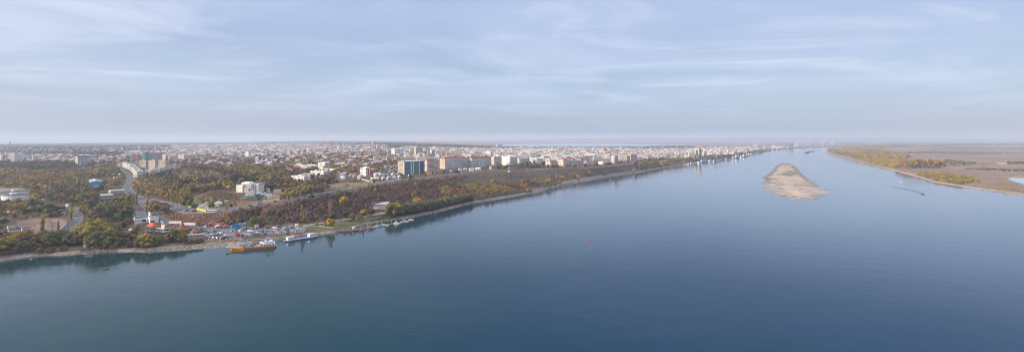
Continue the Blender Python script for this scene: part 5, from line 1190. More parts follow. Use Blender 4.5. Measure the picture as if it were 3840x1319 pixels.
fence('yard_fence', [(703, 777), (712, 779), (722, 781)], 2.6, (.25, .55, .08), 'lime green hoarding on the road bend', 'hoarding')
fence('valley_wall', [(-60, 627), (0, 633), (60, 640), (110, 644), (186, 646)], 3.0, (.40, .42, .46), 'long pale wall crossing the left valley behind the trees', 'wall')
fence('valley_wall', [(60, 677), (88, 677), (130, 677), (165, 678)], 2.6, (.26, .28, .30), 'shorter grey wall nearer in the left valley', 'wall')
fence('garden_wall', [(1350, 672), (1368, 676), (1390, 684), (1410, 688), (1450, 682), (1500, 675), (1530, 672)], 2.2, (.58, .58, .57), 'white garden wall along the villas on the cliff road', 'wall')
fence('cliff_railing', [(560, 757), (614, 771), (655, 781), (690, 795)], 0.8, (.30, .30, .30), 'pale guard rail on the bend of the cliff road', 'guard rail')
fence('street_fence', [(226, 872), (240, 855), (262, 840), (270, 825)], 2.2, (.16, .22, .30), 'blue-grey sheet fence along the side street', 'fence')
for i, (u, v, h_) in enumerate(((298, 752, 10), (305, 750, 10), (336, 748, 11), (342, 747, 12), (347, 745, 12))):
    x, y, z = P(u, v); m = mpp(y); root = empty('flag', (x, y, z)); a = MB(); a.cyl(0, 0, 0, h_ * m, .12, .1, (.5, .5, .5), 6); a.build('pole', M_METAL, root)
    a = MB(); a.box((.1, -.04, h_ * m * .18), (2.0, .04, h_ * m), (.75, .75, .75), bottom=True); a.build('cloth', M_PLAIN, root)
    tag(root, 'tall white beach flag, ' + ['first', 'second', 'third', 'fourth', 'fifth'][i] + ' from the left outside the car showroom', 'flag', 'white flags by the showroom')
x, y, z = P(250, 782); root = empty('billboard', (x, y, z)); a = MB(); a.box((-2.4, 0, 3), (2.4, .3, 7), (.60, .64, .70), bottom=True); a.build('panel', M_PLAIN, root); a = MB(); a.cyl(0, .15, 0, 3, .2, .2, GREY, 6); a.build('post', M_METAL, root); tag(root, 'blank pale billboard above the side street', 'billboard')
# pylons
for i, (u, v, hp_) in enumerate(((143, 765, 40), (238, 785, 45), (244, 785, 30))):
    x, y, z = P(u, v); m = mpp(y); h = hp_ * m * .75; root = empty('power_pylon', (x, y, z)); a = MB()
    for s in (-1, 1): a.tube((s * .9, 0, 0), (s * .2, 0, h), .1, (.2, .2, .2), 4); a.tube((s * .9, 1.5, 0), (s * .2, .3, h), .1, (.2, .2, .2), 4)
    for k in range(6): z0 = h * k / 6; a.tube((-.9 + .7 * k / 6, 0, z0), (.9 - .7 * (k + 1) / 6, 0, z0 + h / 6), .07, (.2, .2, .2), 3)
    a.build('lattice', M_METAL, root); a = MB(); a.tube((-2, 0, h * .9), (2, 0, h * .9), .1, (.2, .2, .2), 4); a.build('crossarm', M_METAL, root)
    tag(root, ['thin dark power pylon right of the oil tanks', 'taller dark pylon beside the blank billboard', 'shorter dark pylon beside the blank billboard'][i], 'pylon')

# ------------------------------------------------------------------ street lamps
def lamp_mesh():
    a = MB(); a.cyl(0, 0, -.5, 10.5, .16, .09, (.45, .46, .47), 6); b_ = MB()
    b_.tube((0, 0, 10.4), (1.0, 0, 11.2), .08, (.45, .46, .47), 5); b_.tube((1.0, 0, 11.2), (2.4, 0, 11.3), .07, (.45, .46, .47), 5)
    c = MB(); c.box((2.0, -.25, 11.15), (3.2, .25, 11.45), (.66, .66, .66), bottom=True)
    return a.mesh('pole', M_METAL), b_.mesh('arm', M_METAL), c.mesh('lamp_head', M_METAL)
LP = lamp_mesh()
def lamp(u, v, s, ang, lab, grp):
    x, y, z = P(u, v); root = empty('street_lamp', (x, y, z), ang); root.scale = (s, s, s)
    for nm, me in zip(('pole', 'arm', 'lamp_head'), LP): o = bpy.data.objects.new(nm, me); COL.objects.link(o); o.parent = root
    if lab: tag(root, lab, 'street lamp', grp)
    else: auto(root, 'street lamp', u, v, 'street lamp', grp)
ORD = ['nearest', 'second', 'third', 'fourth', 'fifth', 'sixth', 'seventh', 'eighth', 'ninth', 'tenth', 'eleventh', 'twelfth', 'thirteenth', 'fourteenth', 'fifteenth', 'sixteenth', 'seventeenth', 'eighteenth', 'nineteenth', 'twentieth', 'twenty-first', 'twenty-second', 'twenty-third', 'twenty-fourth', 'twenty-fifth', 'twenty-sixth', 'twenty-seventh', 'twenty-eighth', 'twenty-ninth', 'thirtieth']
def nth(i): return 'first' if i == 0 else (ORD[i] if i < len(ORD) else str(i + 1) + 'th')
for i, (u, v) in enumerate([(612, 822), (659, 830), (728, 841), (793, 856), (860, 862), (938, 849), (1005, 847), (1072, 848)]):
    lamp(u, v, .85, 2.4 if i < 4 else .5, 'grey street lamp, ' + nth(i) + ' from the left along the harbour road', 'lamps along the harbour road')
for i, (u, v) in enumerate([(893 / 3.405 + 440, 784), (819, 790), (893, 781), (961, 771), (1024, 759), (1078, 750), (1127, 742), (1177, 733), (1220, 726), (1262, 716), (1302, 707), (1337, 700), (1372, 695), (1409, 688), (1450, 681), (1492, 676), (1532, 671), (1606, 664), (1641, 658), (1700, 651), (1770, 643), (1995, 633), (2045, 631), (2188, 630), (2258, 625)]):
    lamp(u, v, .95, 1.2, 'tall grey street lamp, ' + nth(i) + ' from the left along the cliff road', 'lamps along the cliff road')
for i, (u, v) in enumerate([(287, 832), (280, 846), (264, 858), (261, 785), (326, 744), (360, 733), (283, 765), (404, 748), (427, 715), (467, 712), (505, 740)]):
    lamp(u, v, .85, 2, None, 'lamps around the left streets')

# ------------------------------------------------------------------ vehicles
def car_meshes():
    r = []
    for kind in range(4):
        a = MB(); B_ = (.5, .5, .5)
        def prof(pts, hw, m, top=False):
            for s in (-1, 1): a.face([(x, s * hw, z) for x, z in (pts if s < 0 else pts[::-1])], B_, None, m)
            for (x0, z0), (x1, z1) in zip(pts, pts[1:] + pts[:1]): a.face([(x0, -hw, z0), (x0, hw, z0), (x1, hw, z1), (x1, -hw, z1)], B_, None, m)
        if kind == 3:      # van
            prof([(-2.5, .35), (2.5, .35), (2.5, 1.1), (1.9, 1.35), (1.5, 2.15), (-2.5, 2.2)], .95, 0); gl = [(1.55, 1.35), (1.95, 1.36), (1.58, 2.0), (.6, 2.0), (.6, 1.35)]
        elif kind == 2:    # hatchback
            prof([(-2.0, .35), (2.0, .35), (2.02, .8), (1.1, .98), (-2.0, 1.0)], .86, 0); prof([(-1.98, 1.0), (1.05, 1.0), (.4, 1.48), (-1.7, 1.5)], .76, 1); prof([(-1.65, 1.5), (.35, 1.48), (.3, 1.54), (-1.6, 1.56)], .72, 0); gl = None
        elif kind == 1:    # suv
            prof([(-2.2, .42), (2.2, .42), (2.22, 1.0), (1.2, 1.15), (-2.2, 1.2)], .92, 0); prof([(-2.15, 1.2), (1.15, 1.15), (.6, 1.7), (-1.95, 1.75)], .82, 1); prof([(-1.9, 1.75), (.55, 1.7), (.5, 1.77), (-1.85, 1.81)], .78, 0); gl = None
        else:              # saloon
            prof([(-2.2, .35), (2.2, .35), (2.22, .75), (1.2, .92), (-2.2, .95)], .88, 0); prof([(-1.7, .95), (1.15, .92), (.45, 1.42), (-.95, 1.44)], .76, 1); prof([(-.9, 1.44), (.4, 1.42), (.35, 1.47), (-.85, 1.49)], .72, 0); gl = None
        if gl:
            for s in (-1, 1): a.face([(x, s * .96, z) for x, z in (gl if s < 0 else gl[::-1])], B_, None, 1)
        for x in (-1.35, 1.35):
            for s in (-1, 1):
                n_ = 8; ring = [(x + .33 * math.cos(2 * math.pi * k / n_), .33 + .33 * math.sin(2 * math.pi * k / n_)) for k in range(n_)]
                a.face([(p, s * .93, q) for p, q in (ring if s < 0 else ring[::-1])], B_, None, 2)
                for k in range(n_): p, q = ring[k], ring[(k + 1) % n_]; a.face([(p[0], s * .93, p[1]), (q[0], s * .93, q[1]), (q[0], s * .7, q[1]), (p[0], s * .7, p[1])], B_, None, 2)
        r.append(a.mesh(['saloon_car', 'suv_car', 'hatchback_car', 'van'][kind], [M_PAINT, M_GLASS, M_RUB]))
    return r
CARM = car_meshes()
CC = [('white', (.66, .67, .68)), ('white', (.66, .67, .68)), ('white', (.7, .7, .7)), ('silver', (.42, .44, .47)), ('silver', (.38, .40, .43)), ('black', (.02, .022, .025)), ('dark grey', (.07, .075, .085)), ('dark blue', (.03, .05, .13)), ('dark blue', (.03, .06, .16)), ('red', (.42, .03, .03)), ('pale blue', (.28, .40, .55)), ('dark grey', (.08, .085, .09))]
crn = random.Random(77)
def put_car(x, y, ang, where, grp, lab=None, kind=None, colr=None, z=None):
    k = kind if kind is not None else crn.choice([0, 0, 1, 2, 2, 0, 1]); nm, c = colr or crn.choice(CC)
    o = bpy.data.objects.new('parked_van' if k == 3 else 'parked_car', CARM[k]); COL.objects.link(o)
    zz = (G(x, y) + .45) if z is None else z
    o.location = (x, y, zz); o.rotation_euler = (0, 0, ang + crn.uniform(-.04, .04)); o.color = (*c, 1)
    cat = 'van' if k == 3 else 'car'
    tag(o, lab or (nm + ' ' + ['saloon', 'suv', 'hatchback', 'van'][k] + ', ' + where), cat, grp); return o
def row(p0, p1, n, skew, phrase, grp, gap=.06, u_sorted=True):
    A, Bq = P(*p0), P(*p1); ang = math.atan2(Bq[1] - A[1], Bq[0] - A[0]) + skew
    k_ = 0
    for i in range(n):
        if crn.random() < gap: continue
        s = i / max(1, n - 1); x, y = A[0] + (Bq[0] - A[0]) * s, A[1] + (Bq[1] - A[1]) * s
        put_car(x, y, ang, nth(k_) + ' ' + phrase, grp); k_ += 1
GL = 'cars in the harbour car park'
row((778, 893), (836, 896), 17, 1.5, 'from the left in the front left row', GL)
row((841, 894), (868, 893), 8, 1.5, 'from the left in the short row by the striped kerb', GL)
row((775, 868), (800, 876), 7, 1.2, 'from the back in the left block, outer row', GL)
row((783, 874), (806, 888), 8, .2, 'from the back in the left block, inner row', GL)
row((808, 869), (834, 874), 6, .9, 'from the left behind the white camper', GL)
row((817, 878), (822, 882), 2, .4, 'just left of the white camper', GL)
row((803, 884), (820, 890), 4, .3, 'from the left in the middle of the left block', GL)
row((845, 884), (862, 892), 5, .5, 'from the back left of the red lorry', GL)
row((868, 869), (880, 868), 3, 1.3, 'from the left under the blue pavilion', GL)
row((917, 879), (932, 881), 3, .1, 'from the left right of the lorries', GL)
row((908, 862), (968, 858), 13, 1.5, 'from the left in the back row by the pavilions', GL)
row((945, 873), (1000, 868), 10, 1.3, 'from the left in the centre row', GL)
row((950, 882), (998, 877), 12, 1.5, 'from the left in the front row before the embankment', GL)
row((986, 858), (1008, 856), 4, 1.0, 'from the left in the back row by the dark red bush', GL)
row((1040, 853), (1064, 850), 4, .1, 'from the left in the top right row', GL)
row((1049, 866), (1080, 878), 12, .9, 'from the back in the slanting right row', GL, 0)
row((1058, 855), (1078, 860), 6, .9, 'from the left in the far right block, upper row', GL)
row((1070, 862), (1102, 874), 11, .9, 'from the back in the far right block, lower row', GL, .02)
row((1086, 853), (1096, 855), 3, .6, 'from the left beside the white cabin', GL)
for (u, v, ang, k, c, lab) in [(832, 877, 1.2, 3, 0, 'white camper van in the middle of the left car park block'), (936, 869, 0, 3, 0, 'white box van in the middle of the car park'), (1031, 858, .1, 3, 0, 'white van at the back beside the lamp post'), (969, 878, .3, 3, 0, 'white van in front of the centre row'), (1030, 872, .2, 0, 9, 'bright red car at the right of the centre'), (1039, 872, .1, 1, 0, 'white car next to the bright red car'), (770, 853, 1.8, 3, 0, 'white van driving in at the top left of the car park'), (952, 873, .1, 1, 0, 'white car right of the box van'), (901, 868, 1.6, 3, 0, 'white van parked by the lorries')]:
    x, y, z = P(u, v); put_car(x, y, ang, '', GL, lab, k, CC[c])
# cars on the cliff road
def on_road(c, s): i = max(0, min(len(c) - 2, int(s * (len(c) - 1)))); a, b_ = c[i], c[i + 1]; return a, math.atan2(b_[1] - a[1], b_[0] - a[0])
k_ = 0
for (u, col_i) in [(847, 6), (905, 10), (925, 5), (945, 7), (967, None), (980, 8), (1018, 7), (1037, 5), (1062, 0), (1081, 5), (1117, 8), (1130, 7), (1265, 0), (1270, 10), (1315, 0), (1320, 0), (1376, 9), (1397, 0), (1439, 9), (1451, 0), (1474, 0), (1488, 9), (1502, 4), (1510, 0), (1517, 5), (1542, 0), (1556, 7), (1570, 0), (1600, 0), (1611, 3), (1690, 0), (1725, 0), (1765, 3), (1785, 0), (1873, 0), (1918, 0), (1980, 0), (2017, 0), (2031, 0), (2034, 0), (2051, 0), (2072, 0), (2073, 0), (2311, 0), (2330, 0), (2390, 0), (2417, 0), (2425, 0)]:
    best = min(range(len(CORNICE) - 1), key=lambda i: abs(F + F * CORNICE[i][0] / CORNICE[i][1] - u)); a, b_ = CORNICE[best], CORNICE[best + 1]
    n_ = normals([a, b_])[0]; s = crn.choice((-2.0, 2.0, -5.0, 5.0)); x, y = a[0] + n_[0] * s, a[1] + n_[1] * s
    cc_ = ('yellow', (.60, .42, .02)) if col_i is None else CC[col_i]
    o = put_car(x, y, math.atan2(b_[1] - a[1], b_[0] - a[0]), '', 'cars on the cliff road', cc_[0] + ' car, ' + nth(k_) + ' from the left on the cliff road past the bend', colr=cc_); o.name = 'car'; k_ += 1
grp = 'cars parked along the curving street'
row((609, 760), (700, 790), 22, .1, 'from the left along the street bend', grp, .3)
row((697, 790), (752, 797), 12, .8, 'from the left in the cluster on the bend', grp, .1)
row((452, 705), (500, 668), 16, 0, 'from the front along the avenue', 'cars along the avenue', .35)
row((462, 648), (492, 663), 7, 0, 'from the far end of the avenue', 'cars along the avenue', .3)
row((600, 828), (612, 842), 5, .2, 'from the left beside the white factory cube', 'cars beside the factory', .1)
row((368, 764), (400, 760), 7, 1.3, 'from the left in the showroom front row', 'cars outside the showroom', .05)
row((372, 758), (412, 756), 7, 1.3, 'from the left in the showroom back row', 'cars outside the showroom', .1)
row((460, 760), (476, 770), 4, .3, 'from the left below the junction', 'cars near the junction', 0)
row((528, 745), (552, 748), 5, .1, 'from the left at the junction', 'cars near the junction', 0)
for (u, v, ang, k, c, lab) in [(284, 812, 1.6, 0, 6, 'dark car driving down the side street'), (250, 872, 1.2, 1, 5, 'black car parked at the lower end of the side street'), (288, 781, 0, 0, 0, 'white car on the side street by the tall yellow poplar'), (148, 876, .8, 2, 8, 'blue car beside the tan poplar'), (555, 747, 0, 3, 9, 'red van at the road junction'), (822, 761, .4, 3, 0, 'white camper under the young green tree'), (812, 766, .1, 3, 0, 'first white caravan on the gravel lay-by'), (850, 758, .4, 3, 0, 'white caravan alone on the brown slope'), (776, 765, .9, 3, 0, 'white caravan at the left of the lay-by'), (1012, 722, 1.3, 1, 4, 'silver car parked left of the windowless white building'), (816, 775, 0, 3, 10, 'teal van on the lay-by'), (470, 774, 0, 3, 0, 'white van below the showroom street')]:
    x, y, z = P(u, v); put_car(x, y, ang, '', None, lab, k, CC[c])
# lorries, bus
def lorry(u, v, ang, box, cab, lab, L_=12.0, flat=False, sc=1.0, z=None, pos=None):
    x, y, z0 = pos or P(u, v); root = empty('lorry', (x, y, (z if z is not None else z0 + .45)), ang); root.scale = (sc,) * 3
    a = MB()
    if flat: a.box((-L_ + 2.4, -1.2, .9), (0, 1.2, 1.3), box, bottom=True); a.box((-L_ + 2.4, -1.25, 1.3), (-L_ + 2.7, 1.25, 2.4), box); [a.box((-L_ + 3 + k * 2.6, -1.2, 1.3), (-L_ + 3.3 + k * 2.6, 1.2, 2.1), box) for k in range(3)]
    else: a.box((-L_ + 2.4, -1.25, 1.0), (0, 1.25, 3.6), box, bottom=True)
    a.build('load_bed' if flat else 'box_body', M_METAL, root)
    a = MB(); a.prism([(.3, -1.2), (2.3, -1.2), (2.3, 1.2), (.3, 1.2)], .6, 3.1, cab, bottom=True); a.box((.5, -1.1, 3.1), (1.5, 1.1, 3.5), cab); cb = a.build('cab', M_METAL, root)
    a = MB(); a.box((2.28, -1.05, 1.7), (2.36, 1.05, 2.7), (.03, .04, .05), bottom=True); a.build('windscreen', M_GLASS, cb)
    for wx_ in (1.4, -1.0, -L_ + 4.2, -L_ + 5.6):
        for s in (-1.15, .85):
            a = MB(); a.tube((wx_, s, .5), (wx_, s + .3, .5), .5, (.02, .02, .02), 10); a.build('wheel', M_RUB, root)
    tag(root, lab, 'lorry')
lorry(681, 842, .0, (.62, .62, .62), (.5, .04, .04), 'white box lorry with a red cab on the harbour road', 17)
lorry(727, 848, -.02, (.58, .60, .62), (.66, .66, .66), 'long white tanker lorry with a white cab on the harbour road', 18)
lorry(893, 888, -.95, (.45, .05, .05), (.45, .04, .05), 'long red flatbed lorry queuing for the ferry', 16, True)
lorry(909, 890, -1.05, (.35, .33, .32), (.40, .05, .08), 'second lorry, grey trailer and red cab, queuing beside the red one', 15, True)
lorry(1162, 739, .25, (.02, .25, .36), (.02, .25, .36), 'teal lorry driving up the cliff road', 5.5)
lorry(828, 768, .1, (.60, .61, .62), (.5, .5, .5), 'white box lorry on the gravel lay-by', 8)
x, y, z = P(795, 797); root = empty('bus', (x, y, z + .45), .05)
a = MB(); a.box((-6, -1.25, .45), (6, 1.25, 3.3), (.68, .68, .68), bottom=True); a.build('body', M_METAL, root)
a = MB(); a.box((-5.8, -1.28, 1.5), (5.8, -1.26, 2.5), (.02, .03, .04), bottom=True); a.box((6.01, -1.1, 1.4), (6.04, 1.1, 2.7), (.02, .03, .04), bottom=True); a.build('windows', M_GLASS, root)
for wx_ in (-3.6, 3.6):
    for s in (-1.2, .9): a = MB(); a.tube((wx_, s, .5), (wx_, s + .3, .5), .5, (.02, .02, .02), 10); a.build('wheel', M_RUB, root)
tag(root, 'white coach standing on the cliff road beside the lay-by', 'coach')
# striped kerbs of the car park
def kerb(pts, lab):
    c3 = resample([P(u, v) for u, v in pts], 1.5); o0 = c3[0]; z0 = G(*o0); a = MB(); n_ = normals(c3)
    for i in range(len(c3) - 1):
        p_, q_ = c3[i], c3[i + 1]; nn = n_[i]; c = (.72, .72, .72) if i % 2 else (.04, .04, .045); zz = G(*p_) - z0 + .3
        a.prism([(p_[0] - o0[0], p_[1] - o0[1]), (q_[0] - o0[0], q_[1] - o0[1]), (q_[0] - o0[0] + nn[0] * .4, q_[1] - o0[1] + nn[1] * .4), (p_[0] - o0[0] + nn[0] * .4, p_[1] - o0[1] + nn[1] * .4)], zz, zz + .55, c)
    o = a.build('striped_kerb', M_PLAIN, None, (o0[0], o0[1], z0)); tag(o, lab, 'kerb', 'black and white kerbs of the car park')
kerb([(776, 899), (833, 900)], 'black and white kerb before the front left car row'); kerb([(838, 897), (872, 895)], 'black and white kerb before the short row by the lorries')
kerb([(926, 888), (1000, 881), (1046, 876)], 'long black and white kerb along the embankment'); kerb([(1022, 862), (1050, 872)], 'black and white kerb slanting in the centre right')
kerb([(1075, 857), (1110, 867)], 'black and white kerb between the right blocks'); kerb([(1074, 848), (1104, 846)], 'black and white kerb along the back right edge'); kerb([(1102, 866), (1130, 861)], 'short black and white kerb by the white cabin'); kerb([(1082, 852), (1130, 860)], 'upper black and white kerb in the right corner'); kerb([(912, 865), (945, 863)], 'black and white kerb before the grey pavilion')
# ------------------------------------------------------------------ river craft
OR = (.48, .20, .05)
def hull(bm, L_, W_, z0, z1, c, bow=.18, stern=.04, deckc=None, x0=0):
    ol = [(x0, -W_ / 2 + W_ * .1), (x0 + L_ * (1 - bow), -W_ / 2), (x0 + L_ * (1 - bow * .4), -W_ * .36), (x0 + L_, -W_ * .04), (x0 + L_, W_ * .04), (x0 + L_ * (1 - bow * .4), W_ * .36), (x0 + L_ * (1 - bow), W_ / 2), (x0, W_ / 2 - W_ * .1)]
    il = [(x0 + (x - x0) * .96 + L_ * .01, y * .86) for x, y in ol]
    bm.frustum(il, z0, ol, z1, c, 0, False); bm.face([(*p, z1) for p in ol], deckc or c)
# ferry: stern at the right, two-pronged bow ramps at the left
St = Wt(1038, 928); Bw = Wt(884, 941); d = (Bw[0] - St[0], Bw[1] - St[1]); FL = math.hypot(*d); ang = math.atan2(d[1], d[0])
fer = empty('car_ferry', (St[0], St[1], 0), ang); W_ = 14.0            # x forward to the bow, y to starboard/port: -y is away or near
# put the near side on the waterline we measured: local +y is towards the camera when the bow points left
nside = 1 if (-math.sin(ang) * St[0] + math.cos(ang) * St[1]) < 0 else -1
cy_ = -nside * W_ / 2
ff = MB(); 
ol = [(0, cy_ - 5), (3, cy_ - 7), (FL - 7, cy_ - 7), (FL - 7, cy_ + 7), (3, cy_ + 7), (0, cy_ + 5)]
il = [(x + (.8 if x < 5 else 0), cy_ + (y - cy_) * .93) for x, y in ol]
ff.frustum(il, -.6, ol, 1.9, OR, 0, False); ff.face([(*p, 1.9) for p in ol], (.20, .13, .10))
for k in range(1, 15): x = 3 + (FL - 11) * k / 15; ff.box((x - .09, cy_ + nside * 7 - .1, -.2), (x + .09, cy_ + nside * 7 + .12, 1.8), (.30, .12, .04))
for s in (-1, 1): ff.box((3, cy_ + s * 6.9 - .1, 1.9), (FL - 8, cy_ + s * 6.9 + .1, 2.7), (.52, .24, .08))
ff.build('hull', M_METAL, fer)
for s in (-1, 1):   # two bow prongs with their raised ramps
    a = MB(); yy = cy_ + s * 4.0; q0 = [(FL - 7.05, yy - 2.9), (FL - 7.05, yy + 2.9), (FL + 2.5, yy + 1.9), (FL + 4, yy), (FL + 2.5, yy - 1.9)]; q1 = [(FL - 7.05, yy - 3), (FL - 7.05, yy + 3), (FL + 4, yy + 2.4), (FL + 6.0, yy), (FL + 4, yy - 2.4)]
    a.frustum(q0[::-1], -.5, q1[::-1], 2.6, (.62, .27, .05)); a.build('bow', M_METAL, fer)
a = MB(); a.face([(FL - 3, cy_ - 4, 2.7), (FL - 3, cy_ + 4, 2.7), (FL + 9, cy_ + 4, 3.6), (FL + 9, cy_ - 4, 3.6)], (.32, .27, .22)); a.box((FL - 3, cy_ - 4, 2.4), (FL - 2.6, cy_ + 4, 2.7), (.4, .2, .08), bottom=True); a.build('ramp', M_METAL, fer)
a = MB(); a.box((1.5, cy_ - 5.5, 1.9), (13, cy_ + 5.5, 4.3), (.70, .70, .70)); a.box((3, cy_ - 4.8, 4.3), (11, cy_ + 4.8, 6.5), (.72, .72, .72)); a.box((12.6, cy_ - 4, 4.6), (15.5, cy_ + 4, 5.2), (.70, .70, .70), bottom=True)
su = a.build('superstructure', M_METAL, fer)
a = MB(); a.box((6.5, cy_ - 2.4, 6.5), (9.6, cy_ + 2.4, 8.5), (.70, .71, .72)); a.box((6.2, cy_ - 2.7, 8.5), (9.9, cy_ + 2.7, 8.7), (.10, .25, .55), bottom=True); wh = a.build('wheelhouse', M_METAL, fer)
a = MB()
for s in (-1, 1): a.box((6.7, cy_ + s * 2.41 - .02, 7.3), (9.4, cy_ + s * 2.41 + .02, 8.2), (.03, .04, .06), bottom=True)
a.box((9.6, cy_ - 2.2, 7.3), (9.64, cy_ + 2.2, 8.2), (.03, .04, .06), bottom=True); a.build('window_band', M_GLASS, wh)
for s in (-1, 1):
    for k in range(4): a = MB(); a.box((2.6 + k * 2.5, cy_ + s * 5.5 - .04, 2.9), (4.2 + k * 2.5, cy_ + s * 5.5 + .04, 3.9), (.03, .04, .06), bottom=True); a.build('window', M_GLASS, su)
for z_, x0_, x1_, yy in ((4.3, 1.5, 13, 5.4), (6.5, 3, 11, 4.7)):
    a = MB()
    for s in (-1, 1):
        a.tube((x0_, cy_ + s * yy, z_ + 1), (x1_, cy_ + s * yy, z_ + 1), .07, (.15, .32, .62), 4)
        for k in range(8): x = x0_ + (x1_ - x0_) * k / 7; a.tube((x, cy_ + s * yy, z_), (x, cy_ + s * yy, z_ + 1), .05, (.15, .32, .62), 4)
    a.build('railing', M_METAL, fer)
a = MB(); a.tube((8, cy_, 8.7), (8, cy_, 12), .12, (.7, .7, .7), 5); a.tube((8, cy_ - 1.6, 10.8), (8, cy_ + 1.6, 10.8), .08, (.7, .7, .7), 4); a.build('mast', M_METAL, fer)
a = MB(); a.cyl(3.4, cy_ + 3, 6.5, 8.6, .7, .55, (.08, .22, .5), 10); a.build('funnel', M_METAL, fer)
tag(fer, 'orange car ferry with a white superstructure at the landing', 'ferry')
def on_ferry(lx, ly): return (St[0] + math.cos(ang) * lx - math.sin(ang) * (cy_ + ly), St[1] + math.sin(ang) * lx + math.cos(ang) * (cy_ + ly))
fp = on_ferry(FL - 3, -nside * 4.2); lorry(0, 0, ang, (.42, .44, .42), (.66, .66, .66), 'tanker lorry with a white cab at the bow of the ferry', 13, pos=(fp[0], fp[1], 0), z=1.95)
k_ = 0
for lx, ly, k, c in [(17, 4.5, 3, 0), (18, 1.5, 3, 9), (19, -2, 0, 5), (22, 4.4, 0, 0), (22.5, 1.4, 2, 5), (23, -2.2, 1, 3), (26.5, 4.5, 3, 3), (27, 1.3, 0, 5), (32, 4.4, 0, 7), (31, 1.2, 2, 7), (36, 4.4, 0, 10), (35.5, 1.3, 0, 8), (40, 4.4, 1, 8), (27.5, -2.5, 0, 6)]:
    x, y = on_ferry(min(lx, FL - 8), nside * ly); o = put_car(x, y, ang, '', 'vehicles on the ferry deck', CC[c][0] + ' ' + ['saloon', 'suv', 'hatchback', 'van'][k] + ' on the ferry deck, ' + nth(k_) + ' counted from the superstructure', k, CC[c], z=1.95); k_ += 1
# landing pontoon with two white cabins and its gangway
A0, A1 = Wt(1086, 907), Wt(1194, 890); d = (A1[0] - A0[0], A1[1] - A0[1]); L_ = math.hypot(*d); ang = math.atan2(d[1], d[0]); pon = empty('pontoon', A0, ang)
a = MB(); ol = [(-3.5, 3), (0, 0), (L_, 0), (L_ + 1.5, 3), (L_, 9), (-3, 9)]; a.frustum([(x * .99, y * .96 + .2) for x, y in ol], -.5, ol, 1.4, (.13, .10, .11), 0, False); a.face([(*p, 1.4) for p in ol], (.14, .22, .42)); a.build('hull', M_METAL, pon)
a = MB(); a.tube((0, .1, 1.2), (L_, .1, 1.2), .14, (.25, .12, .08), 4); a.build('rubbing_strake', M_METAL, pon)
for x0_, x1_, nm in ((-.5, 7, 0), (L_ - 9, L_ - 2.5, 1)):
    a = MB(); a.box((x0_, 2, 1.4), (x1_, 7, 4.4), (.68, .67, .64)); cb = a.build('cabin', M_PLAIN, pon)
    a = MB(); a.box((x0_ - .3, 1.7, 4.4), (x1_ + .3, 7.3, 4.65), (.5, .5, .5), bottom=True); a.build('roof', M_PLAIN, cb)
    for k in range(3): w_ = bpy.data.objects.new('window', win_mesh(1.0, 1.0)); COL.objects.link(w_); w_.parent = cb; w_.location = (x0_ + 1.4 + k * 2.2, 2, 2.6)
a = MB()
for k in range(12): x = 8 + (L_ - 18) * k / 11; a.tube((x, .3, 1.4), (x, .3, 2.4), .05, (.3, .4, .6), 4)
a.tube((8, .3, 2.4), (L_ - 10, .3, 2.4), .05, (.3, .4, .6), 4); a.build('railing', M_METAL, pon)
tag(pon, 'blue-decked landing pontoon with a white cabin at each end', 'pontoon')
def bridge(p0, p1, w_, c, lab, name='gangway', z0=None, z1=None, truss=1.6):
    A, Bq = p0, p1; d = (Bq[0] - A[0], Bq[1] - A[1]); L_ = math.hypot(*d); ang = math.atan2(d[1], d[0]); root = empty(name, (A[0], A[1], 0), ang); za, zb = z0, z1
    a = MB(); a.face([(0, -w_ / 2, za), (L_, -w_ / 2, zb), (L_, w_ / 2, zb), (0, w_ / 2, za)], tuple(x * .8 for x in c)); a.face([(0, w_ / 2, za - .3), (L_, w_ / 2, zb - .3), (L_, -w_ / 2, zb - .3), (0, -w_ / 2, za - .3)], c)
    for s in (-1, 1): a.face([(0, s * w_ / 2, za - .3), (L_, s * w_ / 2, zb - .3), (L_, s * w_ / 2, zb), (0, s * w_ / 2, za)], c)
    a.build('deck', M_METAL, root); n_ = max(3, int(L_ / 2.2))
    for s in (-1, 1):
        a = MB(); a.tube((0, s * w_ / 2, za + truss), (L_, s * w_ / 2, zb + truss), .13, c, 4)
        for k in range(n_):
            x0_, x1_ = L_ * k / n_, L_ * (k + 1) / n_; zz = lambda x: za + (zb - za) * x / L_
            a.tube((x0_, s * w_ / 2, zz(x0_)), (x0_, s * w_ / 2, zz(x0_) + truss), .09, c, 4); a.tube((x0_, s * w_ / 2, zz(x0_)), (x1_, s * w_ / 2, zz(x1_) + truss), .07, c, 4)
        a.build('truss', M_METAL, root)
    tag(root, lab, 'gangway')
q0, q1 = P(1086, 876), Wt(1124, 893); bridge(q0, q1, 4.5, (.30, .12, .09), 'rust red vehicle gangway from the car park down to the pontoon', z0=q0[2] + .6, z1=1.7)
q0, q1 = P(1139, 853), Wt(1192, 862); bridge(q0, q1, 2.6, (.48, .48, .46), 'first span of the pale truss gangway to the wooden pier', z0=q0[2] + .5, z1=3.2)
q2 = Wt(1250, 867); bridge(q1, q2, 2.6, (.50, .50, .48), 'second span of the pale truss gangway to the wooden pier', z0=3.2, z1=2.6)
q0, q1 = Wt(1125, 892), Wt(1137, 893)
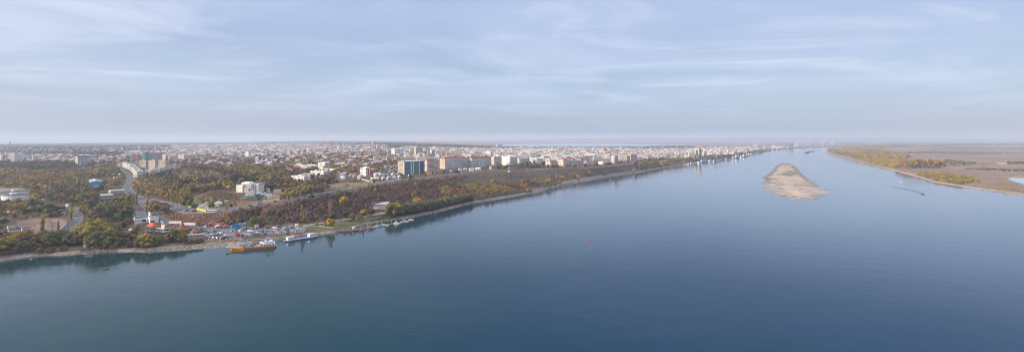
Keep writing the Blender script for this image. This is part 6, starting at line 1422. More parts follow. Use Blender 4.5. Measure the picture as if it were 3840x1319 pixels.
# small service hut raft at the left end of the pontoon is part of it; wooden pier with piles
def deckrun(pts, w_, lab, c=(.16, .11, .09), z_=1.3, name='pier'):
    c3 = [Wt(u, v) for u, v in pts]; o0 = c3[0]; root = empty(name, (o0[0], o0[1], 0)); a = MB(); nn = normals(c3)
    for i in range(len(c3) - 1):
        p_, q_ = c3[i], c3[i + 1]
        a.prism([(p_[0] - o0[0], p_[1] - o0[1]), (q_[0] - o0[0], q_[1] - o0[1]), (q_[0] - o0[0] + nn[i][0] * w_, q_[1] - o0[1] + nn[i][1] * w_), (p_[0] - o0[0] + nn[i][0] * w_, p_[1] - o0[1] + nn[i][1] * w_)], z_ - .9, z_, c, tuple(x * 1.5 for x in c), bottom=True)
    a.build('deck', M_PLAIN, root); tag(root, lab, 'pier'); return root, o0
pr, o0 = deckrun([(1250, 869), (1290, 869), (1330, 867), (1362, 861), (1398, 854)], 5, 'wooden pier on tall brown piles at the end of the truss gangway')
prn = random.Random(4)
for i in range(34):
    u = 1250 + 148 * (i / 33) + prn.uniform(-3, 3); v = np.interp(u, [1250, 1290, 1330, 1362, 1398], [869, 869, 867, 861, 854]) + prn.choice((0, -3.5)) ; x, y, z = Wt(u, v); h = prn.uniform(3.5, 5.5)
    a = MB(); a.tube((x - o0[0], y - o0[1], -1), (x - o0[0] + prn.uniform(-.3, .3), y - o0[1], h), .28, (.20, .13, .10), 6); a.build('pile', M_PLAIN, pr)
x, y, z = Wt(1327, 862); a = MB(); a.box((-2, -1.5, 1.3), (2, 1.5, 4.0), (.66, .63, .58)); a.box((-2.3, -1.8, 4.0), (2.3, 1.8, 4.2), (.5, .5, .5), bottom=True); o = a.build('pier_hut', M_PLAIN, None, (x, y, 0)); tag(o, 'small cream hut on the wooden pier', 'hut')
p2, o1 = deckrun([(1350, 867), (1396, 857), (1440, 848), (1480, 838)], 1.6, 'narrow floating walkway with moored boats along the beach', (.14, .10, .09), .7)
p3, o2 = deckrun([(1500, 833), (1530, 830), (1545, 827)], 1.6, 'short outer walkway beyond the large white yacht', (.14, .10, .09), .7)
for i, (u, v, hp_) in enumerate([(1352, 866, 17), (1361, 862, 18), (1378, 857, 17), (1391, 856, 17), (1414, 850, 20), (1430, 846, 20), (1455, 845, 10), (1468, 840, 17), (1485, 829, 12), (1514, 826, 13)]):
    x, y, z = Wt(u, v); a = MB(); a.tube((0, 0, -1), (prn.uniform(-.3, .3), 0, hp_ * mpp(y)), .22, (.38, .32, .26), 6); o = a.build('mooring_post', M_PLAIN, None, (x, y, 0)); tag(o, 'tall mooring post, ' + nth(i) + ' from the left along the floating walkway', 'post', 'mooring posts along the walkway')
for i, (u, v, hp_, ln) in enumerate([(1620, 806, 13, 1), (1632, 803, 13, 1.6), (1637, 800, 12, 2), (1644, 801, 14, 1.2), (1636, 808, 4, 3), (1375, 867, 9, -2)]):
    x, y, z = Wt(u, v); a = MB(); a.tube((0, 0, -1), (-ln, .3, hp_ * mpp(y)), .26, (.36, .34, .32), 6); o = a.build('broken_pile', M_PLAIN, None, (x, y, 0)); tag(o, ('leaning broken pile off the beach, ' + nth(i) + ' from the left of its group') if i < 5 else 'leaning pile in the water before the wooden pier', 'post', 'broken piles')
# small boats
def boat(u, v, L_, ang, c, lab, cabin=True, z=0, cat='boat', cc=(.72, .72, .72), fly=False, side=None):
    x, y, _ = Wt(u, v); root = empty('motor_boat' if cabin else 'rowing_boat', (x, y, z), ang); W_ = L_ * .32; hh = L_ * .12
    a = MB(); hull(a, L_, W_, -.2, hh, c, .35, x0=-L_ / 2, deckc=cc if cabin else (.05, .08, .1)); a.build('hull', M_METAL, root)
    if cabin:
        a = MB(); a.frustum([(-L_ * .2, -W_ * .32), (L_ * .22, -W_ * .28), (L_ * .22, W_ * .28), (-L_ * .2, W_ * .32)], hh, [(-L_ * .16, -W_ * .26), (L_ * .08, -W_ * .22), (L_ * .08, W_ * .22), (-L_ * .16, W_ * .26)], hh + L_ * .12, cc); a.build('cabin', M_METAL, root)
        a = MB(); a.frustum([(-L_ * .17, -W_ * .335), (L_ * .185, -W_ * .3), (L_ * .185, W_ * .3), (-L_ * .17, W_ * .335)], hh + L_ * .03, [(-L_ * .16, -W_ * .31), (L_ * .14, -W_ * .27), (L_ * .14, W_ * .27), (-L_ * .16, W_ * .31)], hh + L_ * .08, (.03, .04, .05)); a.build('windows', M_GLASS, root)
        if fly:
            a = MB(); a.box((-L_ * .2, -W_ * .25, hh + L_ * .12), (L_ * .0, W_ * .25, hh + L_ * .2), cc); a.tube((-L_ * .15, 0, hh + L_ * .2), (-L_ * .2, 0, hh + L_ * .42), .12, cc, 5); a.tube((-L_ * .25, -W_ * .2, hh + L_ * .3), (-L_ * .12, W_ * .2, hh + L_ * .3), .1, cc, 4); a.build('flybridge', M_METAL, root)
    else:
        a = MB()
        for k in (-.15, .15): a.box((L_ * k - .15, -W_ * .4, hh), (L_ * k + .15, W_ * .4, hh + .06), (.3, .25, .2), bottom=True)
        a.build('bench', M_PLAIN, root)
    tag(root, lab, cat); return root
WH = (.72, .72, .72)
boat(1488, 839, 9.5, .12, WH, 'large white motor yacht with a flybridge at the walkway end', fly=True, cat='yacht')
boat(1405, 853, 8.5, -.15, WH, 'white and blue motorboat at the left of the walkway', cc=(.35, .42, .5)); boat(1449, 846, 7.5, .15, WH, 'white motorboat next left of the large yacht')
boat(1435, 841, 4.5, .1, WH, 'small white boat moored behind the walkway middle', cc=(.5, .45, .4)); boat(1416, 846, 5, .2, WH, 'small white boat behind the walkway, left of the middle')
boat(1390, 850, 4.5, .1, (.55, .52, .5), 'small grey boat behind the walkway at its left end'); boat(1380, 852, 4, .1, WH, 'tiny white dinghy at the left end of the walkway')
boat(1507, 833, 5.5, .1, (.5, .5, .5), 'low grey boat just right of the large yacht'); boat(1525, 831, 6, .2, WH, 'white cabin boat second right of the large yacht'); boat(1516, 827, 4.5, .1, (.5, .42, .35), 'small brown boat behind the white cabin boat')
boat(1542, 825, 8, .1, WH, 'rightmost white motorboat of the marina')
boat(116, 972, 4.2, 2.6, (.05, .42, .60), 'bright turquoise rowing boat on the water by the left shore', False); boat(261, 950, 4.5, 2.2, (.06, .42, .58), 'turquoise boat pulled up on the beach', False, z=1.2)
boat(3378, 683, 7, 2.9, WH, 'white speedboat near the right bank, the farther one'); boat(3463, 727, 5, -.5, (.6, .6, .62), 'small speedboat pulling a long wake near the right bank'); boat(2684, 628, 7, 2.9, (.25, .27, .3), 'small dark motorboat with a wake off the far quay'); boat(2341, 677, 5, .2, (.08, .08, .1), 'tiny dark boat off the far wooded shore', False); boat(2289, 675, 4, .1, WH, 'tiny white boat off the far wooded shore')
# fisherman in a dark boat
fb = boat(397, 1008, 5.2, .1, (.05, .06, .07), 'dark flat rowing boat in the left foreground water', False)
x, y, _ = Wt(398, 1008)
me = bpy.data.meshes.new('person'); bmv = [(0, 0, .55), (0, 0, .85), (.02, 0, 1.15), (.05, 0, 1.33), (.08, 0, 1.5), (.0, .18, 1.1), (.22, .22, .85), (.4, .12, .75), (.0, -.18, 1.1), (.22, -.22, .85), (.4, -.12, .75), (.3, .12, .55), (.35, .12, .2), (.3, -.12, .55), (.35, -.12, .2)]
me.from_pydata(bmv, [(0, 1), (1, 2), (2, 3), (3, 4), (2, 5), (5, 6), (6, 7), (2, 8), (8, 9), (9, 10), (0, 11), (11, 12), (0, 13), (13, 14)], []); me.materials.append(M_RUB)
o = bpy.data.objects.new('person', me); COL.objects.link(o); o.location = (x - .4, y, 0); sk = o.modifiers.new('skin', 'SKIN')
for i, r_ in enumerate((.17, .17, .18, .07, .12, .09, .06, .045, .09, .06, .045, .10, .06, .10, .06)): me.skin_vertices[0].data[i].radius = (r_, r_)
me.skin_vertices[0].data[0].use_root = True
o.modifiers.new('sub', 'SUBSURF').levels = 1; tag(o, 'person in dark clothes sitting in the dark rowing boat', 'person')
# wakes: raised ripples on the water, real ridges
def wake(u0, v0, pts_, lab, n_=2, amp=.35, w_=1.2):
    bm = MB(); 
    for s in range(n_):
        c3 = [Wt(u, v + s * 1.8) for u, v in pts_]
        c3 = resample(c3, 14); nn = normals(c3)
        for i in range(len(c3) - 1):
            k = 1 - i / len(c3)
            for (a0, z0), (a1, z1) in (((-w_, .01), (0, amp * k)), ((0, amp * k), (w_, .01))):
                bm.face([(c3[i][0] + nn[i][0] * a0, c3[i][1] + nn[i][1] * a0, z0), (c3[i + 1][0] + nn[i + 1][0] * a0, c3[i + 1][1] + nn[i + 1][1] * a0, z0), (c3[i + 1][0] + nn[i + 1][0] * a1, c3[i + 1][1] + nn[i + 1][1] * a1, z1), (c3[i][0] + nn[i][0] * a1, c3[i][1] + nn[i][1] * a1, z1)])
    tag(bm.build('wake_water', M_WATER), kind='structure')
wake(0, 0, [(3460, 726), (3440, 719), (3415, 711), (3390, 706), (3355, 701), (3310, 694)], '', 3, .9, 4.5); wake(0, 0, [(2686, 628), (2700, 626), (2720, 623), (2750, 618)], '', 2, .8, 4)
# buoys
def buoy(u, v, s, lab):
    x, y, _ = Wt(u, v); root = empty('buoy', (x, y, 0)); a = MB(); a.cyl(0, 0, -.3 * s, .5 * s, .9 * s, .9 * s, (.50, .03, .06), 12); a.build('float', M_METAL, root)
    a = MB(); a.cyl(0, 0, .5 * s, 2.2 * s, .45 * s, .12 * s, (.55, .03, .06), 8); a.build('marker', M_METAL, root); tag(root, lab, 'buoy')
buoy(2211, 901, 1.25, 'red navigation buoy alone in the middle of the river'); buoy(2589, 691, 1.5, 'small red buoy far off, upstream of the first'); buoy(2797, 619, 1.6, 'faint tiny buoy off the far quay')
# ships and pontoons of the far quay
def ship(u0, u1, v, hp_, c, cc, lab, decks=2, name='river_ship', cat='ship', W_=9, bowr=.15):
    A, Bq = Wt(u0, v), Wt(u1, v - (u1 - u0) * .06); d = (Bq[0] - A[0], Bq[1] - A[1]); L_ = math.hypot(*d); ang = math.atan2(d[1], d[0]); m = mpp(A[1]); h = hp_ * m; root = empty(name, A, ang)
    a = MB(); hull(a, L_, W_, -.3, h * .35, c, bowr); a.build('hull', M_METAL, root)
    for k in range(decks):
        f_ = .08 + .1 * k; a = MB(); a.box((L_ * f_, -W_ * .38 + k * .5, h * (.35 + .65 * k / decks)), (L_ * (.92 - .14 * k), W_ * .38 - k * .5, h * (.35 + .65 * (k + 1) / decks)), cc); dk = a.build('deckhouse', M_METAL, root)
        a = MB(); a.box((L_ * (f_ + .03), -W_ * .38 + k * .5 - .05, h * (.35 + .65 * (k + .35) / decks)), (L_ * (.89 - .14 * k), -W_ * .38 + k * .5 + .01, h * (.35 + .65 * (k + .75) / decks)), (.05, .06, .08), bottom=True); a.build('windows', M_GLASS, dk)
    a = MB(); a.tube((L_ * .6, 0, h), (L_ * .6, 0, h * 1.5), .2, (.6, .6, .6), 4); a.build('mast', M_METAL, root)
    tag(root, lab, cat)
for i, (u0, u1, v, hp_, c, cc, lab) in enumerate([(2569, 2578, 617, 4, (.3, .3, .32), WH, 'small white cabin boat, first at the left of the far moorings'), (2579, 2586, 617, 5, (.1, .12, .15), WH, 'dark hulled boat, second at the left of the far moorings'), (2587, 2602, 614.5, 5, (.6, .6, .62), (.6, .62, .66), 'long white river boat, third of the far moorings'), (2604, 2618, 611.5, 4, (.3, .12, .12), (.55, .5, .5), 'red-brown pontoon between the white river boats'),
    (2617, 2627, 612, 6, (.5, .5, .5), WH, 'white pontoon house left of the blue floating restaurant'), (2626, 2653, 610, 10, (.08, .24, .42), (.40, .55, .68), 'large blue and white floating restaurant'), (2657, 2671, 606, 6, (.5, .52, .55), WH, 'white floating pavilion right of the blue restaurant'), (2672, 2688, 602, 6, (.45, .48, .5), WH, 'white moored ship above the navigation post'), (2692, 2699, 601, 4, (.3, .3, .3), WH, 'small moored boat behind the navigation post'),
    (2703, 2716, 600, 4, (.12, .12, .14), (.5, .5, .5), 'dark low barge with a pale cabin on the quay'), (2718, 2730, 598, 5, (.4, .4, .42), WH, 'white passenger boat left of the pale silo ship'), (2738, 2746, 594, 4, (.4, .3, .2), (.55, .5, .4), 'tan work boat left of the pale ship'), (2746, 2756, 594, 7, (.5, .5, .5), (.62, .60, .55), 'cream pontoon building left of the dark-hulled ship'), (2757, 2772, 593, 11, (.06, .10, .16), (.66, .64, .52), 'dark-hulled ship with a tall cream bridge'),
    (2776, 2784, 590, 5, (.4, .4, .4), WH, 'first white boat right of the cream-bridged ship'), (2785, 2799, 588, 8, (.12, .14, .18), WH, 'white ship with a dark hull, second right of the cream-bridged ship'), (2797, 2806, 585, 6, (.2, .25, .32), WH, 'third moored ship right of the cream-bridged ship'), (2805, 2815, 583, 6, (.4, .4, .45), WH, 'fourth moored ship right of the cream-bridged ship'), (2814, 2824, 580, 5, (.3, .32, .35), WH, 'fifth moored ship right of the cream-bridged ship'), (2824, 2836, 577, 5, (.08, .2, .38), (.35, .42, .55), 'blue-hulled moored ship, sixth right of the cream-bridged ship'), (2834, 2844, 575, 6, (.2, .25, .4), WH, 'last moored ship at the end of the quay'),
    (2895, 2906, 564, 4, (.05, .15, .3), WH, 'blue ship under the near port cranes'), (2910, 2922, 562.5, 4, (.3, .3, .33), WH, 'grey-white ship under the port cranes, right of the blue one'), (3055, 3066, 552, 5, (.4, .08, .08), (.5, .3, .25), 'red ship at the far quay, left one'), (3068, 3078, 552, 4, (.35, .1, .1), (.5, .4, .35), 'smaller red ship at the far quay'), (3098, 3128, 552.5, 5, (.45, .04, .06), (.62, .60, .58), 'long bright red ship below the last cranes')]):
    ship(u0, u1, v, hp_, c, cc, lab, 1 if hp_ < 5 else 2)
for (u0, u1, v, lab) in ((3018.5, 3033, 574, 'dark pusher boat behind the barges in midstream'), (3022, 3036, 570.5, 'left barge of the convoy in midstream'), (3037, 3053, 568.5, 'right barge of the convoy in midstream')):
    A, Bq = Wt(u0, v), Wt(u1, v - .6); d = (Bq[0] - A[0], Bq[1] - A[1]); L_ = math.hypot(*d); root = empty('barge', A, math.atan2(d[1], d[0])); a = MB(); hull(a, L_, 11, -.3, 3.2, (.06, .065, .085), .08); a.build('hull', M_METAL, root)
    a = MB(); a.box((L_ * .08, -4.2, 3.2), (L_ * .9, 4.2, 4.6), (.09, .09, .11)); a.build('hatch', M_METAL, root)
    if 'pusher' in lab: a = MB(); a.box((L_ * .2, -3, 3.2), (L_ * .6, 3, 9), (.30, .32, .36)); a.build('deckhouse', M_METAL, root)
    tag(root, lab, 'barge')
# rocks of the shore
def rocks(n_, line, spread, seed, lab):
    rn = random.Random(seed); bm = MB()
    for _ in range(n_):
        k = rn.random() * (len(line) - 1); i = int(k); f_ = k - i; u = line[i][0] + (line[i + 1][0] - line[i][0]) * f_; v = line[i][1] + (line[i + 1][1] - line[i][1]) * f_ + rn.uniform(-spread, spread)
        x, y, z = P(u, v); s = rn.uniform(.3, 1.1); g = rn.uniform(.09, .25)
        q0 = [(x + s * math.cos(t_) * rn.uniform(.7, 1.2), y + s * math.sin(t_) * rn.uniform(.7, 1.2)) for t_ in (0, 1.2, 2.5, 3.7, 5)]
        bm.frustum(q0, z - .3, [(x + (p[0] - x) * .5, y + (p[1] - y) * .5) for p in q0], z + s * rn.uniform(.5, .9), (g, g * .93, g * .86))
    tag(bm.build('shore_rocks', M_PLAIN), lab, 'rocks', kind='stuff')
rocks(700, [(930, 902), (1000, 903), (1052, 896), (1090, 888)], 4, 3, 'loose grey riprap boulders under the car park embankment')
rocks(260, [(320, 947), (350, 944), (400, 938), (440, 940)], 5, 4, 'dark rubble on the left beach')
rocks(260, [(530, 940), (600, 936), (700, 928), (850, 918)], 7, 6, 'stones and driftwood on the middle beach')
x, y, z = P(300, 941); a = MB(); a.face([(0, 0, .1), (4, -9, .5), (6, -8, .5), (2, 1, .1)], (.2, .18, .17)); a.prism([(0, 0), (2, 1), (14, 14), (12, 14)], -.5, 1.2, (.16, .14, .13)); o = a.build('old_slipway', M_PLAIN, None, (x, y, z)); tag(o, 'old dark slipway running down the beach to the water', 'slipway')
x, y, z = P(332, 926); a = MB(); a.prism([(-5, 0), (5, -1.5), (6, 0), (-4, 3)], -1, 3.5, (.30, .27, .24)); o = a.build('retaining_wall', M_PLAIN, None, (x, y, z)); tag(o, 'old stone retaining wall below the green willow clump', 'wall')
# ------------------------------------------------------------------ trees
def icosa():
    p = (1 + 5 ** .5) / 2; v = []
    for a in (-1, 1):
        for b_ in (-p, p): v += [(0, a, b_), (a, b_, 0), (b_, 0, a)]
    v = np.array(v, float); v /= np.linalg.norm(v[0]); f = []
    for i in range(12):
        for j in range(i + 1, 12):
            for k in range(j + 1, 12):
                if max(np.linalg.norm(v[i] - v[j]), np.linalg.norm(v[j] - v[k]), np.linalg.norm(v[i] - v[k])) < 1.1:
                    f.append((i, j, k) if np.dot(np.cross(v[j] - v[i], v[k] - v[i]), v[i]) > 0 else (i, k, j))
    return v, np.array(f)
IV, IF = icosa()
def crown(kind, seed, nl, lumps, leaf, core=.80):
    """unit crown: height 1, foliage from z0 up; returns verts, tris, shade"""
    rn = np.random.RandomState(seed); V = []; Fc = []; Sh = []; n0 = 0
    if kind == 'poplar': rx, z0, z1 = .13, .06, 1.0
    elif kind == 'bush': rx, z0, z1 = .62, -.05, .95
    elif kind == 'willow': rx, z0, z1 = .56, .04, 1.0
    elif kind == 'fir': rx, z0, z1 = .22, .06, 1.0
    else: rx, z0, z1 = .44, .10, 1.0
    cz, hz_ = (z0 + z1) / 2, (z1 - z0) / 2
    cs = []
    for k in range(lumps):
        if kind in ('poplar', 'fir'):
            t = (k + .5) / lumps; z = z0 + (z1 - z0) * t; w_ = math.sin(math.pi * min(1, t * .8 + .2)) if kind == 'poplar' else (1 - t)
            r = rx * (.55 + .35 * w_) * (1 if kind == 'poplar' else (.3 + 1.0 * w_)); a = rn.uniform(0, 6.28); d = rx * .30 * w_
            cs.append((d * math.cos(a), d * math.sin(a), z, r * .8, r * .8, (z1 - z0) / lumps * 1.25))
        else:
            a = 2.4 * k + rn.uniform(-.4, .4); t = (k + .5) / lumps; zz = 1 - 1.95 * t; d = math.sqrt(max(0, 1 - zz * zz)) * rn.uniform(.55, .8) if zz > 0 else rn.uniform(.45, .8)
            s = rn.uniform(.34, .50)
            cs.append((rx * d * math.cos(a), rx * d * math.sin(a), cz + hz_ * zz * .66, rx * s, rx * s, hz_ * s * rn.uniform(.8, 1.05)))
    if kind not in ('poplar', 'fir'): cs.append((0, 0, cz, rx * .62, rx * .62, hz_ * .66))
    sh = rn.uniform(.70, 1.30, len(cs))
    for (cx, cy, c_z, a, b_, c), s in zip(cs, sh):
        if kind != 'bare':
            j = 1 + rn.uniform(-.16, .16, (12, 1)); v = IV * j * np.array([a, b_, c]) * core + (cx, cy, c_z)
            V.append(v); Fc.append(IF + n0); Sh.append(np.full(12, s * .8)); n0 += 12
    per = nl // len(cs)
    for (cx, cy, c_z, a, b_, c), s in zip(cs, sh):
        d = rn.normal(size=(per, 3)); d /= np.linalg.norm(d, axis=1)[:, None]; d[:, 2] = np.where(d[:, 2] < -.5, -d[:, 2], d[:, 2])
        rad = rn.uniform(.72, 1.14, (per, 1)) if kind != 'bare' else rn.uniform(.3, 1.2, (per, 1))
        p = d * rad * np.array([a, b_, c]) + (cx, cy, c_z)
        t1 = rn.normal(size=(per, 3)); t1 -= (t1 * d).sum(1)[:, None] * d * .7; t1 /= np.linalg.norm(t1, axis=1)[:, None]
        t2 = np.cross(d, t1) + rn.normal(size=(per, 3)) * .35
        sz = leaf * rn.uniform(.6, 1.3, (per, 1)); 
        if kind == 'bare': sz2 = sz * .35; t1 = t1 * .5 + d * .8
        else: sz2 = sz
        tri = np.stack([p - t1 * sz, p + t1 * sz, p + t2 * sz2 * 1.4], 1).reshape(-1, 3)
        V.append(tri); Fc.append(np.arange(per * 3).reshape(-1, 3) + n0); n0 += per * 3
        lv = s * rn.uniform(.68, 1.38, per); Sh.append(np.repeat(lv, 3))
    return np.concatenate(V), np.concatenate(Fc), np.concatenate(Sh)
def trunk_mesh(kind, seed):
    a = MB(); rn = random.Random(seed); top = .75 if kind in ('round', 'bare', 'willow') else .9
    pts_ = [(0, 0, -.04), (rn.uniform(-.01, .01), 0, top * .35), (rn.uniform(-.03, .03), rn.uniform(-.03, .03), top)]
    a.tube(pts_[0], pts_[1], .026, (.1, .1, .1), 6, r1=.019); a.tube(pts_[1], pts_[2], .019, (.1, .1, .1), 5, r1=.006)
    if kind in ('round', 'bare', 'willow'):
        for k in range(6 if kind == 'bare' else 4):
            t_ = k * 2.4 + rn.uniform(-.4, .4); z_ = top * rn.uniform(.3, .6); a.tube((0, 0, z_), (.26 * math.cos(t_), .26 * math.sin(t_), z_ + rn.uniform(.16, .34)), .011, (.1, .1, .1), 4, r1=.004)
    return a.mesh('trunk', M_BARK)
KINDS_ = ('round', 'willow', 'poplar', 'bush', 'fir', 'bare')
NEAR, FARM = {}, {}
for ki, k in enumerate(KINDS_):
    NEAR[k] = []; FARM[k] = []
    for s in range(4):
        lf = {'poplar': .026, 'bush': .050, 'fir': .03, 'bare': .035}.get(k, .034)
        v, f_, sh = crown(k, 10 * ki + s, {'poplar': 620, 'bare': 800}.get(k, 900), {'poplar': 8, 'bush': 7, 'fir': 7}.get(k, 13), lf)
        NEAR[k].append((tri_mesh('crown', v, f_, M_FOL, sh=sh), trunk_mesh(k, s)))
        FARM[k].append(crown(k, 500 + 10 * ki + s, {'poplar': 70, 'bare': 130}.get(k, 110), {'poplar': 4, 'bush': 3, 'fir': 4}.get(k, 5), {'poplar': .05, 'bush': .1, 'bare': .07}.get(k, .085)))
PAL = {
 'brown': [(.150, .100, .060), (.130, .088, .056), (.175, .118, .066)], 'purple brown': [(.120, .078, .070), (.105, .072, .068), (.140, .085, .075), (.11, .08, .075)],
 'russet': [(.19, .090, .048), (.20, .10, .05)], 'dark russet': [(.11, .035, .03)],
 'olive': [(.155, .145, .055), (.13, .125, .05), (.18, .16, .06)], 'green': [(.080, .105, .038), (.095, .12, .045)], 'dark green': [(.025, .045, .025), (.03, .05, .03)],
 'golden': [(.38, .27, .05), (.33, .24, .06)], 'bright yellow': [(.42, .29, .03)], 'ochre': [(.25, .175, .075), (.23, .155, .07), (.28, .20, .085)], 'orange': [(.34, .16, .035)],
 'tan grey': [(.23, .19, .145), (.20, .165, .13)], 'grey green': [(.120, .125, .080), (.105, .115, .070), (.14, .14, .085)], 'olive gold': [(.25, .205, .06), (.22, .19, .06)], 'bright green': [(.10, .16, .035)],
}
tr = random.Random(11)
SITES = []     # dict(u, v, x, y, z, h, kind, cname, col, hero label)
def site(u, v, hp_, kind, cname, lab=None, side=None, hm=None, grp=None):
    x, y, z = P(u, v, side); SITES.append(dict(u=u, v=v, x=x, y=y, z=z, h=hm or hp_ * mpp(y), kind=kind, c=cname, col=tr.choice(PAL[cname]), lab=lab, hero=True, grp=grp))
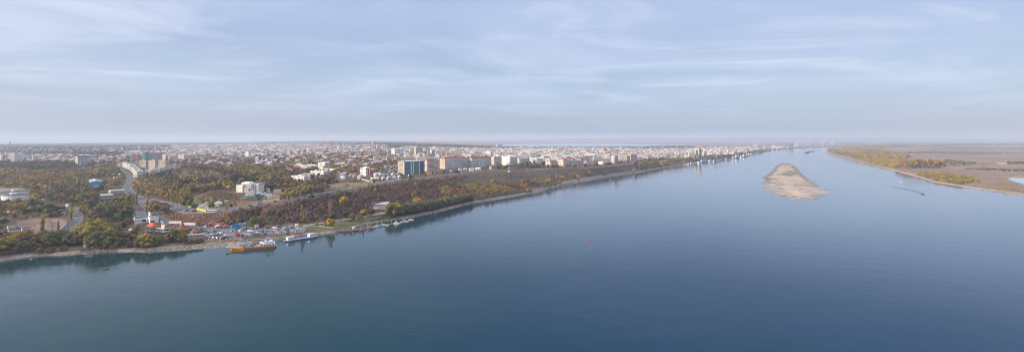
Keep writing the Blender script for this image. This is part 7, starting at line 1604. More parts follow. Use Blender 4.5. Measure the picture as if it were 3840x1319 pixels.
# ---- trees one can point to
HERO = [
 (268, 829, 62, 'poplar', 'golden', 'tall yellow poplar beside the side street'),
 (159, 884, 70, 'poplar', 'ochre', 'tall tan poplar in front of the dirt yard'), (219, 866, 36, 'poplar', 'olive gold', 'smaller greenish poplar at the right edge of the dirt yard'), (196, 866, 40, 'bare', 'tan grey', 'thin leafless tree in the middle of the dirt yard'),
 (274, 880, 22, 'poplar', 'bright yellow', 'small bright yellow tree at the foot of the green street verge'),
 (512, 765, 42, 'poplar', 'ochre', 'narrow ochre poplar below the road junction, right of a twin'), (502, 764, 36, 'poplar', 'olive gold', 'narrow olive poplar below the road junction, left of a twin'),
 (551, 795, 46, 'poplar', 'olive gold', 'pointed olive tree behind the white factory'), (578, 806, 46, 'round', 'ochre', 'broad ochre tree right behind the white factory'),
 (190, 815, 36, 'fir', 'dark green', 'dark spruce beside the brown allotments'), (180, 812, 36, 'fir', 'dark green', 'left-hand dark spruce of the pair by the allotments'),
 (437, 835, 36, 'poplar', 'brown', 'brown pointed tree between the big willows and the factory'), (52, 745, 10, 'round', 'russet', 'small russet tree in front of the oil tanks'),
 (149, 742, 14, 'round', 'olive gold', 'olive bush tree beside the white box buildings'), (134, 735, 42, 'round', 'russet', 'rusty red tree right behind the oil tanks'),
 (1133, 835, 62, 'poplar', 'ochre', 'tallest tan poplar in the cluster right of the car park'), (1142, 832, 38, 'poplar', 'ochre', 'second poplar of the cluster right of the car park'), (1151, 828, 32, 'poplar', 'tan grey', 'third, grey poplar of the cluster right of the car park'), (1162, 831, 34, 'poplar', 'tan grey', 'fourth, lone thin poplar of the cluster right of the car park'), (1138, 836, 44, 'poplar', 'ochre', 'slim poplar leaning on the tallest one right of the car park'),
 (1242, 815, 62, 'poplar', 'tan grey', 'taller grey-tan poplar of the pair below the cliff road'), (1233, 812, 50, 'poplar', 'tan grey', 'shorter grey-tan poplar of the pair below the cliff road'),
 (1238, 851, 34, 'willow', 'golden', 'round golden willow at the root of the wooden pier'), (1189, 843, 12, 'bush', 'golden', 'tiny golden bush by the riverside promenade'), (1222, 846, 18, 'round', 'russet', 'small russet tree left of the round golden willow'),
 (1322, 828, 32, 'round', 'ochre', 'loose ochre tree between promenade and pier'), (1352, 829, 26, 'round', 'olive gold', 'olive tree below the bright orange-yellow tree'), (1365, 808, 26, 'round', 'bright yellow', 'bright orange-yellow tree left of the brown lodge'), (1362, 806, 42, 'fir', 'dark green', 'dark conifer left of the brown lodge'), (1392, 810, 32, 'round', 'brown', 'brown thin tree in front of the brown lodge'),
 (1458, 790, 30, 'round', 'bright yellow', 'bright yellow tree right of the brown lodge'), (1565, 772, 36, 'round', 'golden', 'large yellow tree behind the dark willow belt'), (1555, 745, 30, 'round', 'olive gold', 'olive-gold tree above the large yellow tree'),
 (1711, 752, 20, 'round', 'golden', 'lemon yellow tree behind the right end of the willow belt'), (1671, 750, 20, 'round', 'olive gold', 'greenish yellow tree behind the willow belt'), (1763, 744, 18, 'poplar', 'bright yellow', 'small bright orange-yellow tree at the right end of the willow belt'),
 (1760, 706, 18, 'bush', 'golden', 'golden thicket high on the slope'), (1775, 702, 20, 'bush', 'golden', 'second golden thicket high on the slope'), (1850, 690, 20, 'bush', 'golden', 'golden thicket on the slope right of the other two'),
 (951, 848, 34, 'round', 'bright green', 'fresh green tree behind the blue pavilion'), (983, 853, 18, 'bush', 'dark russet', 'dark red bush right of the fresh green tree'), (842, 828, 36, 'poplar', 'golden', 'narrow yellow tree above the red market roofs'), (855, 842, 22, 'round', 'olive gold', 'olive tree right above the red market roofs'),
 (792, 785, 28, 'round', 'bright green', 'young green-yellow tree beside the gravel lay-by'), (728, 787, 28, 'round', 'bright green', 'young green tree left of the yellow hoarding'), (700, 779, 50, 'willow', 'olive', 'large pale green willow beside the road bend'), (867, 778, 14, 'round', 'dark green', 'round dark green bush below the lattice tower building'), (988, 822, 30, 'bare', 'tan grey', 'pale leafless tree on the slope right of the fresh green tree'), (1008, 808, 34, 'bare', 'tan grey', 'pale leafless tree high on the slope above the car park'),
 (632, 754, 36, 'poplar', 'ochre', None), (646, 757, 40, 'poplar', 'olive gold', None), (655, 760, 40, 'poplar', 'olive gold', None), (664, 762, 42, 'poplar', 'olive gold', None), (674, 764, 42, 'poplar', 'olive gold', None), (683, 766, 40, 'poplar', 'olive gold', None),
 (617, 745, 34, 'round', 'ochre', None), (533, 733, 34, 'poplar', 'ochre', None), (519, 731, 34, 'poplar', 'ochre', None), (556, 737, 34, 'poplar', 'ochre', None), (664, 726, 30, 'poplar', 'orange', None), (612, 733, 38, 'poplar', 'ochre', None),
 (905, 650, 30, 'poplar', 'golden', None), (898, 648, 28, 'poplar', 'golden', None), (927, 652, 32, 'poplar', 'golden', None), (955, 648, 30, 'poplar', 'golden', None), (963, 649, 28, 'poplar', 'golden', None), (970, 649, 28, 'poplar', 'golden', None), (1020, 640, 22, 'round', 'golden', None), (1000, 642, 24, 'round', 'olive gold', None), (1024, 682, 24, 'poplar', 'ochre', None), (1028, 682, 24, 'poplar', 'ochre', None),
 (1306, 658, 30, 'poplar', 'olive gold', None), (1310, 660, 24, 'poplar', 'golden', None), (1458, 630, 24, 'poplar', 'golden', None), (1298, 608, 24, 'poplar', 'orange', None), (1262, 605, 22, 'poplar', 'orange', None), (1823, 638, 28, 'poplar', 'ochre', 'narrow ochre poplar in front of the right red-roofed block'),
 (2055, 632, 18, 'round', 'russet', None), (2170, 674, 20, 'round', 'golden', None), (2100, 690, 16, 'round', 'bright yellow', None), (2058, 690, 20, 'round', 'bright yellow', None), (2378, 646, 14, 'round', 'golden', None), (2480, 625, 20, 'round', 'golden', None), (2270, 658, 20, 'round', 'ochre', None), (2210, 660, 22, 'round', 'ochre', None), (2326, 650, 26, 'bare', 'tan grey', None), (2400, 640, 24, 'poplar', 'ochre', None), (2680, 595, 16, 'round', 'golden', 'round yellow tree above the far moored boats'), (1540, 672, 20, 'round', 'green', 'green tree in front of the teal hotel'), (1515, 674, 16, 'round', 'olive gold', 'yellow-green bushy tree left of the teal hotel entrance'), (1541, 672, 16, 'fir', 'dark green', 'dark conifer by the teal hotel entrance'),
 (580, 656, 12, 'fir', 'dark green', 'left dark fir at the end of the curved white blocks'), (600, 655, 12, 'fir', 'dark green', 'right dark fir at the end of the curved white blocks'),
 (159, 667, 24, 'round', 'orange', None), (205, 677, 30, 'round', 'ochre', None), (305, 705, 38, 'round', 'ochre', None), (181, 704, 34, 'round', 'ochre', None), (378, 668, 42, 'willow', 'ochre', None), (360, 664, 30, 'willow', 'ochre', None), (345, 662, 26, 'willow', 'ochre', None), (325, 668, 28, 'willow', 'ochre', None), (287, 678, 30, 'willow', 'ochre', None), (248, 712, 26, 'round', 'golden', None), (270, 724, 30, 'willow', 'olive gold', None), (228, 668, 24, 'round', 'ochre', None), (240, 690, 28, 'willow', 'olive', None), (212, 712, 26, 'willow', 'brown', None), (322, 716, 24, 'round', 'brown', None), (30, 672, 26, 'round', 'ochre', None), (45, 668, 30, 'round', 'ochre', None), (90, 712, 26, 'bare', 'tan grey', None), (425, 640, 20, 'round', 'ochre', None), (410, 645, 20, 'round', 'ochre', None),
 (45, 800, 30, 'round', 'ochre', None), (62, 796, 34, 'round', 'ochre', None), (82, 794, 32, 'round', 'golden', None), (100, 792, 28, 'round', 'ochre', None), (188, 782, 22, 'round', 'ochre', None), (318, 800, 34, 'willow', 'golden', None), (334, 806, 32, 'willow', 'olive gold', None), (352, 812, 34, 'round', 'tan grey', None), (372, 806, 34, 'round', 'brown', None), (398, 802, 34, 'willow', 'olive', None), (415, 796, 30, 'willow', 'grey green', None),
 (663, 662, 30, 'willow', 'olive', None), (612, 718, 38, 'round', 'tan grey', None), (596, 712, 28, 'round', 'tan grey', None), (642, 690, 22, 'willow', 'dark green', None), (908, 690, 24, 'round', 'tan grey', None), (975, 680, 26, 'willow', 'olive gold', None), (950, 682, 22, 'willow', 'green', None), (812, 690, 22, 'willow', 'olive gold', None), (784, 668, 18, 'bare', 'tan grey', None), (800, 664, 18, 'bare', 'tan grey', None), (750, 702, 26, 'bare', 'tan grey', None), (1120, 738, 26, 'round', 'ochre', None), (1075, 744, 22, 'bush', 'golden', None), (1060, 748, 20, 'bush', 'ochre', None), (1166, 722, 30, 'willow', 'olive gold', None), (1150, 702, 30, 'round', 'ochre', None), (1085, 690, 30, 'willow', 'olive gold', None), (1289, 768, 34, 'willow', 'golden', None), (1300, 700, 14, 'bush', 'golden', None), (1535, 690, 22, 'round', 'ochre', None), (1560, 708, 26, 'round', 'ochre', None),
 # right bank grove
 (3392, 630, 30, 'willow', 'orange', None), (3407, 632, 33, 'willow', 'ochre', None), (3422, 632, 34, 'willow', 'golden', None), (3438, 631, 34, 'willow', 'brown', None), (3452, 631, 35, 'willow', 'ochre', None), (3468, 631, 35, 'willow', 'golden', None), (3484, 631, 34, 'willow', 'olive', None), (3497, 631, 34, 'willow', 'ochre', None), (3512, 630, 34, 'willow', 'orange', None), (3525, 629, 30, 'willow', 'golden', None), (3400, 622, 24, 'willow', 'orange', None), (3430, 620, 24, 'willow', 'golden', None), (3460, 620, 24, 'willow', 'orange', None), (3490, 620, 24, 'willow', 'golden', None), (3365, 634, 18, 'round', 'tan grey', None), (3683, 621, 16, 'round', 'golden', 'lone yellow tree on the plain across the river'),
 (3770, 709, 10, 'bush', 'golden', 'yellow bush near the right bank by the pond'),
]
for t_ in HERO: site(*t_)
# near bank willows, front row, from the left edge to the pergola
nb = [(-30, 958, 60, 'willow', 'olive'), (5, 952, 58, 'willow', 'olive gold'), (32, 945, 62, 'willow', 'olive gold'), (12, 922, 60, 'willow', 'brown'), (60, 948, 50, 'willow', 'olive'), (60, 920, 55, 'round', 'golden'), (88, 945, 44, 'willow', 'grey green'), (95, 915, 52, 'round', 'ochre'), (112, 932, 58, 'willow', 'brown'), (100, 905, 48, 'round', 'ochre'), (135, 935, 50, 'willow', 'brown'), (150, 925, 56, 'willow', 'ochre'), (165, 932, 42, 'willow', 'olive'), (175, 912, 52, 'willow', 'olive'), (192, 925, 52, 'willow', 'green'), (210, 918, 56, 'willow', 'green'), (230, 915, 56, 'willow', 'olive'), (246, 912, 48, 'willow', 'olive'), (262, 920, 48, 'willow', 'grey green'), (278, 915, 44, 'willow', 'brown'), (236, 938, 22, 'bush', 'brown'), (150, 948, 24, 'bush', 'grey green'), (190, 945, 22, 'bush', 'grey green'),
 (300, 916, 58, 'willow', 'olive'), (318, 905, 66, 'willow', 'olive gold'), (300, 893, 52, 'willow', 'olive gold'), (338, 912, 70, 'willow', 'olive gold'), (352, 932, 60, 'willow', 'olive'), (370, 930, 66, 'willow', 'olive'), (335, 890, 70, 'willow', 'olive'), (362, 895, 76, 'willow', 'olive gold'), (385, 890, 74, 'willow', 'olive'), (392, 922, 62, 'willow', 'olive'), (352, 872, 55, 'willow', 'green'), (378, 868, 50, 'willow', 'green'), (405, 905, 62, 'willow', 'olive gold'), (412, 930, 50, 'willow', 'olive'), (430, 922, 52, 'willow', 'olive'), (432, 895, 50, 'willow', 'brown'), (452, 915, 50, 'willow', 'brown'), (470, 912, 50, 'willow', 'ochre'), (440, 868, 38, 'round', 'tan grey'), (460, 862, 36, 'round', 'brown'), (480, 850, 36, 'round', 'brown'), (412, 868, 34, 'round', 'dark green'), (425, 934, 24, 'bush', 'olive'),
 (492, 925, 22, 'bush', 'brown'), (510, 922, 26, 'bush', 'brown'), (530, 928, 40, 'willow', 'olive'), (548, 928, 44, 'willow', 'ochre'), (540, 912, 38, 'willow', 'golden'), (566, 922, 42, 'willow', 'olive gold'), (585, 920, 40, 'willow', 'olive gold'), (602, 918, 36, 'willow', 'olive'), (525, 928, 20, 'bush', 'olive'), (512, 870, 24, 'round', 'olive gold'), (503, 880, 20, 'bush', 'green'), (495, 900, 26, 'bush', 'green'),
 (640, 908, 40, 'willow', 'brown'), (655, 905, 46, 'willow', 'olive'), (668, 900, 46, 'willow', 'golden'), (684, 906, 34, 'willow', 'olive'), (626, 908, 26, 'bush', 'brown'), (700, 910, 20, 'bush', 'brown'), (716, 914, 20, 'bush', 'russet'), (735, 912, 18, 'bush', 'brown'), (752, 910, 18, 'bush', 'brown'), (712, 873, 18, 'bush', 'russet')]
for (u, v, hp_, kd, c) in nb: site(u, v, hp_, kd, c, None, grp='willows and shrubs of the left river bank')
# belt of dark willows right of the marina (one row reads as a hedge of single trees)
wr = random.Random(3)
for i in range(30):
    s = i / 29; u = 1468 + (1768 - 1468) * s; vb = float(LI(B, u)) - 3 - 3 * wr.random(); hp_ = (46 - 24 * s) * wr.uniform(.85, 1.1) * (1.1 if i < 3 else 1)
    site(u, vb, hp_, 'willow', wr.choice(['grey green', 'grey green', 'olive', 'grey green', 'olive gold'] if i > 2 else ['olive gold', 'olive']), None, grp='dark willow belt beyond the marina')
for i in range(26):
    s = i / 25; u = 1500 + (1760 - 1500) * s; vb = float(LI(B, u)) - 11 - 3 * wr.random(); site(u, vb, (40 - 20 * s) * wr.uniform(.85, 1.05), 'willow', wr.choice(['grey green', 'olive', 'olive gold', 'green']), None, grp='dark willow belt beyond the marina')
# ---- woods and gardens, by zone: (polygon, spacing m, height range m, kinds, colours, inverse density)
Zt = [
 ([(440, 724), (425, 705), (452, 684), (470, 668), (462, 656), (440, 644), (430, 634), (420, 650), (436, 672), (405, 705), (415, 722)], 8, (6, 10), ('round',), ('brown', 'ochre', 'olive', 'russet')),
 ([(560, 752), (620, 760), (690, 784), (700, 778), (640, 750), (570, 742)], 8, (7, 11), ('round', 'bare'), ('brown', 'ochre', 'tan grey')),
 ([(-60, 700), (-60, 640), (200, 652), (330, 640), (420, 622), (450, 640), (430, 700), (380, 760), (280, 770), (130, 760), (0, 700)], 12.5, (8, 17), ('round', 'round', 'round', 'bare'), ('brown', 'ochre', 'ochre', 'olive', 'ochre', 'tan grey', 'olive gold', 'brown', 'grey green')),
 ([(-60, 830), (-60, 740), (20, 755), (150, 758), (220, 780), (230, 800), (240, 820), (120, 815), (60, 830), (0, 860), (-60, 870)], 10, (5, 10), ('round', 'bush', 'bush', 'bare'), ('brown', 'purple brown', 'brown', 'ochre', 'dark green', 'tan grey')),
 ([(290, 850), (300, 790), (400, 780), (470, 770), (490, 790), (490, 845), (440, 850), (350, 845)], 11, (8, 15), ('round', 'round', 'bare'), ('brown', 'olive', 'dark green', 'brown', 'purple brown', 'ochre')),
 ([(300, 780), (290, 745), (360, 765), (430, 757), (480, 745), (500, 755), (440, 775)], 9, (7, 13), ('round', 'round', 'bare'), ('brown', 'olive', 'ochre', 'brown', 'purple brown', 'olive gold')),
 ([(-60, 632), (-60, 606), (270, 610), (460, 610), (430, 628), (330, 640), (200, 645)], 12, (7, 13), ('round',), ('brown', 'purple brown', 'dark green', 'brown', 'olive')),
 ([(480, 735), (500, 700), (530, 672), (650, 656), (760, 640), (900, 640), (1060, 655), (1080, 700), (1060, 715), (960, 712), (870, 715), (810, 712), (700, 745), (640, 765), (560, 748)], 10.5, (8, 16), ('round', 'round', 'round', 'bare'), ('brown', 'purple brown', 'brown', 'ochre', 'olive', 'brown', 'dark green', 'purple brown', 'ochre', 'tan grey')),
 ([(520, 780), (560, 758), (640, 780), (690, 800), (640, 815), (600, 812), (560, 795)], 8, (6, 10), ('round', 'bush', 'bare'), ('brown', 'purple brown', 'ochre', 'brown')),
 ([(640, 650), (640, 612), (900, 607), (1080, 612), (1060, 655), (900, 640), (760, 642)], 11, (7, 13), ('round',), ('brown', 'brown', 'purple brown', 'olive', 'dark green')),
 ([(1060, 715), (1060, 640), (1190, 640), (1300, 655), (1250, 680), (1170, 700), (1240, 708), (1190, 725), (1090, 742), (1065, 725)], 9, (6, 12), ('round', 'round', 'bush'), ('brown', 'ochre', 'olive', 'purple brown', 'brown', 'dark green', 'olive gold')),
 ([(1190, 705), (1230, 680), (1340, 680), (1400, 686), (1390, 692), (1290, 692), (1220, 702)], 8, (4, 7), ('bush',), ('brown', 'olive', 'dark green')),
 ([(1040, 650), (1040, 600), (1500, 600), (1500, 640), (1480, 655), (1300, 662), (1150, 645)], 12, (7, 13), ('round',), ('brown', 'purple brown', 'ochre', 'olive', 'russet', 'brown')),
 ([(1350, 690), (1350, 672), (1490, 662), (1600, 655), (1850, 628), (1850, 640), (1700, 652), (1500, 676), (1420, 688)], 11, (4, 8), ('round', 'bush', 'fir'), ('dark green', 'brown', 'dark russet', 'dark green', 'olive')),
 ([(860, 838), (860, 802), (1000, 780), (1100, 762), (1250, 735), (1400, 702), (1560, 684), (1750, 664), (1700, 700), (1740, 745), (1600, 765), (1500, 785), (1450, 780), (1400, 795), (1330, 808), (1200, 828), (1100, 838), (1000, 842)], 6.5, (3.5, 8), ('round', 'round', 'bush', 'bare'), ('purple brown', 'purple brown', 'brown', 'purple brown', 'purple brown', 'brown', 'purple brown', 'ochre', 'tan grey')),
 ([(600, 838), (700, 845), (860, 848), (1100, 842), (1240, 826), (1400, 800), (1400, 796), (1200, 822), (1000, 836), (860, 840), (700, 838)], 9, (4, 8), ('bush', 'round'), ('olive', 'dark green', 'brown', 'purple brown')),
 ([(1740, 745), (1690, 702), (1900, 690), (2060, 672), (2170, 655), (2200, 668), (2140, 672), (2040, 700), (1940, 718), (1850, 733), (1770, 748)], 7.5, (4, 9), ('round', 'round', 'bare'), ('purple brown', 'brown', 'ochre', 'olive gold', 'purple brown', 'russet', 'golden')),
 ([(1560, 690), (1750, 662), (1900, 648), (2300, 634), (2350, 640), (2170, 655), (2060, 672), (1900, 690), (1700, 706)], 8, (1.2, 3.2), ('bush', 'bush', 'bush', 'bare'), ('purple brown', 'brown', 'purple brown', 'tan grey', 'olive')),
 ([(1960, 725), (2030, 705), (2070, 690), (2160, 680), (2180, 683), (2120, 692), (2050, 712)], 9, (6, 10), ('willow', 'round'), ('olive', 'ochre', 'olive gold', 'golden', 'grey green')),
 ([(2170, 682), (2170, 656), (2350, 640), (2430, 630), (2400, 640), (2260, 662)], 11, (5, 9), ('round', 'bare', 'bush'), ('brown', 'purple brown', 'ochre', 'tan grey')),
 ([(2380, 642), (2380, 612), (2500, 600), (2620, 594), (2600, 606), (2570, 613), (2506, 624), (2430, 636)], 9, (6, 11), ('round', 'round', 'bare'), ('brown', 'purple brown', 'ochre', 'brown', 'golden', 'olive', 'tan grey')),
 ([(2600, 608), (2610, 592), (2700, 586), (2760, 580), (2800, 572), (2850, 562), (2860, 568), (2800, 580), (2740, 594), (2640, 604)], 12, (7, 12), ('round',), ('brown', 'dark green', 'purple brown', 'olive', 'ochre')),
 ([(1840, 636), (1840, 616), (2050, 612), (2060, 628), (2300, 617), (2500, 592), (2500, 604), (2400, 610), (2300, 622), (2150, 631), (1950, 634)], 12, (5, 11), ('round', 'bush'), ('dark green', 'brown', 'purple brown', 'dark green', 'brown', 'russet')),
 ([(-60, 606), (-60, 566), (450, 572), (640, 580), (640, 606), (460, 612), (280, 612)], 18, (6, 12), ('round',), ('brown', 'purple brown', 'dark green', 'brown', 'olive')),
 ([(640, 612), (640, 575), (900, 572), (1500, 560), (1500, 600), (1080, 610)], 17, (7, 13), ('round',), ('brown', 'purple brown', 'brown', 'ochre', 'dark green')),
 ([(1500, 596), (1500, 558), (1900, 560), (2400, 562), (2600, 560), (2860, 556), (2860, 562), (2600, 580), (2300, 600), (1850, 622), (1700, 600)], 30, (6, 12), ('round',), ('brown', 'purple brown', 'dark green', 'brown')),
 ([(-60, 570), (-60, 550), (600, 548), (1200, 540), (1700, 548), (1700, 562), (1000, 566), (400, 574)], 60, (9, 16), ('round',), ('brown', 'purple brown', 'dark green')),
 ([(1180, 548), (1220, 537), (1500, 538), (1720, 545), (2000, 553), (2300, 553), (2600, 549), (2600, 560), (1800, 564), (1500, 560), (1200, 558)], 38, (10, 17), ('round',), ('purple brown', 'dark green', 'brown')),
]
ZtF = [  # right bank
 ([(3103, 568), (3115, 557), (3165, 551), (3320, 551), (3300, 560), (3340, 575), (3420, 592), (3380, 600), (3300, 596), (3217, 596), (3150, 580)], 26, (13, 20), ('round',), ('ochre', 'golden', 'brown', 'ochre', 'olive gold', 'tan grey', 'ochre')),
 ([(3215, 603), (3218, 590), (3290, 585), (3390, 598), (3380, 625), (3360, 632), (3300, 622), (3240, 608)], 13, (5, 9), ('willow', 'round'), ('olive gold', 'golden', 'ochre', 'olive gold', 'golden', 'olive')),
 ([(3440, 656), (3455, 649), (3560, 655), (3660, 670), (3670, 682), (3600, 692), (3560, 690), (3500, 678)], 8, (4, 7), ('willow', 'bush'), ('olive gold', 'golden', 'olive', 'olive gold', 'ochre')),
 ([(3535, 616), (3540, 600), (3600, 608), (3660, 614), (3640, 620), (3570, 622)], 16, (6, 10), ('round',), ('brown', 'olive', 'dark green', 'golden')),
 ([(3600, 634), (3640, 630), (3840, 638), (4200, 640), (4200, 648), (3840, 646), (3700, 641)], 13, (3, 6), ('bush',), ('dark green', 'tan grey', 'grey green')),
 ([(3775, 616), (3775, 610), (4200, 612), (4200, 618)], 14, (6, 9), ('round',), ('dark green', 'brown')),
 ([(3340, 572), (3500, 566), (3800, 570), (3790, 574), (3500, 574), (3400, 577)], 45, (3, 7), ('bush',), ('dark green', 'brown')),
 ([(3560, 700), (3600, 690), (3840, 716), (3960, 725), (3960, 738), (3840, 722)], 12, (1.2, 3), ('bush',), ('brown', 'tan grey', 'ochre')),
 ([(3200, 556), (3250, 548), (3600, 540), (4400, 542), (4400, 545), (3700, 547), (3400, 553)], 70, (12, 20), ('round',), ('brown', 'ochre', 'dark green', 'purple brown')),
 ([(3600, 560), (3840, 562), (4100, 564), (4100, 566), (3840, 564), (3600, 561.5)], 50, (5, 9), ('round',), ('dark green', 'brown')),
 ([(3700, 573), (3960, 574), (3960, 576), (3700, 574.5)], 40, (5, 9), ('round',), ('dark green', 'brown')),
]
OCC = []
def road_near(x, y):
    for c, w_ in ROADS:
        i = RD[id(c)]; d2 = (i[:, 0] - x) ** 2 + (i[:, 1] - y) ** 2
        if d2.min() < (w_ + 2) ** 2: return True
    return False
RD = {id(c): np.array(c) for c, _ in ROADS}
NOTREE = [LOT, [(494, 893), (497, 876), (640, 884), (634, 897), (560, 902)], [(377, 686), (377, 669), (425, 667), (425, 683)], [(130, 878), (135, 845), (180, 838), (245, 828), (250, 842), (205, 880)], [(640, 838), (600, 812), (640, 792), (720, 803), (860, 806), (860, 822), (800, 838)], [(360, 772), (362, 752), (424, 750), (420, 768)], [(700, 757), (820, 718), (880, 732), (905, 757), (880, 777), (730, 795), (800, 790)], [(990, 770), (990, 728), (1030, 726), (1100, 740), (1040, 764)], [(1195, 704), (1230, 690), (1390, 680), (1380, 694), (1290, 708)]]
UA = np.array(USED)
# ------------------------------------------------------------------ town houses
HS = []
def zone_houses(polys, seed):
    rn = random.Random(seed)
    for poly, sp, hh, ww, palw, palr, pf in polys:
        w3 = [P(u, max(v, 532)) for u, v in poly]; xs = [p[0] for p in w3]; ys = [p[1] for p in w3]; pw = [(p[0], p[1]) for p in w3]
        X0, Y0 = min(xs), min(ys)
        for i in range(int((max(xs) - X0) / sp) + 1):
            for j in range(int((max(ys) - Y0) / sp) + 1):
                x = X0 + (i + rn.uniform(.1, .9)) * sp; y = Y0 + (j + rn.uniform(.1, .9)) * sp
                if not inpoly(x, y, pw) or (y < 3500 and road_near(x, y)): continue
                z = G(x, y); u, v = pix(x, y, z)
                if u < -60 or ((UA[:, 0] < u + 4) & (UA[:, 1] > u - 4) & (UA[:, 2] < v) & (UA[:, 3] > v - 1)).any(): continue
                h = rn.uniform(*hh); w_ = rn.uniform(*ww); l_ = rn.uniform(*ww) * .6
                HS.append(dict(x=x, y=y, z=z, u=u, v=v, h=h, w=w_, l=max(6, l_), a=rn.choice((0.25, -.35, .6)) + rn.uniform(-.12, .12), wc=rn.choice(palw), rc=rn.choice(palr), flat=rn.random() < pf, app=(w_ + h) / y))
PW = [WHITE, CREAM, WHITE, (.66, .62, .55), (.55, .50, .45), (.60, .45, .38), LG, (.42, .38, .35)]
PR = [(.21, .10, .08), (.17, .10, .085), (.17, .12, .10), GREY, GROOF, (.45, .45, .47), (.13, .12, .12), (.27, .14, .10)]
zone_houses([
 ([(-60, 607), (-60, 575), (280, 583), (480, 590), (500, 606), (350, 616), (200, 612)], 30, (4, 9), (11, 20), PW, PR, .35),
 ([(380, 640), (400, 612), (480, 606), (470, 622), (440, 634)], 26, (4, 7), (10, 15), PW, PR, .2),
 ([(460, 590), (480, 570), (1080, 566), (1500, 560), (1500, 570), (1080, 590), (800, 590)], 27, (5, 11), (12, 28), PW, PR, .5),
 ([(640, 572), (640, 549), (900, 543), (1200, 543), (1450, 548), (1450, 564), (1080, 568), (900, 573)], 33, (7, 14), (12, 34), PW, PR, .6),
 ([(400, 575), (400, 556), (640, 550), (640, 572)], 85, (5, 9), (12, 26), PW, PR, .4),
 ([(-60, 573), (-60, 556), (400, 556), (400, 575)], 150, (5, 9), (12, 26), PW, PR, .4),
 ([(1200, 543), (1200, 538), (1500, 539), (1700, 547), (1700, 560), (1450, 560)], 75, (5, 10), (12, 25), PW, PR, .4),
 ([(640, 614), (640, 596), (850, 592), (1080, 592), (1500, 572), (1500, 605), (1300, 640), (1060, 640), (850, 632)], 37, (5, 9), (12, 24), PW, PR, .4),
 ([(1230, 672), (1260, 645), (1340, 645), (1490, 640), (1490, 660), (1340, 668)], 26, (4, 7), (10, 16), PW, PR, .3),
 ([(1500, 600), (1500, 560), (1900, 562), (2000, 560), (2000, 585), (1800, 592), (1700, 598)], 40, (8, 18), (14, 36), PW, PR, .7),
 ([(1850, 618), (1850, 575), (2000, 566), (2300, 566), (2300, 606), (2100, 612)], 30, (9, 22), (14, 42), [WHITE, CREAM, CREAM, (.66, .60, .54), LG], PR, .8),
 ([(2280, 606), (2280, 566), (2600, 564), (2850, 556), (2850, 564), (2740, 585), (2500, 598)], 33, (7, 17), (14, 34), [WHITE, CREAM, CREAM, (.62, .52, .48), LG], PR, .7),
 ([(1850, 578), (1750, 562), (2000, 555), (2400, 556), (2400, 568)], 48, (7, 14), (14, 34), [WHITE, CREAM, CREAM, (.62, .52, .48), LG], PR, .6),
 ([(2400, 568), (2400, 553), (2850, 552), (3000, 549), (3100, 547), (2960, 554), (2850, 562)], 75, (6, 12), (16, 50), [WHITE, CREAM, (.5, .5, .52), (.45, .25, .2), (.2, .3, .42)], PR + [(.15, .25, .4)], .7),
], 41)
print('HOUSES', len(HS))
HG = set()
for q_ in HS:
    for dy_ in (0, -1): HG.add((int(q_['x'] // 11), int(q_['y'] // 11) + dy_))
def zone_trees(Z, side, seed):
    rn = random.Random(seed)
    for poly, sp, (h0, h1), kinds_, cols_ in Z:
        w3 = [P(u, max(v, 532), side) for u, v in poly]; xs = [p[0] for p in w3]; ys = [p[1] for p in w3]
        x0, x1, y0, y1 = min(xs), max(xs), min(ys), max(ys)
        nx_, ny_ = int((x1 - x0) / sp) + 1, int((y1 - y0) / sp) + 1
        I, J = np.meshgrid(np.arange(nx_), np.arange(ny_)); R_ = np.random.RandomState(seed + len(poly))
        X = x0 + (I + R_.uniform(0, 1, I.shape)) * sp; Y = y0 + (J + R_.uniform(0, 1, I.shape)) * sp
        pw = [(p[0], p[1]) for p in w3]; m = inpoly_np(X, Y, pw)
        cl = np.sin(X * .011 + seed + 2 * np.sin(Y * .006)) * np.sin(Y * .013 + np.sin(X * .009)) + np.sin(X * .027 + Y * .018) * .6
        for x, y, k in zip(X[m], Y[m], cl[m]):
            z = G(x, y, side); u, v = pix(x, y, z)
            if u < -70 or u > 4000 or z < 1.9: continue
            if y < 3500 and road_near(x, y): continue
            if any(inpoly(u, v, q) for q in NOTREE): continue
            if side == 'c' and v > 572 and (int(x // 11), int(y // 11)) in HG: continue
            if side == 'c' and len(UA):
                if ((UA[:, 0] < u) & (UA[:, 1] > u) & (UA[:, 2] < v) & (UA[:, 3] > v)).any(): continue
                hh = 10 * F / y                       # do not hide a named building's front
                if h1 > 5 and ((UA[:, 0] < u) & (UA[:, 1] > u) & (UA[:, 3] < v) & (UA[:, 3] > v - hh * .75)).any() and rn.random() < .85: continue
            ci = int((k + 1.6) / 3.2 * len(cols_) + rn.uniform(-.65, .65)) % len(cols_)
            cn = cols_[ci]; kd = rn.choice(kinds_)
            if kd == 'fir': cn = 'dark green'
            if kd != 'fir' and kd != 'bush' and rn.random() < .025: kd = 'poplar'
            c = rn.choice(PAL[cn]); j = rn.uniform(.62, 1.38)
            SITES.append(dict(u=u, v=v, x=x, y=y, z=z, h=rn.uniform(h0, h1) * (1.25 if kd == 'poplar' else 1), kind=kd, c=cn, col=tuple(q * j for q in c), lab=None, hero=False, grp=None))
zone_trees(Zt, 'c', 21); zone_trees(ZtF, 'f', 22)
print('SITES', len(SITES))
for s in SITES: s['app'] = s['h'] / s['y']; s['col'] = tuple(max(.012, sum(s['col']) / 3 + (q - sum(s['col']) / 3) * (1.15 if s['u'] < 3090 else 1.3)) * (.90 if s['u'] < 3090 else .98) for q in s['col'])
his = [s for s in SITES if s['hero']]; rest = sorted([s for s in SITES if not s['hero'] and s['kind'] != 'bush'], key=lambda s: -s['app'] * (.8 + .4 * ((s['x'] * 7.3 + s['y'] * 3.1) % 1)))
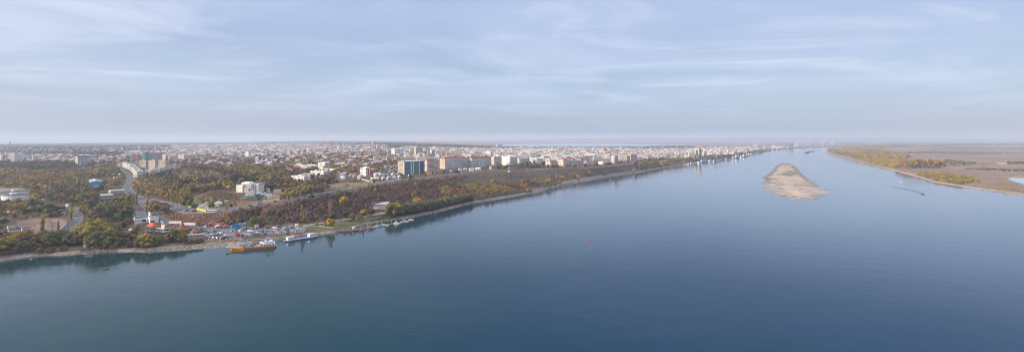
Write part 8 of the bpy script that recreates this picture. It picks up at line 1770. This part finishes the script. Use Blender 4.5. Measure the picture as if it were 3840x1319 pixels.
NI = max(0, 296 - len(his)); ind = his + rest[:NI]; idset = set(id(s) for s in ind); mass = [s for s in SITES if id(s) not in idset]
SHAPE = {'round': '', 'willow': 'willow-like ', 'poplar': 'poplar-shaped ', 'bush': 'bushy ', 'fir': 'conifer ', 'bare': 'leafless '}
for i, s in enumerate(ind):
    k = s['kind']; cm, tm = NEAR[k][i % 4]; hm = s['h']; wf = {'willow': 1.0, 'round': 1.0}.get(k, 1.0) * tr.uniform(.88, 1.12)
    nm = {'poplar': 'poplar_tree', 'willow': 'willow_tree', 'bush': 'bush', 'fir': 'fir_tree', 'bare': 'bare_tree', 'round': 'tree'}[k]; cat = 'bush' if k == 'bush' else 'tree'
    root = empty(nm, (s['x'], s['y'], s['z']), tr.uniform(0, 6.28)); root.scale = (hm * wf, hm * wf, hm)
    o = bpy.data.objects.new('crown', cm); COL.objects.link(o); o.parent = root; o.color = (*s['col'], 1)
    if k != 'bush': o = bpy.data.objects.new('trunk', tm); COL.objects.link(o); o.parent = root
    if s['lab']: tag(root, s['lab'], cat, s['grp'] or 'trees of the near town and river bank')
    else: auto(root, (SHAPE[k] + s['c'] + (' bush' if k == 'bush' else ' tree')), s['u'], s['v'] - hm / s['y'] * F * .5, cat, s['grp'] or ('trees on the right bank' if s['u'] > 3090 else 'trees of the near town and river bank'))
def merge(name, L_, label, cat):
    V, Fc, C_, Sh = [], [], [], []; n0 = 0; rn = np.random.RandomState(9)
    for i, s in enumerate(L_):
        v, f_, sh = FARM[s['kind']][i % 4]
        a = rn.uniform(0, 6.28); ca, sa = math.cos(a), math.sin(a); h = s['h']; w_ = h * rn.uniform(.95, 1.3)
        x = v[:, 0] * w_; y = v[:, 1] * w_
        V.append(np.stack([x * ca - y * sa + s['x'], x * sa + y * ca + s['y'], v[:, 2] * h + s['z'] - .2], 1)); Fc.append(f_ + n0); n0 += len(v)
        C_.append(np.tile(np.array(s['col']), (len(v), 1))); Sh.append(sh)
    me = tri_mesh(name, np.concatenate(V), np.concatenate(Fc), M_FOLC, col=np.concatenate(C_), sh=np.concatenate(Sh))
    o = bpy.data.objects.new(name, me); COL.objects.link(o); tag(o, label, cat, kind='stuff')
merge('woodland', [s for s in mass if s['kind'] != 'bush'], 'autumn woodland and street trees spreading through the town and slopes', 'woodland')
merge('scrub', [s for s in mass if s['kind'] == 'bush'], 'low brown scrub and hedges on the slope and banks', 'scrub')
# low ground cover on the slope, verges and reeds
def cover(name, polys, sp, h0, h1, cols_, side, lab, seed):
    S_ = []; rn = random.Random(seed)
    for poly in polys:
        w3 = [P(u, v, side) for u, v in poly]; xs = [p[0] for p in w3]; ys = [p[1] for p in w3]; pw = [(p[0], p[1]) for p in w3]
        for i in range(int((max(xs) - min(xs)) / sp) + 1):
            for j in range(int((max(ys) - min(ys)) / sp) + 1):
                x = min(xs) + (i + rn.random()) * sp; y = min(ys) + (j + rn.random()) * sp
                if inpoly(x, y, pw) and not road_near(x, y):
                    cn = rn.choice(cols_); S_.append(dict(x=x, y=y, z=G(x, y, side), h=rn.uniform(h0, h1), kind='bush', col=tuple(q * rn.uniform(.8, 1.2) for q in rn.choice(PAL[cn]))))
    merge(name, S_, lab, 'ground cover')
cover('slope_shrubs', [[(600, 830), (600, 805), (650, 792), (720, 803), (860, 800), (860, 836), (760, 838), (660, 832)], [(730, 755), (820, 716), (880, 730), (905, 752), (880, 775), (820, 770)]], 3.4, .8, 1.9, ['brown', 'russet', 'purple brown', 'brown'], 'c', 'reddish brown shrubs and dry grass on the bare slope', 31)
cover('reed_bed', [[(1395, 828), (1410, 818), (1490, 798), (1500, 806), (1480, 815), (1440, 824)]], 2.2, 1.6, 2.8, ['grey green', 'green', 'olive'], 'c', 'green reeds and grass between promenade and marina beach', 32)

HS.sort(key=lambda s: -s['app'])
CNM = {WHITE: 'white', CREAM: 'cream', (.66, .62, .55): 'off-white', (.55, .50, .45): 'beige', (.60, .45, .38): 'peach', LG: 'pale grey', (.42, .38, .35): 'grey-brown', (.66, .60, .54): 'off-white', (.62, .52, .48): 'pinkish', (.5, .5, .52): 'grey', (.45, .25, .2): 'brick-red', (.2, .3, .42): 'blue-grey'}
RNM = {0: 'red-brown', 1: 'red-brown', 2: 'brown', 3: 'grey', 4: 'grey', 5: 'pale', 6: 'dark', 7: 'orange-red'}
def house_geo(bm, s, org=(0, 0, 0)):
    ca, sa = math.cos(s['a']), math.sin(s['a']); ox, oy, oz = org
    A = lambda i, j: (ox + ca * i - sa * j, oy + sa * i + ca * j)
    w_, l_, h = s['w'] / 2, s['l'] / 2, s['h']; q = [A(-w_, -l_), A(w_, -l_), A(w_, l_), A(-w_, l_)]; acc = 0
    for i in range(4):
        a, b_ = q[i], q[(i + 1) % 4]; ln = math.dist(a, b_)
        bm.face([(*a, oz - 3), (*b_, oz - 3), (*b_, oz + h), (*a, oz + h)], s['wc'], [(acc, -3), (acc + ln, -3), (acc + ln, h), (acc, h)], 0, 1.0); acc += ln
    if s['flat']:
        bm.face([(*p, oz + h) for p in q], s['rc'] if max(s['rc']) > .25 and s['rc'][0] < s['rc'][2] * 1.5 else GROOF, None, 1)
        if h > 9: c0 = A(w_ * .3, 0); bm.prism([A(w_ * .1, -2), A(w_ * .1 + 4, -2), A(w_ * .1 + 4, 2), A(w_ * .1, 2)], oz + h, oz + h + 2.6, s['wc'], None, 1)
    else:
        e = .5; q = [A(-w_ - e, -l_ - e), A(w_ + e, -l_ - e), A(w_ + e, l_ + e), A(-w_ - e, l_ + e)]; rh = min(3.4, l_ * .7); R0, R1 = A(-w_ + l_ * .6, 0), A(w_ - l_ * .6, 0); rc = s['rc']
        if w_ <= l_ * .7: R0 = R1 = A(0, 0)
        z0, z1 = oz + h, oz + h + rh
        bm.face([(*q[0], z0), (*q[1], z0), (*R1, z1), (*R0, z1)], rc, None, 1); bm.face([(*q[2], z0), (*q[3], z0), (*R0, z1), (*R1, z1)], rc, None, 1)
        bm.face([(*q[1], z0), (*q[2], z0), (*R1, z1)], rc, None, 1); bm.face([(*q[3], z0), (*q[0], z0), (*R0, z1)], rc, None, 1)
for s in HS[:185]:
    bm = MB(); house_geo(bm, s); big = s['h'] > 8.5
    o = bm.build('apartment_block' if big else 'house', [M_FAC, M_PLAIN], None, (s['x'], s['y'], s['z']))
    rn_ = '' if s['flat'] else ' with ' + RNM[PR.index(s['rc'])] + ' roof' if s['rc'] in PR[:8] else ''
    auto(o, CNM.get(s['wc'], 'pale') + (' flat-topped block' if s['flat'] and big else ' block' if big else ' flat-roofed house' if s['flat'] else ' house') + rn_, s['u'], s['v'], 'apartment block' if big else 'house', 'houses and small blocks of the town')
bm = MB()
for s in HS[185:]: house_geo(bm, s, (s['x'], s['y'], s['z']))
tag(bm.build('distant_town', [M_FAC, M_PLAIN]), 'pale mass of small houses and blocks in the hazy town', 'town', kind='stuff')

# ------------------------------------------------------------------ labels worked out from landmarks
LM = [(361, 690, 'the blue warehouse'), (69, 740, 'the oil tanks'), (58, 862, 'the derelict white house'), (396, 742, 'the cream car showroom'), (530, 815, 'the white factory hall'), (572, 858, 'the red-roofed villa'), (680, 855, 'the turreted tent restaurant'), (825, 848, 'the red market halls'), (884, 852, 'the blue pavilion'), (918, 700, 'the hillside mansion'), (1040, 720, 'the windowless white building'), (955, 915, 'the orange ferry'), (1130, 897, 'the blue pontoon'), (1320, 862, 'the wooden pier'), (1488, 834, 'the large white yacht'), (1418, 783, 'the brown lodge'), (1372, 643, 'the magenta-striped block'), (1542, 630, 'the teal hotel'), (1620, 625, 'the maroon-roofed tower'), (1700, 612, 'the left red-roofed block'), (1800, 608, 'the right red-roofed block'), (1912, 600, 'the striped balcony block'), (1909, 642, 'the mast monument'), (2116, 625, 'the red sculpture'), (2086, 665, 'the white riverside column'), (2260, 545, 'the radio mast'), (2618, 575, 'the green glass tower'), (575, 618, 'the three cream towers'), (312, 605, 'the dark banded tower'), (546, 590, 'the green-netted building'), (990, 600, 'the twin church spires'), (929, 583, 'the lone white tower'), (3460, 613, 'the orange grove'), (3810, 680, 'the pond'), (2960, 547, 'the shipyard hall'), (1215, 618, 'the stepped white block'), (1128, 674, 'the nearest white slab'), (1570, 570, 'the tall tan tower'), (1452, 605, 'the white pole tower'), (745, 790, 'the yellow hoarding'), (160, 855, 'the dirt yard'), (285, 783, 'the side street corner'), (526, 748, 'the road junction'), (470, 650, 'the avenue'), (65, 592, 'the stepped white tower'), (658, 630, 'the white school'), (1118, 578, 'the four small towers'), (1407, 598, 'the yellow building'), (2304, 600, 'the cream balcony tower'), (2140, 610, 'the red-capped trio'), (2639, 606, 'the blue floating restaurant'), (2765, 588, 'the cream-bridged ship'), (3100, 568, 'the right bank tip'), (3560, 672, 'the green thicket'), (1768, 755, 'the willow belt end'), (1470, 815, 'the willow belt start'), (735, 590, 'the long cream pair'), (1300, 700, 'the bare field'), (1233, 790, 'the grey poplar pair'), (1138, 810, 'the tan poplar cluster'), (350, 890, 'the big willow clump'), (970, 560, 'the far white houses')]
buck = {}
for o, desc, u, v in AUTO:
    best = min(LM, key=lambda m: (m[0] - u) ** 2 + ((m[1] - v) * 1.6) ** 2); dx, dy = u - best[0], (v - best[1]) * 1.6
    if math.hypot(dx, dy) < 7: rel = 'at'
    elif abs(dx) > 2.4 * abs(dy): rel = 'left of' if dx < 0 else 'right of'
    elif abs(dy) > 2.4 * abs(dx): rel = 'behind' if dy < 0 else 'in front of'
    else: rel = ('up and ' if dy < 0 else 'down and ') + ('left of' if dx < 0 else 'right of')
    buck.setdefault((desc, rel, best[2]), []).append((math.hypot(dx, dy), o))
for (desc, rel, lm), lst in buck.items():
    lst.sort(key=lambda t_: t_[0])
    for i, (_, o) in enumerate(lst):
        o['label'] = desc + (' ' if len(lst) == 1 else ', ' + nth(i).replace('first', 'nearest') + (' ' if i == 0 else ' nearest ') ) + rel + ' ' + lm
